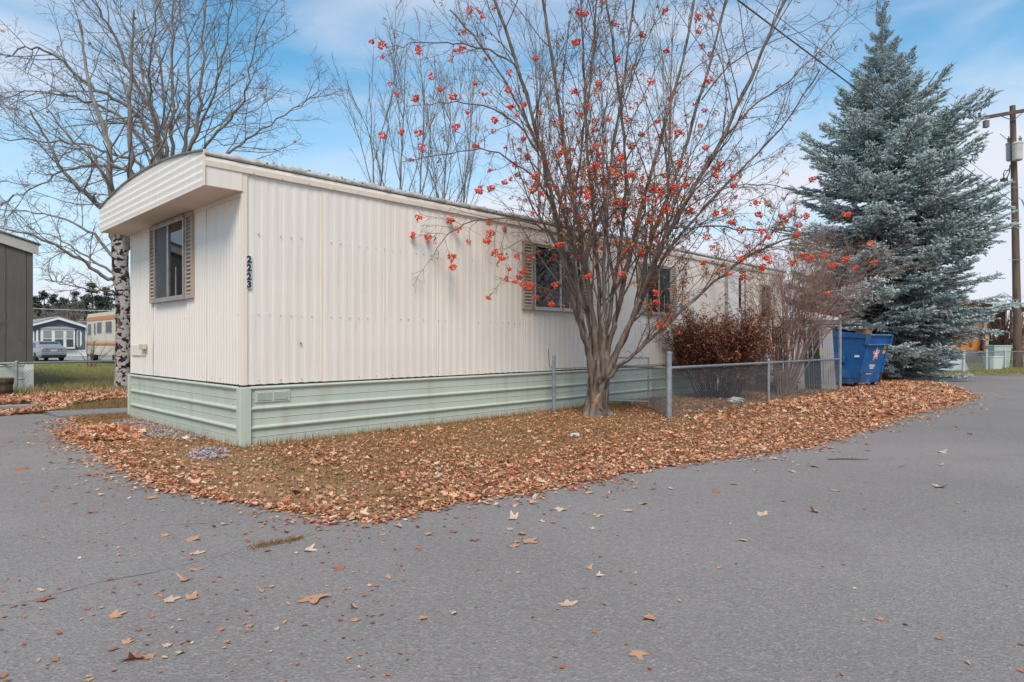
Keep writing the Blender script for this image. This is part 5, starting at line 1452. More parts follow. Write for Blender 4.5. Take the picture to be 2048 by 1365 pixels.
# back fence in front of the grey home and the lawn
BF = [Vector((-16.5, 13.9, 0)), G(33, 783), Vector((-9.2, 17.9, 0))]
bf = empty('back_fence'); tag(bf, 'low chain link fence with grey rail in front of the back lawn', 'fence')
for i in (0, 1, 2): post(bf, BF[i], 0.66, 0.034)
for a, b in ((BF[0], BF[1]), (BF[1], BF[2])):
    MB().tube([a + Vector((0, 0, 0.645)), b + Vector((0, 0, 0.645))], 0.022, 8).build('top_rail', GALV, bf); chain_link(bf, a, b, 0.0, 0.66, pitch=0.075, r=0.0024)

# half barrel planter
bq = G(-4, 791); bar = empty('barrel_planter', bq); tag(bar, 'half barrel wooden planter full of dead leaves at the left edge', 'planter')
ST = mat('barrel_stave', (0.17, 0.115, 0.075), 0.9, col2=(0.10, 0.07, 0.05), scale=8, stretch=(4, 4, 0.5)); r_ = random.Random(9)
for k in range(16):
    a0, a1 = 2 * math.pi * k / 16 + 0.008, 2 * math.pi * (k + 1) / 16 - 0.008
    def q(a, r, z): return (r * math.cos(a), r * math.sin(a), z)
    z1 = 0.36 + r_.gauss(0, 0.004)
    MB().hexa([q(a0, .235, -.02), q(a1, .235, -.02), q(a1, .205, -.02), q(a0, .205, -.02)], [q(a0, .275, z1), q(a1, .275, z1), q(a1, .245, z1), q(a0, .245, z1)]).build('stave', ST, bar)
for z in (0.06, 0.235): MB().lathe([(0.242 + z * 0.11, z), (0.246 + (z + .05) * 0.11, z + 0.05)], sides=24, cap=False).build('hoop', RUST, bar)
MB().lathe([(0.238, 0.29), (0.1, 0.33), (0, 0.335)], sides=16, cap=False).build('soil', mat('leafy_soil', (0.22, 0.11, 0.06), 0.95, col2=(0.08, 0.05, 0.03), scale=30), bar)
# concrete kerb bar
k0, k1 = G(-90, 829), G(76, 821.5)
kd = (k1 - k0).normalized()
kb = MB().box(0, (k1 - k0).length, 0.0, 0.16, -0.02, 0.105, bev=0.018).build('parking_kerb', CONC, loc=(k0.x, k0.y, 0), rot=(0, 0, math.atan2(kd.y, kd.x)))
tag(kb, 'weathered concrete kerb bar among leaves at the left edge', 'kerb')

# ================================================================== far left: blue grey home, car, motorhome, trailer
BLG = mat('slate_blue_siding', (0.105, 0.135, 0.175), 0.7, col2=(0.085, 0.11, 0.145), scale=3, stretch=(8, 8, 0.3))
bc = G(174, 712.0); bh = empty('blue_home', bc, HROT + math.pi)   # +x to the left/near, body at -y
tag(bh, 'slate blue gabled home with white trim and triple window in the far left', 'house')
BW, BL, bz = 4.15, 14.0, 0.52
ez, rz2 = 2.5, 3.2
def bzr(x): return ez + (rz2 - ez) * (1 - abs(x - BW / 2) / (BW / 2))
MB().prism([(0, bz), (BW, bz), (BW, ez), (BW / 2, rz2), (0, ez)], 0, -BL, lambda u, v, w: (u, w, v)).build('wall', BLG, bh)
for q in range(4): bx('skirting_board', WHITEP, bh, 0.0, BW, -0.02, 0.02, q * 0.13 - 0.02, q * 0.13 + 0.105)
bx('skirting_core', WHITEP, bh, 0.02, BW - 0.02, -BL, -0.021, -0.02, bz - 0.002)
for sgn, xa, xb in ((1, -0.28, BW / 2), (-1, BW / 2, BW + 0.28)):
    za_, zb_ = bzr(0) - 0.28 * 0.337 if sgn > 0 else rz2, rz2 if sgn > 0 else bzr(0) - 0.28 * 0.337
    MB().hexa([(xa, 0.005, za_ - 0.14), (xb, 0.005, zb_ - 0.14), (xb, 0.30, zb_ - 0.14), (xa, 0.30, za_ - 0.14)], [(xa, 0.005, za_ + 0.08), (xb, 0.005, zb_ + 0.08), (xb, 0.30, zb_ + 0.08), (xa, 0.30, za_ + 0.08)]).build('gable_trim', WHITEP, bh)
    MB().hexa([(xa, -BL, za_ + 0.085), (xb, -BL, zb_ + 0.085), (xb, 0.33, zb_ + 0.085), (xa, 0.33, za_ + 0.085)], [(xa, -BL, za_ + 0.13), (xb, -BL, zb_ + 0.13), (xb, 0.33, zb_ + 0.13), (xa, 0.33, za_ + 0.13)]).build('roof', mat('pale_shingles', (0.30, 0.30, 0.31), 0.9, col2=(0.22, 0.22, 0.22), scale=14), bh)
bx('corner_board', WHITEP, bh, -0.03, 0.12, -0.1, 0.03, 0.0, ez)
for xe in (-0.24, BW - 0.12): bx('eave_return', WHITEP, bh, xe, xe + 0.36, 0.006, 0.29, ez - 0.22, ez - 0.02)
# bay of three windows and side shutters
bay = MB().box(0.92, 3.25, 0.004, 0.30, 0.62, 2.28).build('bay_window', WHITEP, bh)
MB().hexa([(0.82, 0.0, 2.282), (3.35, 0.0, 2.282), (3.35, 0.40, 2.282), (0.82, 0.40, 2.282)], [(1.5, 0.0, 2.46), (2.7, 0.0, 2.46), (2.7, 0.05, 2.46), (1.5, 0.05, 2.46)]).build('bay_roof', mat('pale_shingles', (0.3, 0.3, 0.31)), bay)
PANEU = mat('blind_pane', (0.26, 0.29, 0.26), 0.2, spec=0.5); PANEL_ = mat('dark_pane', (0.07, 0.08, 0.085), 0.15, spec=0.5)
for x0, x1 in ((1.05, 1.53), (1.75, 2.33), (2.55, 3.11)):
    bx('pane', PANEU, bay, x0, x1, 0.301, 0.315, 1.49, 2.12); bx('pane', PANEL_, bay, x0, x1, 0.301, 0.315, 0.76, 1.41)
for x0, cut in ((0.38, 1), (0.64, 0), (3.40, 0), (3.66, 1)):
    lo_ = 0.25 * cut
    MB().hexa([(x0, 0.004, 0.72 + lo_), (x0 + 0.14, 0.004, 0.72 + (0.25 - lo_) * 0.5), (x0 + 0.14, 0.03, 0.72 + (0.25 - lo_) * 0.5), (x0, 0.03, 0.72 + lo_)], [(x0, 0.004, 2.2 - lo_), (x0 + 0.14, 0.004, 2.2 - (0.25 - lo_) * 0.5), (x0 + 0.14, 0.03, 2.2 - (0.25 - lo_) * 0.5), (x0, 0.03, 2.2 - lo_)]).build('shutter', WHITEP, bh)
MB().lathe([(0.09, 0), (0.09, 2.55), (0.13, 2.56), (0.13, 2.66), (0, 2.70)], c=(-0.35, -0.4, 0), sides=10).build('flue_pipe', TRIMG, bh)

# ---- silver saloon seen from behind
def sedan():
    car = empty('silver_car', G(108, 722.5), HROT + R(9)); car.scale = (0.84, 0.84, 0.84)      # local +y = SD (the way it faces), +x right
    tag(car, 'silver saloon car parked in front of the slate blue home', 'car')
    SIL = mat('silver_car_paint', (0.36, 0.38, 0.42), 0.3, metallic=0.5, col2=(0.33, 0.35, 0.385), scale=2); CG = mat('car_glass', (0.03, 0.036, 0.042), 0.06, spec=0.6)
    # body stations from tail (y=0) to nose: y, half width, z floor, z belt
    st = [(0.0, .78, .42, .92), (0.05, .84, .30, 1.0), (0.35, .88, .24, 1.02), (1.2, .905, .2, 1.0), (2.4, .91, .2, .97), (3.6, .90, .2, .93), (4.4, .86, .22, .82), (4.75, .74, .30, .70), (4.85, .6, .38, .6)]
    mb = MB(); rows = []
    for y, hw, z0, z1 in st:
        rows.append([(-hw * .92, y, z0), (-hw, y, z0 + .16), (-hw, y, (z0 + z1) / 2 + .06), (-hw * .96, y, z1 - .07), (-hw * .86, y, z1), (hw * .86, y, z1), (hw * .96, y, z1 - .07), (hw, y, (z0 + z1) / 2 + .06), (hw, y, z0 + .16), (hw * .92, y, z0)])
    n = 10; b = len(mb.v)
    for r_ in rows: mb.v += r_
    for i in range(len(rows) - 1):
        for k in range(n): mb.f.append((i * n + k, i * n + (k + 1) % n, (i + 1) * n + (k + 1) % n, (i + 1) * n + k))
    mb.f.append(tuple(range(n))); mb.f.append(tuple((len(rows) - 1) * n + k for k in range(n - 1, -1, -1)))
    body = mb.build('body', SIL, car, smooth=False)
    # greenhouse
    cab = [(0.45, .74, 1.01, 1.02), (1.15, .66, 1.0, 1.42), (1.7, .64, 1.0, 1.46), (2.4, .64, .99, 1.45), (2.9, .66, .98, 1.36), (3.75, .76, .93, .95)]
    mb = MB()
    for y, hw, z0, z1 in cab: mb.v += [(-.80, y, z0), (-hw - .02, y, z1 - .05 if z1 > 1.1 else z1), (-hw + .08, y, z1), (hw - .08, y, z1), (hw + .02, y, z1 - .05 if z1 > 1.1 else z1), (.80, y, z0)]
    for i in range(5):
        for k in range(5): mb.f.append((i * 6 + k, i * 6 + k + 1, (i + 1) * 6 + k + 1, (i + 1) * 6 + k))
    mb.build('roof', SIL, car)
    MB().hexa([(-.68, .50, 1.035), (.68, .50, 1.035), (.68, .52, 1.02), (-.68, .52, 1.02)], [(-.57, 1.10, 1.405), (.57, 1.10, 1.405), (.57, 1.12, 1.39), (-.57, 1.12, 1.39)]).build('rear_window', CG, car)
    for s in (-1, 1):
        MB().hexa([(s * .792, 1.0, 1.02), (s * .792, 3.3, 1.0), (s * .80, 3.3, 1.0), (s * .80, 1.0, 1.02)], [(s * .70, 1.35, 1.34), (s * .695, 2.85, 1.33), (s * .705, 2.85, 1.33), (s * .71, 1.35, 1.34)]).build('side_window', CG, car)
        tl = MB().hexa([(s * .42, -.012, .80), (s * .80, .04, .80), (s * .80, .08, .80), (s * .42, .03, .80)], [(s * .46, -.005, .93), (s * .84, .06, .95), (s * .84, .1, .95), (s * .46, .03, .93)]).build('tail_light', mat('tail_light_red', (0.45, 0.015, 0.03), 0.2, spec=0.6), car)
        for y in (.95, 3.85):
            w = MB().lathe([(0.2, -.1), (.31, -.1), (.33, -.07), (.33, .07), (.31, .1), (.2, .1)], sides=18).build('wheel', RUBBER, car, loc=(s * .80, y, .33), rot=(0, R(90), 0))
            MB().lathe([(0.0, -.09), (.2, -.095), (.2, .095), (0, .09)], sides=12).build('rim', GALV, w)
        MB().box(s * .95 - .08, s * .95 + .08, 3.0, 3.1, .98, 1.1, bev=.02).build('mirror', SIL, car)
    bx('bumper', SIL, car, -.80, .80, -.05, .12, .42, .62, bev=.03); bx('lower_valance', RUBBER, car, -.74, .74, -.03, .1, .24, .418)
    bx('licence_plate', mat('plate', (0.55, 0.56, 0.58), 0.5), car, -.2, .2, -.018, -.001, .70, .82); bx('chrome_strip', ALU, car, -.42, .42, -.012, .0, .86, .89)
sedan()

# ---- motorhome
rvn = Vector((-24.5, 36.6, 0)); rv = empty('motorhome', rvn, HROT)    # local y = SD forward (left, far); side facing us is local -x... x = LD
tag(rv, 'cream motorhome with orange stripes parked beyond the birch', 'motorhome')
RVC = mat('rv_cream', (0.62, 0.58, 0.52), 0.5, col2=(0.54, 0.50, 0.44), scale=2); ORG = mat('rv_orange', (0.55, 0.20, 0.06), 0.5); ORB = mat('rv_brown_orange', (0.42, 0.15, 0.07), 0.5)
def rvp(y, z, x): return (x, y, z)
RVL, RVW = 8.0, 2.3
MB().prism([(0.15, 0.45), (-RVL, 0.45), (-RVL, 2.75), (-0.25, 2.75), (0.0, 2.55), (0.12, 1.2)], 0, RVW, rvp).build('body', RVC, rv)
for r0, r1, m_ in ((2.40, 2.56, ORG), (2.32, 2.385, ORB)): bx('stripe', m_, rv, -0.006, -0.001, -RVL, -0.06, r0, r1)
for r0, r1, m_ in ((1.10, 1.20, mat('rv_tan', (0.60, 0.38, 0.18), 0.5)), (0.95, 1.08, ORB)): bx('stripe', m_, rv, -0.006, -0.001, -RVL, 0.08, r0, r1)
RVG = mat('rv_glass', (0.035, 0.03, 0.033), 0.3, spec=0.25)
for y0, y1, z0, z1 in ((-0.12, 0.02, 1.55, 2.15), (-1.0, -0.30, 1.52, 2.2), (-1.95, -1.6, 1.55, 2.22), (-3.2, -2.25, 1.62, 2.25), (-5.2, -4.0, 1.62, 2.25)):
    w = bx('window', ALU, rv, -0.014, -0.001, y0, y1, z0, z1); bx('pane', RVG, w, -0.018, -0.0145, y0 + 0.04, y1 - 0.04, z0 + 0.04, z1 - 0.04)
for i in range(8): bx('locker_door', RVC, rv, -0.010, -0.001, -0.75 - i * 0.8, -0.06 - i * 0.8, 0.50, 0.90)
for y in (-1.1, -5.6):
    for x in (0.12, RVW - 0.12):
        w = MB().lathe([(0.15, -.12), (.36, -.12), (.38, -.09), (.38, .09), (.36, .12), (.15, .12)], sides=18).build('wheel', RUBBER, rv, loc=(x, y, .38), rot=(0, R(90), 0))
bx('bumper', GALV, rv, 0.1, RVW - 0.1, 0.16, 0.28, 0.45, 0.60)
bx('roof_unit', RVC, rv, 0.6, 1.5, -4.0, -3.1, 2.752, 3.0, bev=0.04)

# ---- white and blue trailer with red roof between them
tq = Vector(((182 - 1024) / FPX * 60, 60, 0)); tl_ = empty('white_trailer', tq, HROT + math.pi); tag(tl_, 'white and blue building with red roof between the blue home and motorhome', 'building')
bx('wall', WHITEP, tl_, -1.6, 1.6, -4, 0, 1.05, 2.0); bx('lower_wall', mat('deep_blue_paint', (0.025, 0.05, 0.16), 0.5), tl_, -1.6, 1.6, -4, 0, -0.02, 1.048)
bx('roof', mat('red_metal_roof', (0.33, 0.05, 0.055), 0.5), tl_, -1.7, 1.7, -4.1, 0.1, 2.002, 2.35); w_ = bx('window', WHITEP, tl_, -0.35, 0.55, 0.001, 0.03, 1.25, 1.85); bx('pane', PANEL_, w_, -0.25, 0.45, 0.031, 0.045, 1.32, 1.78)

# ---- far conifers and grey brush
PINEG = mat('pine_foliage', (0.05, 0.07, 0.045), 0.9, attr=True, spec=0.08)
def conifer(px, py_top, Y, wid, seed, label, tone=1.0, group='conifers behind the far homes'):
    rng = random.Random(seed); nr = np.random.default_rng(seed)
    b = Vector(((px - 1024) / FPX * Y, Y, 0)); t = empty('pine_tree', b); tag(t, label, 'tree', group)
    HT = P(px, py_top, Y).z; wm_ = wid / FPX * Y
    MB().tube([(0, 0, -.1), (0.1, 0, HT * .5), (0.0, 0, HT * .97)], [.28, .18, .04], 7).build('trunk', MAPLEB, t)
    locs, sc, col = [], [], []
    for k in range(64):
        z = HT * rng.uniform(0.10, 0.97) ** (0.8 + 0.4 * (seed % 3)); f = z / HT
        rr = wm_ * (0.25 + 0.75 * (1 - f) ** 0.65) * rng.uniform(0.3, 1.0); a = rng.uniform(0, 6.28)
        c = np.array([rr * math.cos(a), rr * math.sin(a), z]); n = 60
        locs.append(c + nr.normal(0, 1, (n, 3)) * np.array([.42, .42, .28]) * (0.5 + 0.7 * (1 - f))); col.append(np.tile(np.array([(0.062, 0.085, 0.060)]) * tone * rng.uniform(.6, 1.35), (n, 1)))
    locs = np.concatenate(locs); col = np.concatenate(col); n = len(locs)
    lv = np.array([(-.5, 0, 0), (.5, 0, 0), (.3, .8, .1), (-.3, .8, .1)]); lf = np.array([(0, 1, 2, 3)])
    V, Q, C = scatter(lv, lf, locs, rot_np(nr.uniform(0, 6.3, n), nr.normal(0, .5, n), nr.normal(0, .6, n)), nr.uniform(.16, .32, n), col)
    link('crown', np_mesh('crown', V, [Q], cols=C), PINEG, t)['kind'] = 'stuff'
for i, (px, py, w_, lb) in enumerate(((70, 590, 17, 'dark conifer half hidden by the grey home edge'), (88, 578, 21, 'broad round topped conifer above the blue home left eave'), (106, 588, 16, 'conifer over the blue home gable peak'),
        (128, 595, 13, 'slim short conifer in the gap over the blue home right eave'), (152, 580, 14, 'pointed conifer left of the tall dense pair'), (184, 566, 22, 'tallest dense conifer left of the birch trunk'),
        (213, 573, 17, 'open topped conifer just left of the birch trunk'), (234, 580, 16, 'conifer partly behind the birch trunk'), (168, 592, 15, 'short conifer filling the gap left of the tallest one'), (198, 590, 16, 'lower conifer between the two tallest ones'),
        (118, 604, 15, 'low dark conifer right behind the gable peak'), (78, 603, 15, 'low conifer next to the grey home edge'), (142, 606, 14, 'low bushy conifer behind the blue home right eave'))):
    conifer(px, py, 112 + (i % 3) * 9, w_, 400 + i, lb, 1.0 + 0.18 * (i % 3))
# brush: low grey brown thicket
def thicket(name, label, pts, seed, h, col, n_each=14, group=None):
    rng = random.Random(seed); P_, W_ = [], []
    for q in pts:
        for k in range(n_each):
            p0 = q + Vector((rng.gauss(0, 1.0), rng.gauss(0, 1.0), -0.05)); P_.append(path_from(p0, Vector((rng.gauss(0, .35), rng.gauss(0, .35), 1)), h * rng.uniform(.6, 1.1), .06, .012, 6, .1, .02, rng))
    l2 = sprout(P_, 8, rng, .2, 1, ang=(20, 55), ratio=(.25, .5), rr=.5, seg=4, wander=.12, rmin=.022)
    l3 = sprout(l2, 4, rng, .2, 1, ang=(20, 55), ratio=(.35, .6), rr=.6, seg=3, wander=.12, rmin=.016)
    m = mat('thicket_' + name, col, 0.95, spec=0.05)
    o = branch_obj(name, P_ + l2 + l3, 3, m, None); tag(o, label, 'thicket', kind='stuff'); return o
thicket('thicket', 'grey brown bare thicket behind the slate blue home', [Vector(((px - 1024) / FPX * 92, 92, 0)) for px in range(50, 270, 9)], 5, 6.6, (0.23, 0.19, 0.18), 9)

# ================================================================== far right: orange house with porch
OY = 36.0
oh = empty('orange_house', Vector(((1962 - 1024) / FPX * OY, OY, 0)), R(-8)); tag(oh, 'orange house with covered porch and turf covered deck behind the spruce', 'house')
ORW = mat('orange_wall', (0.50, 0.20, 0.05), 0.7, col2=(0.42, 0.16, 0.04), scale=3); DWD = mat('dark_porch_wood', (0.06, 0.04, 0.032), 0.8); TIM = mat('tan_timber', (0.34, 0.20, 0.11), 0.8)
def oz(py): return CAM_H + (HORIZON - py) / FPX * OY
bx('wall', ORW, oh, -5.0, -0.05, 0.0, 5.0, oz(705), oz(600))
bx('base_wall', mat('grey_block', (0.16, 0.16, 0.17), 0.9), oh, -5.0, -0.06, -0.06, 5.0, -0.02, oz(700))
bx('belt_board', mat('brown_belt', (0.16, 0.07, 0.03), 0.8), oh, -5.0, -0.05, -0.05, -0.001, oz(670), oz(667))
for x0 in (-0.62, -1.2, -1.9): bx('batten', mat('brown_belt', (0.16, 0.07, 0.03)), oh, x0, x0 + 0.16, -0.045, -0.001, oz(693), oz(671))
bx('back_wall', mat('porch_wall', (0.13, 0.085, 0.06), 0.8), oh, -0.04, 3.0, 2.4, 2.6, 0.0, oz(615))
MB().hexa([(-0.7, -0.5, oz(607)), (3.1, -0.5, oz(618)), (3.1, 4, oz(612)), (-0.7, 4, oz(600))], [(-0.7, -0.5, oz(604)), (3.1, -0.5, oz(615)), (3.1, 4, oz(609)), (-0.7, 4, oz(597))]).build('porch_roof', mat('roof_edge_white', (0.40, 0.40, 0.42), 0.7), oh)
bx('porch_beam', DWD, oh, -0.05, 3.0, -0.35, -0.2, oz(625), oz(617))
for x0, m_ in ((-0.06, TIM), (1.12, WHITEP), (2.55, DWD)): bx('porch_post', m_, oh, x0, x0 + 0.14, -0.38, -0.24, 0.3, oz(618))
dk = bx('deck', TIM, oh, 0.0, 3.0, -0.4, 2.38, oz(697), oz(693)); bx('deck_skirt', mat('turf_green', (0.018, 0.085, 0.02), 0.95, col2=(0.03, 0.12, 0.03), scale=20), oh, 0.02, 1.25, -0.46, -0.402, -0.02, oz(690)); bx('turf', mat('turf_green', (0.018, 0.085, 0.02)), oh, 0.0, 1.3, -0.45, 2.0, oz(692.6), oz(690))
MB().hexa([(-0.45, -1.3, oz(716)), (-0.30, -1.3, oz(716)), (-0.30, -1.2, oz(716)), (-0.45, -1.2, oz(716))], [(0.0, -0.4, oz(662)), (0.15, -0.4, oz(662)), (0.15, -0.3, oz(662)), (0.0, -0.3, oz(662))]).build('stair_rail', TIM, oh)
MB().hexa([(-0.42, -1.3, 0), (-0.33, -1.3, 0), (-0.33, -1.2, 0), (-0.42, -1.2, 0)], [(-0.42, -1.3, oz(690)), (-0.33, -1.3, oz(690)), (-0.33, -1.2, oz(690)), (-0.42, -1.2, oz(690))]).build('stair_post', TIM, oh)
for i in range(3): bx('stair_tread', TIM, oh, -0.55, 0.9, -0.75 - i * 0.25, -0.5 - i * 0.25, oz(702) - i * 0.2 - 0.04, oz(702) - i * 0.2)
bx('yard_rubble', mat('dark_rubble', (0.05, 0.05, 0.055), 0.9, col2=(0.12, 0.12, 0.12), scale=10), oh, -1.6, -0.4, -1.2, -0.5, -0.02, 0.35)
ow = oh.matrix_world
def owp(x, y, z): return Matrix.Translation(oh.location) @ Matrix.Rotation(R(-8), 4, 'Z') @ Vector((x, y, z))
PLW = mat('white_plastic', (0.62, 0.63, 0.66), 0.5)
dz = oz(690)
ch = empty('plastic_chair', owp(0.72, 0.25, dz), R(160)); tag(ch, 'white plastic garden chair on the turf covered porch deck', 'chair')
bx('seat', PLW, ch, -.25, .25, -.25, .25, .40, .43, bev=.01); bx('backrest', PLW, ch, -.25, .25, .23, .27, .45, .88, bev=.012)
for sx in (-1, 1):
    bx('armrest', PLW, ch, sx * .27 - .03, sx * .27 + .03, -.25, .25, .62, .65)
    for sy in (-1, 1): MB().hexa([(sx * .30 - .03, sy * .28 - .02, 0), (sx * .30 + .03, sy * .28 - .02, 0), (sx * .30 + .03, sy * .28 + .02, 0), (sx * .30 - .03, sy * .28 + .02, 0)], [(sx * .25 - .025, sy * .24 - .02, .62), (sx * .25 + .025, sy * .24 - .02, .62), (sx * .25 + .025, sy * .24 + .02, .62), (sx * .25 - .025, sy * .24 + .02, .62)]).build('leg', PLW, ch)
app = empty('white_appliance', owp(0.62, 1.3, dz), R(-8)); tag(app, 'tall white appliance behind the plastic chair on the porch', 'appliance')
bx('body', PLW, app, -.33, .33, -.3, .3, .04, 1.25, bev=.02); bx('door', PLW, app, -.32, .32, -.325, -.302, .08, .85, bev=.006); bx('handle', GALV, app, .22, .26, -.35, -.326, .5, .75)
bb = empty('blue_bin', owp(0.25, 0.75, dz), R(-8)); tag(bb, 'dark blue bin on the porch beside the plastic chair', 'bin')
MB().hexa([(-.22, -.22, 0), (.22, -.22, 0), (.22, .22, 0), (-.22, .22, 0)], [(-.28, -.28, .68), (.28, -.28, .68), (.28, .28, .68), (-.28, .28, .68)]).build('body', mat('navy_plastic', (0.012, 0.03, 0.11), 0.4), bb); bx('lid', mat('navy_plastic', (0.012, 0.03, 0.11)), bb, -.3, .3, -.3, .3, .682, .73, bev=.015)

# fence, cabinets and tub by the pole
RF = [G(1927, 745), G(1973, 741), G(2010, 737.5), Vector((27.5, 28.5, 0))]
rf = empty('yard_fence'); tag(rf, 'low chain link fence with pale posts in front of the orange house', 'fence')
for i, q in enumerate(RF[:3]): post(rf, q, 0.80, 0.06 if i == 0 else 0.045, m=mat('pale_post', (0.42, 0.46, 0.47), 0.6))
L0 = Vector((12.3, 23.6, 0))
for a, b in zip(RF[:-1], RF[1:]):
    MB().tube([a + Vector((0, 0, 0.74)), b + Vector((0, 0, 0.74))], 0.02, 6).build('top_rail', GALV, rf); chain_link(rf, a, b, 0.02, 0.74, pitch=0.09, r=0.003)
for nm, px, py, Y, w_, h_, lb in (('utility_cabinet', 1997, 0, 28.5, 0.34, 0.95, 'pale green utility cabinet behind the far right fence'), ('plastic_tub', 1986, 0, 26.6, 0.26, 0.50, 'small pale plastic tub standing by the utility cabinet')):
    q = Vector(((px - 1024) / FPX * Y, Y, 0)); c = empty(nm, q, R(-10)); tag(c, lb, 'cabinet' if nm[0] == 'u' else 'tub')
    mm = mat('pale_green_metal', (0.40, 0.48, 0.45), 0.6) if nm[0] == 'u' else mat('pale_tub', (0.50, 0.56, 0.55), 0.6)
    MB().hexa([(-w_ * .85, -w_ * .8, -.02), (w_ * .85, -w_ * .8, -.02), (w_ * .85, w_ * .8, -.02), (-w_ * .85, w_ * .8, -.02)], [(-w_, -w_, h_), (w_, -w_, h_), (w_, w_, h_), (-w_, w_, h_)]).build('body', mm, c)
    bx('lid', mm, c, -w_ * 1.06, w_ * 1.06, -w_ * 1.06, w_ * 1.06, h_ + .002, h_ + .05, bev=.012)
# white tarp low behind the spruce foot
q = G(1893, 742); tp = MB().hexa([(-.7, -.3, 0), (.7, -.3, 0), (.7, .3, 0), (-.7, .3, 0)], [(-.6, -.2, .42), (.55, -.22, .46), (.6, .2, .5), (-.6, .25, .44)]).build('storage_box', mat('pale_blue_plastic', (0.40, 0.45, 0.52), 0.5), loc=q); tag(tp, 'pale storage box on the lawn behind the lowest spruce bough', 'box')
# bare reddish trees beyond
def bare(name, label, px, Y, h, seed, col, group, n=7):
    rng = random.Random(seed); b = Vector(((px - 1024) / FPX * Y, Y, 0)); t = empty(name, b); tag(t, label, 'tree', group)
    tr = path_from(Vector((0, 0, -.05)), Vector((rng.gauss(0, .05), 0, 1)), h * .35, .14, .10, 5, .04, .05, rng); m = mat('bark_' + name, col, .95, spec=.08)
    l1 = sprout([tr], n, rng, .3, 1, ang=(15, 50), ratio=(1.3, 1.9), rr=.7, seg=7, wander=.08, up=.04, rmin=.03, taper=.15)
    branch_obj('trunk', [tr], 8, m, t); l2 = sprout(l1, 9, rng, .15, 1, ang=(20, 55), ratio=(.3, .55), rr=.5, seg=5, wander=.1, up=.02, rmin=.015)
    l3 = sprout(l2, 6, rng, .15, 1, ang=(20, 60), ratio=(.3, .6), rr=.55, seg=4, wander=.13, rmin=.008); branch_obj('limbs', l1 + l2, 4, m, t, kind='stuff'); branch_obj('twigs', l3, 3, m, t, kind='stuff')
bare('plum_tree', 'reddish bare tree in front of the orange house porch', 1998, 31, 3.3, 601, (0.15, 0.085, 0.075), 'bare trees at the far right', 9)
for i, (px, Y, h, lb) in enumerate(((1975, 62, 6.2, 'mauve bare tree above the porch roof'), (2010, 58, 6.0, 'mauve bare tree just left of the utility pole'), (2046, 60, 6.6, 'mauve bare tree at the far right edge'), (1940, 66, 5.6, 'mauve bare tree half hidden by the spruce boughs'), (2075, 48, 6.5, 'bare tree reaching in from the right edge beyond the pole'))):
    bare('far_tree', lb, px, Y, h, 610 + i, (0.20, 0.14, 0.135), 'bare trees at the far right', 8)
thicket('thicket', 'mauve bare thicket on the horizon behind the orange house', [Vector(((px - 1024) / FPX * 75, 75, 0)) for px in range(1560, 2180, 26)], 6, 4.2, (0.19, 0.14, 0.14), 6)
# reddish weeds round the foot of the pole
shrub('pole_weeds', 'rusty dead weeds round the foot of the utility pole', ub + Vector((0.25, -0.5, 0)), 22, 1.1, 0.35, 305, mat('rust_weed', (0.17, 0.07, 0.045), .95), r0=.012, l3n=3, leaf=[(0.22, 0.08, 0.05)], leaf_n=300, cat='weeds')
# ================================================================== lawn strip, leaves, gravel, litter
nr = np.random.default_rng(77)
ISL = [(p.x, p.y) for p in EDGE_R] + [tuple(G(1900, 772)[:2]), tuple(G(1838, 760)[:2]), (11.2, 19.5), (8.5, 19.0), tuple(H(LH + 0.5, 0)[:2]), tuple(H(0, 0)[:2]), tuple(H(0, W)[:2])] + [tuple(G(262, 832)[:2]), tuple(G(150, 835)[:2])]
SOIL = mat('leafy_lawn_soil', (0.34, 0.19, 0.105), 0.95, col2=(0.23, 0.155, 0.075), scale=2.2, bump=0.7, bscale=60, detail=8)
sheet('lawn', ISL, -0.004, SOIL)
EDG = np.array([(p.x, p.y) for p in EDGE_R])
def edge_dist(x, y):
    out = np.empty(len(x))
    for i in range(0, len(x), 4000):
        d = (x[i:i + 4000, None] - EDG[None, :, 0]) ** 2 + (y[i:i + 4000, None] - EDG[None, :, 1]) ** 2
        out[i:i + 4000] = np.sqrt(d.min(axis=1))
    return out
def patch(x, y, f=1.0, s=0):
    return (np.sin(x * 1.7 * f + 1.3 + s) * np.cos(y * 1.3 * f + 0.4 + s) + np.sin(x * 3.9 * f + y * 2.7 * f + s) * 0.6 + np.sin(x * 7.1 * f - y * 6.3 * f + 2 * s) * 0.35) / 1.95
def inside_home(x, y):
    t = (x - CORNER.x) * LD.x + (y - CORNER.y) * LD.y; s = (x - CORNER.x) * SD.x + (y - CORNER.y) * SD.y
    return (t > -0.05) & (t < LH) & (s > -0.06) & (s < W + .05), t, s
def sample(poly, n):
    xs = [p[0] for p in poly]; ys = [p[1] for p in poly]
    x = nr.uniform(min(xs), max(xs), n); y = nr.uniform(min(ys), max(ys), n)
    ok = in_poly(x, y, poly); ih, t, s = inside_home(x, y); ok &= ~ih
    return x[ok], y[ok]
LEAFT = [leaf_template(seed=s, curl=c, fold=f) for s, c, f in ((1, .25, .2), (2, .5, .1), (3, .15, .35), (4, .6, .25), (5, .35, -.2), (6, .7, .1))]
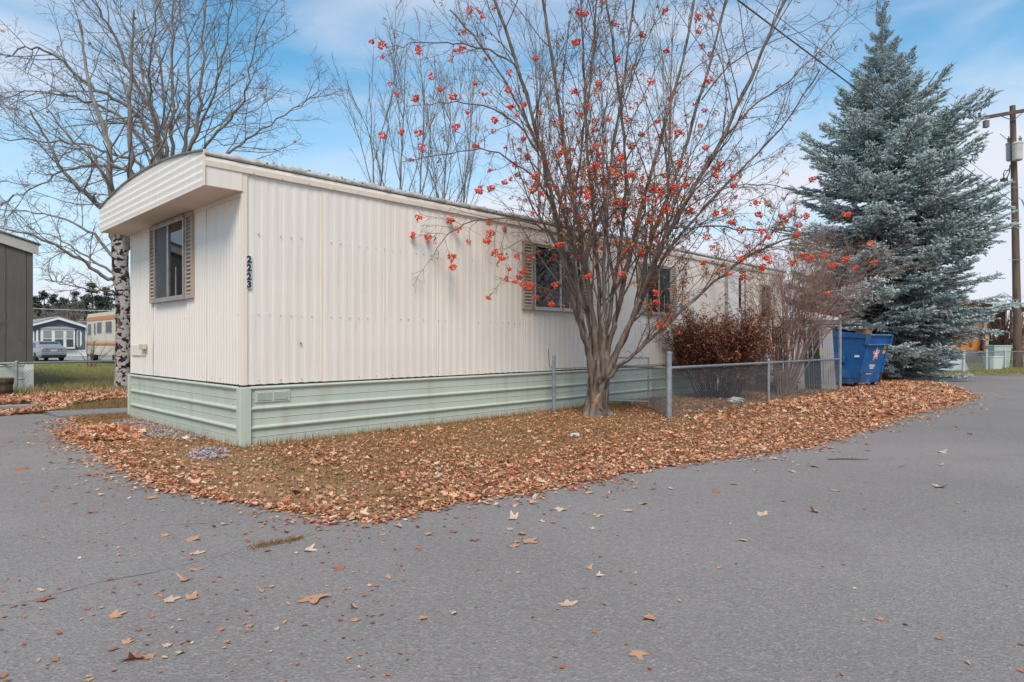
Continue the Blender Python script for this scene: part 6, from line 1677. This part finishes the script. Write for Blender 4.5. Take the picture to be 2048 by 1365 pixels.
FRAG = [(np.array([(-.5, -.25, .0), (.1, -.45, .1), (.55, .05, .22), (.15, .42, .05), (-.4, .3, .16), (0, 0, -.04)]), np.array([(5, 0, 1), (5, 1, 2), (5, 2, 3), (5, 3, 4), (5, 4, 0)])),
        (np.array([(-.6, -.15, .1), (-.1, -.3, 0), (.6, -.1, .25), (.45, .2, .1), (-.2, .28, .22), (0, 0, .02)]), np.array([(5, 0, 1), (5, 1, 2), (5, 2, 3), (5, 3, 4), (5, 4, 0)])),
        (np.array([(-.2, -.6, .2), (.3, -.3, .0), (.35, .4, .2), (-.05, .6, .05), (-.35, .1, .15), (0, 0, -.05)]), np.array([(5, 0, 1), (5, 1, 2), (5, 2, 3), (5, 3, 4), (5, 4, 0)]))]
def litter(name, label, x, y, z, size, templates, tilt, cat='leaves', cols=None, warm=1.0, parent=None):
    Vs, Qs, Cs, off = [], [], [], 0; n = len(x); pick = nr.integers(0, len(templates), n)
    if cols is None: cols = LEAF_COLS[nr.choice(10, n, p=LEAF_W)] * nr.uniform(.72, 1.2, (n, 1)) * warm
    yaw, pit, rol = nr.uniform(0, 6.283, n), nr.normal(0, tilt, n), nr.normal(0, tilt, n)
    for k, (V0, F0) in enumerate(templates):
        m = pick == k
        if not m.any(): continue
        V, Q, C = scatter(V0, F0, np.stack([x[m], y[m], z[m]], 1), rot_np(yaw[m], pit[m], rol[m]), size[m], cols[m])
        Vs.append(V); Qs.append(Q + off); Cs.append(C); off += len(V)
    V = np.concatenate(Vs)
    o = link(name, np_mesh(name, V, [np.concatenate(Qs)], cols=np.concatenate(Cs)), LEAF, parent); tag(o, label, cat, kind='stuff'); return o
# --- fragments: dense towards the asphalt, thinner near the wall
x, y = sample(ISL, 1000000)
d = edge_dist(x, y); _, t, s = inside_home(x, y)
far = np.clip((t - 9) / 5, 0, 1)
wall = np.where(t > -0.1, np.clip(-s, 0, 4), np.clip(-t, 0, 4))
pn = patch(x, y)
cover = np.clip(1.25 - 0.40 * d + 0.45 * pn, 0.42, 1.0); cover = np.maximum(cover, far * 0.85); cover *= np.clip(wall * 0.9 + 0.25, 0, 1)
west = (t < 0.0); cover = np.where(west, np.clip(0.95 - 1.3 * d + 0.7 * patch(x, y, 1.6, 2), 0.25, 0.9), cover)
keep = nr.random(len(x)) < cover * 0.46
x1, y1 = x[keep], y[keep]; c1 = cover[keep]
z1 = nr.random(len(x1)) ** 1.5 * (0.010 + 0.024 * c1)
litter('leaf_litter', 'brown leaf fragments carpeting the strip between home and asphalt', x1, y1, z1, np.abs(nr.normal(0.015, 0.011, len(x1))) + 0.010, FRAG, 0.30)
n1 = len(x1)
keep = nr.random(len(x)) < cover * 0.007 + far * 0.008
x1, y1 = x[keep], y[keep]
litter('dead_leaves', 'whole dead maple leaves lying on the strip beside the home', x1, y1, 0.012 + nr.random(len(x1)) * 0.03, nr.uniform(0.04, 0.085, len(x1)), LEAFT, 0.2)
print('litter', n1, len(x1))
# fringe spilling over the asphalt edge
ne = 9000; ii = nr.integers(0, len(EDG) - 1, ne); f = nr.random(ne)[:, None]; pe = EDG[ii] * (1 - f) + EDG[ii + 1] * f
tn_ = EDG[np.minimum(ii + 2, len(EDG) - 1)] - EDG[np.maximum(ii - 2, 0)]; tn_ /= np.linalg.norm(tn_, axis=1, keepdims=True) + 1e-9; out = np.stack([tn_[:, 1], -tn_[:, 0]], 1)
pe = pe + out * (nr.exponential(0.09, ne) * (0.5 + 0.9 * (patch(pe[:, 0], pe[:, 1], 3.0, 1) > 0)) - 0.06)[:, None]
litter('leaf_fringe', 'leaf fragments spilling over the edge of the asphalt', pe[:, 0], pe[:, 1], 0.003 + nr.random(ne) * 0.012, np.abs(nr.normal(0.020, 0.011, ne)) + 0.008, FRAG, 0.2)
# leaf drift under the dumpster and spruce
def drift(name, label, poly, n, size, h, warm=1.0, lobes=LEAFT):
    x, y = sample(poly, n * 3); x, y = x[:n], y[:n]
    z = 0.012 + nr.random(len(x)) * h * np.clip(0.6 + 0.5 * patch(x, y, 2.0), 0.1, 1)
    return litter(name, label, x, y, z, nr.uniform(size * .6, size * 1.3, len(x)), lobes, 0.26, warm=warm)
drift('leaf_drift', 'deep drift of orange leaves around the dumpster wheels and under the spruce', [tuple(G(*p)[:2]) for p in ((1560, 812), (1640, 838), (1760, 838), (1860, 818), (1945, 794), (1920, 778), (1840, 762), (1780, 757), (1690, 784))], 9000, 0.08, 0.05, 0.95)
drift('leaf_drift', 'band of orange maple leaves along the back fence beside the birch', [tuple(G(*p)[:2]) for p in ((-60, 800), (70, 792), (150, 784), (262, 778), (262, 800), (210, 800), (150, 808), (118, 822), (75, 826), (66, 806), (-60, 816))], 3600, 0.10, 0.05, 0.95)
drift('leaf_drift', 'leaves caught along the front of the concrete kerb bar', [tuple(G(*p)[:2]) for p in ((-60, 830), (76, 822), (78, 828), (-60, 837))], 260, 0.10, 0.06)
drift('leaf_drift', 'heap of orange leaves on the grass at the end of the home', [tuple(G(*p)[:2]) for p in ((140, 872), (180, 856), (240, 856), (290, 866), (272, 882), (215, 884), (160, 884))], 520, 0.09, 0.05)
drift('leaf_drift', 'leaves swept against the foot of the chain link fence', [tuple(G(*p)[:2]) for p in ((1350, 826), (1680, 788), (1690, 800), (1560, 822), (1400, 850))], 1500, 0.07, 0.03)
# --- grass
def grass(name, label, x, y, h, w, cols, lean=0.45, z0=-0.01):
    n = len(x); a = nr.uniform(0, 6.283, n); dx, dy = np.cos(a) * w * .5, np.sin(a) * w * .5
    b = nr.uniform(0, 6.283, n); L = h * np.abs(nr.normal(0, lean, n)); tx, ty = x + np.cos(b) * L, y + np.sin(b) * L
    V = np.stack([np.stack([x - dx, y - dy, np.full(n, z0)], 1), np.stack([x + dx, y + dy, np.full(n, z0)], 1), np.stack([tx, ty, z0 + h], 1)], 1).reshape(-1, 3)
    o = link(name, np_mesh(name, V, [np.arange(3 * n).reshape(-1, 3)], cols=np.repeat(cols, 3, axis=0)), GRASS); tag(o, label, 'grass', kind='stuff'); return o
def tones(n, pal, wts):
    pal = np.array(pal); wts = np.array(wts, float); return pal[nr.choice(len(pal), n, p=wts / wts.sum())] * nr.uniform(.7, 1.25, (n, 1))
DRY = [(0.37, 0.20, 0.095), (0.30, 0.17, 0.075), (0.22, 0.175, 0.07), (0.42, 0.28, 0.16), (0.28, 0.125, 0.06), (0.17, 0.165, 0.06)]
x, y = sample(ISL, 900000); d = edge_dist(x, y); _, t, s = inside_home(x, y)
wall = np.where(t > -0.1, np.clip(-s, 0, 4), np.clip(-t, 0, 4))
g_ = np.clip(0.25 + 0.55 * (d - 0.25) - 0.25 * patch(x, y), 0.05, 0.9) * np.clip(1.2 - (t - 9) / 6, 0.25, 1); g_ = np.where(wall < 0.25, 0.8, g_)
g_ *= np.where((t < 0) & (wall < 0.8), 0.5, 1)
k = nr.random(len(x)) < g_ * 0.8
gx, gy = x[k], y[k]; hh = nr.uniform(.025, .062, len(gx)) * (1 + 0.8 * np.exp(-wall[k] / .12))
c = tones(len(gx), DRY, [3, 3, 2, 2, 2, 1.2]); gp_ = patch(gx, gy, 2.2, 5) > 0.62; c[gp_] = tones(gp_.sum(), [(0.09, 0.14, 0.03), (0.13, 0.16, 0.045)], [1, 1])
grass('lawn_grass', 'short dry olive and rust grass on the strip beside the home', gx, gy, hh, 0.0075, c)
print('grass', len(gx))
# lawn behind the back fence
bl = [tuple(G(*p)[:2]) for p in ((-40, 790), (262, 790), (330, 730), (60, 724), (-40, 735))]
xs, ys = sample(bl, 150000)
u = nr.random(len(xs)) < np.clip(26 / ys - 0.35, .2, 1); xs, ys = xs[u], ys[u]
mixg = np.clip((ys - 18) / 7 + 0.3 * patch(xs, ys, .6), 0, 1)[:, None]
c = tones(len(xs), [(0.30, 0.255, 0.10), (0.25, 0.215, 0.09), (0.37, 0.29, 0.15)], [2, 2, 1]) * (1 - mixg) + tones(len(xs), [(0.26, 0.285, 0.08), (0.31, 0.31, 0.095), (0.36, 0.31, 0.13)], [2, 2, 1]) * mixg
grass('lawn_grass', 'green and straw coloured lawn behind the back fence', xs, ys, nr.uniform(.04, .11, len(xs)) * (1 + (ys < 17.6) * 0.9), 0.016, c)
# small patch between walk, birch and home corner
pg = [tuple(G(*p)[:2]) for p in ((150, 834), (262, 829), (262, 842), (215, 852), (150, 850))]; xs, ys = sample(pg, 9000)
grass('lawn_grass', 'dry grass between the concrete walk and the home corner', xs, ys, nr.uniform(.03, .075, len(xs)), 0.007, tones(len(xs), DRY, [3, 3, 2, 2, 1, 1]))
pg = [tuple(G(*p)[:2]) for p in ((150, 812), (262, 796), (262, 818), (110, 824))]; xs, ys = sample(pg, 9000)
grass('lawn_grass', 'olive grass between the leaf band and the concrete walk', xs, ys, nr.uniform(.03, .075, len(xs)), 0.009, tones(len(xs), DRY, [2, 3, 3, 2, 1, 2]))
# right hand verge by the pole and yard
pr_ = [tuple(G(*p)[:2]) for p in ((1845, 750), (2100, 749), (2140, 728), (1845, 730))]; xs, ys = sample(pr_, 60000); u = nr.random(len(xs)) < .7; xs, ys = xs[u], ys[u]
c = tones(len(xs), [(0.32, 0.28, 0.10), (0.26, 0.26, 0.08), (0.38, 0.29, 0.15)], [2, 2, 1]); grass('lawn_grass', 'yellow green lawn around the far right fence', xs, ys, nr.uniform(.04, .10, len(xs)), 0.022, c)
# tall grass tufts by the skirting
xs = []; 
tt = nr.uniform(0.1, 9.0, 1800); ss = np.abs(nr.normal(0, 0.07, 1800)) + 0.06
gx = CORNER.x + LD.x * tt - SD.x * ss; gy = CORNER.y + LD.y * tt - SD.y * ss
grass('grass_tufts', 'straggly dry grass along the foot of the green skirting', gx, gy, nr.uniform(.04, .14, 1800), .005, tones(1800, DRY, [3, 2, 2, 3, 1, 1]))
# --- gravel along the end wall and the pale pebble patch
ico = bmesh.new(); bmesh.ops.create_icosphere(ico, subdivisions=1, radius=1.0); ico.verts.index_update()
IV = np.array([tuple(v.co) for v in ico.verts]); IF = np.array([[v.index for v in f.verts] for f in ico.faces]); ico.free()
def stones(name, label, poly, n, r0, r1, cols):
    x, y = sample(poly, n * 3); x, y = x[:n], y[:n]; m = len(x); Vj = IV * np.array([1.2, .9, .6])
    V, Q, C = scatter(Vj, IF, np.stack([x, y, nr.random(m) * .02], 1), rot_np(nr.uniform(0, 6.3, m), nr.normal(0, .4, m), nr.normal(0, .4, m)), nr.uniform(r0, r1, m), tones(m, cols, [1] * len(cols)))
    o = link(name, np_mesh(name, V, [Q], cols=C), mat('pebble', (0.3, 0.28, 0.27), .8, attr=True)); tag(o, label, 'gravel', kind='stuff')
wl_ = [tuple(H(-0.06, 0.9)[:2]), tuple(H(-0.06, 3.6)[:2]), tuple(H(-0.42, 3.5)[:2]), tuple(H(-0.62, 2.2)[:2]), tuple(H(-0.30, 0.7)[:2])]
stones('gravel', 'reddish grey gravel bed along the foot of the end skirting', wl_, 2600, .010, .026, [(0.24, 0.17, 0.15), (0.30, 0.26, 0.25), (0.18, 0.13, 0.12), (0.36, 0.31, 0.29), (0.28, 0.18, 0.14)])
stones('gravel', 'pale lilac pebbles in the grass in front of the corner post', [tuple(G(*p)[:2]) for p in ((368, 912), (385, 900), (440, 896), (462, 903), (448, 918), (400, 922))], 320, .010, .022, [(0.30, 0.26, 0.29), (0.22, 0.18, 0.19), (0.36, 0.32, 0.34)])

# --- asphalt cracks (thin filled seams)
CRK = mat('crack_filler', (0.085, 0.08, 0.078), .95)
def crack(pts, w, seed):
    r = random.Random(seed); P3 = [G(*p) for p in pts]; L, Rr = [], []
    fine = []
    for a, b in zip(P3[:-1], P3[1:]):
        n = max(2, int((b - a).length / 0.035)); fine += [a.lerp(b, i / n) for i in range(n)]
    mb = MB(); off = 0.0; prev = None
    for i, p in enumerate(fine):
        off = off * .9 + r.gauss(0, .006); ww = w * max(0.05, r.gauss(.7, .45)) * (0.35 + 0.65 * (math.sin(i * .09 + seed) > -0.35))
        q = p + Vector((0, off, .0035)); cur = (q + Vector((0, -ww, 0)), q + Vector((0, ww, 0)))
        if prev: mb.add([prev[0], cur[0], cur[1], prev[1]], [(0, 1, 2, 3)])
        prev = cur
    return mb.build('crack', CRK, road)
crack([(-40, 1221), (60, 1203), (180, 1170), (300, 1148), (420, 1120), (490, 1098), (600, 1078), (660, 1062), (752, 1044)], .0032, 1)
crack([(250, 1060), (330, 1052), (420, 1046), (470, 1040)], .0022, 2)
crack([(1690, 962), (1760, 968), (1830, 962)], .0022, 3)
gx, gy = [], []
for i in range(420):
    f = nr.random(); a, b = G(502, 1097), G(600, 1078); p = a.lerp(b, f); gx.append(p.x + nr.normal(0, .012)); gy.append(p.y + nr.normal(0, .022))
grass('crack_grass', 'dry straw grass growing from the seam in the asphalt', np.array(gx), np.array(gy), nr.uniform(.01, .035, 420), .004, tones(420, [(0.36, 0.24, 0.11), (0.28, 0.17, 0.08), (0.2, 0.14, 0.06)], [1, 1, 1]), lean=1.2, z0=0.0)

# --- single leaves lying on the asphalt
SPOTS = [(181, 1027, 22, 1, 3), (381, 1080, 32, 0, 1), (391, 1109, 32, 2, 0), (372, 1162, 30, 0, 3), (335, 1203, 38, 2, 2), (383, 1199, 30, 0, 1), (227, 1234, 36, 0, 0), (627, 1196, 62, 0, 0), (268, 1318, 50, 1, 3), (301, 1315, 28, 0, 1),
         (362, 1307, 22, 2, 1), (82, 1201, 38, 1, 0), (26, 1215, 14, 1, 2), (615, 1102, 30, 2, 1), (597, 1074, 26, 0, 2), (683, 1137, 32, 1, 0), (92, 1003, 18, 1, 0), (108, 1323, 19, 1, 1), (180, 1360, 20, 0, 2), (174, 1219, 15, 1, 1),
         (280, 1261, 17, 1, 0), (525, 1184, 15, 0, 3), (612, 1251, 15, 1, 2), (499, 1253, 17, 0, 1), (335, 1294, 22, 2, 1), (253, 1287, 24, 0, 0), (333, 1071, 22, 0, 0), (388, 1140, 20, 0, 2), (383, 1120, 14, 1, 3), (222, 1160, 15, 1, 0), (222, 1301, 24, 1, 0),
         (1027, 1040, 27, 2, 3), (1018, 1059, 22, 2, 0), (1045, 1069, 22, 0, 1), (1054, 1083, 38, 0, 0), (1035, 1085, 22, 0, 2), (1024, 1094, 22, 0, 1), (1037, 1146, 14, 2, 2), (1122, 1020, 28, 2, 1), (1087, 1044, 17, 2, 0), (909, 1064, 21, 1, 0),
         (948, 1081, 22, 1, 1), (914, 1037, 12, 1, 3), (958, 1140, 13, 1, 0), (1135, 1211, 42, 2, 0), (1301, 1237, 34, 0, 1), (1274, 1307, 40, 0, 0), (907, 1229, 19, 2, 3), (709, 1217, 22, 0, 3), (846, 1237, 22, 0, 1), (709, 1243, 24, 0, 2), (1252, 1022, 31, 2, 0),
         (1285, 1008, 25, 0, 1), (1196, 1032, 24, 2, 1), (1186, 1059, 14, 2, 2), (1178, 1139, 14, 0, 3), (1196, 1153, 19, 2, 1), (1270, 1147, 9, 2, 0), (778, 1156, 14, 0, 1), (807, 1162, 13, 1, 0), (766, 1070, 16, 0, 2), (1069, 1004, 30, 0, 0), (1881, 975, 29, 2, 1),
         (1525, 1031, 32, 2, 0), (1631, 1025, 22, 0, 3), (1490, 1082, 25, 2, 2), (1762, 1240, 20, 0, 0), (1685, 1352, 12, 0, 3), (1671, 982, 19, 2, 0), (1588, 945, 19, 2, 2), (1881, 905, 21, 2, 1), (1879, 931, 14, 2, 3), (1633, 934, 25, 0, 1), (1735, 902, 13, 1, 0),
         (1567, 1003, 15, 2, 2), (1642, 903, 15, 0, 1), (1913, 858, 12, 0, 0), (1981, 852, 11, 2, 0), (1942, 869, 14, 0, 1), (1461, 1050, 10, 2, 2), (1802, 933, 13, 0, 0), (1510, 942, 11, 2, 1), (299, 997, 28, 0, 0), (36, 940, 34, 1, 0), (20, 885, 12, 1, 1), (150, 1008, 14, 1, 2), (520, 1045, 15, 1, 0), (8, 1355, 22, 1, 1), (1430, 985, 20, 1, 0), (1470, 970, 18, 1, 0)]
TONE = [((0.55, 0.31, 0.19), 'orange brown'), ((0.36, 0.165, 0.10), 'dark russet'), ((0.64, 0.48, 0.36), 'pale tan')]
SHAPE = [(0.15, 0.06, 'flat lobed'), (0.4, 0.2, 'slightly curled'), (0.2, -0.3, 'folded'), (0.75, 0.3, 'tightly curled')]
LM = {}
for sh, (cu, fo, nm) in enumerate(SHAPE):
    for tn, (c, cn) in enumerate(TONE):
        V0, F0 = leaf_template(seed=20 + sh * 3 + tn, curl=cu, fold=fo); V0 = V0.copy(); V0[:, 2] -= V0[:, 2].min()
        me = np_mesh('fallen_leaf', V0, [F0], cols=np.tile([c], (len(V0), 1)) * np.random.default_rng(sh * 3 + tn).uniform(.85, 1.15, (len(V0), 1))); me.materials.append(LEAF); LM[(sh, tn)] = me
r_ = random.Random(17); spec = {(627, 1196): 'largest flat orange brown leaf on the asphalt at the lower left', (268, 1318): 'dark curled leaf standing up on the asphalt in the bottom left corner', (372, 1162): 'tightly curled orange brown leaf standing alone on the left asphalt',
     (1135, 1211): 'wide pale tan leaf alone in the middle of the near asphalt', (1274, 1307): 'orange brown leaf nearest the bottom edge right of the middle', (1027, 1040): 'curled pale leaf at the top of the little leaf group in the middle', (1054, 1083): 'largest leaf of the little group in the middle of the asphalt', (1301, 1237): 'orange brown leaf right of the wide pale leaf on the near asphalt'}
for px, py, wpx, tn, sh in SPOTS:
    p = G(px, py); size = wpx / FPX * p.y * 0.92
    o = link('fallen_leaf', LM[(sh, tn)], None, None, loc=(p.x, p.y, 0.003), rot=(r_.gauss(0, .08), r_.gauss(0, .08), r_.uniform(0, 6.28)), scale=(size, size, size * (1.1 if sh == 3 else .8)))
    zone = 'left asphalt' if px < 760 else ('middle of the asphalt' if px < 1400 else 'right road surface')
    same = sorted(q[:2] for q in SPOTS if (q[3], q[4]) == (tn, sh) and ('left asphalt' if q[0] < 760 else ('middle of the asphalt' if q[0] < 1400 else 'right road surface')) == zone and (q[0], q[1]) not in spec)
    rank = '' if len(same) < 2 or (px, py) not in same else ', ' + ('leftmost' if same.index((px, py)) == 0 else ('second', 'third', 'fourth', 'fifth', 'sixth', 'seventh', 'eighth', 'ninth')[same.index((px, py)) - 1] + ' from left')
    tag(o, spec.get((px, py), f'{SHAPE[sh][2]} {TONE[tn][1]} leaf on the {zone}{rank}'), 'leaf', 'leaves lying on the asphalt')
    if (px, py) in spec: o['group'] = 'leaves lying on the asphalt'
# crumbs and rowan leaflets blown over the asphalt
n = 5200; px = nr.uniform(-20, 2060, n); py = 850 + 520 * nr.random(n) ** 0.9
ex = np.interp(px, [p[0] for p in EDGE_PX[4:]], [p[1] for p in EDGE_PX[4:]]); dist = py - ex
pr = np.where(px < 800, 0.42, 0.10) * np.exp(-np.clip(dist, 0, 999) / 260) + 0.55 * np.exp(-np.clip(dist, 0, 999) / 28); pr = np.where(dist < 4, 0, pr); pr = np.where(px > 1400, pr * .45, pr)
k = nr.random(n) < pr; px, py = px[k], py[k]; dd = CAM_H * FPX / (py - HORIZON); xs = (px - 1024) / FPX * dd
m = len(xs); cc = LEAF_COLS[nr.choice([0, 1, 2, 3, 5, 8, 8], m)] * nr.uniform(.7, 1.15, (m, 1)); red = nr.random(m) < .02; cc[red] = (0.45, 0.03, 0.03)
litter('leaf_crumbs', 'tiny leaf fragments and stems scattered over the asphalt', xs, dd, np.full(m, .004), nr.uniform(.008, .024, m), FRAG, 0.18, cols=cc)
print('crumbs', m)
# fallen red berries on the strip below the rowan
bx_, by_ = G(1080, 940)[:2]
k = 150; a = nr.normal(0, 1.1, k); b = nr.normal(0, .45, k); xs = bx_ + LD.x * a + SD.x * b; ys = by_ + LD.y * a + SD.y * b
V, Q, C = scatter(IV, IF, np.stack([xs, ys, nr.uniform(.02, .05, k)], 1), rot_np(nr.random(k), nr.random(k), nr.random(k)), nr.uniform(.006, .009, k), np.tile([(.6, .02, .02)], (k, 1)))
tag(link('fallen_berries', np_mesh('fallen_berries', V, [Q]), BERRY), 'fallen red berries among the leaves below the berry tree', 'berries', kind='stuff')
# twig on the road, paper scrap, plastic bag, tar speck
p = G(1698, 920.5); tw = MB().tube([p + Vector((-.20, .0, .008)), p + Vector((-.05, .01, .012)), p + Vector((.05, -.01, .012)), p + Vector((.19, .005, .006))], [.005, .008, .007, .003], 6); tw.tube([p + Vector((.03, 0, .01)), p + Vector((.09, .03, .02))], [.004, .002], 5)
tag(tw.build('fallen_twig', BARK2), 'dark broken twig lying on the road at the right', 'twig')
def crumple(name, label, p, sx, sy, h, seed, cat):
    r = random.Random(seed); bm = bmesh.new(); bmesh.ops.create_icosphere(bm, subdivisions=3, radius=1.0)
    for v in bm.verts:
        q = v.co; f = 1 + 0.18 * math.sin(q.x * 5 + seed) * math.cos(q.y * 6) + 0.14 * math.sin(q.z * 9 + q.x * 4) + r.gauss(0, .05)
        v.co = Vector((q.x * sx * f, q.y * sy * f, max(-.02, q.z * h * f + h * .55)))
    me = bpy.data.meshes.new(name); bm.to_mesh(me); bm.free(); o = link(name, me, mat('white_film', (0.70, 0.71, 0.74), .4, trans=.25), loc=p); tag(o, label, cat); return o
crumple('plastic_bag', 'crumpled white plastic bag behind the chain link fence', G(1471, 806) + Vector((0, 0, .01)), .13, .10, .06, 3, 'plastic bag')
crumple('paper_scrap', 'white paper scrap among leaves in front of the berry tree', G(1150, 876) + Vector((0, 0, .02)), .055, .03, .022, 5, 'paper')
crumple('paper_scrap', 'small pale scrap under the dumpster near its front caster', G(1722, 786) + Vector((0, 0, .02)), .05, .04, .03, 6, 'paper')
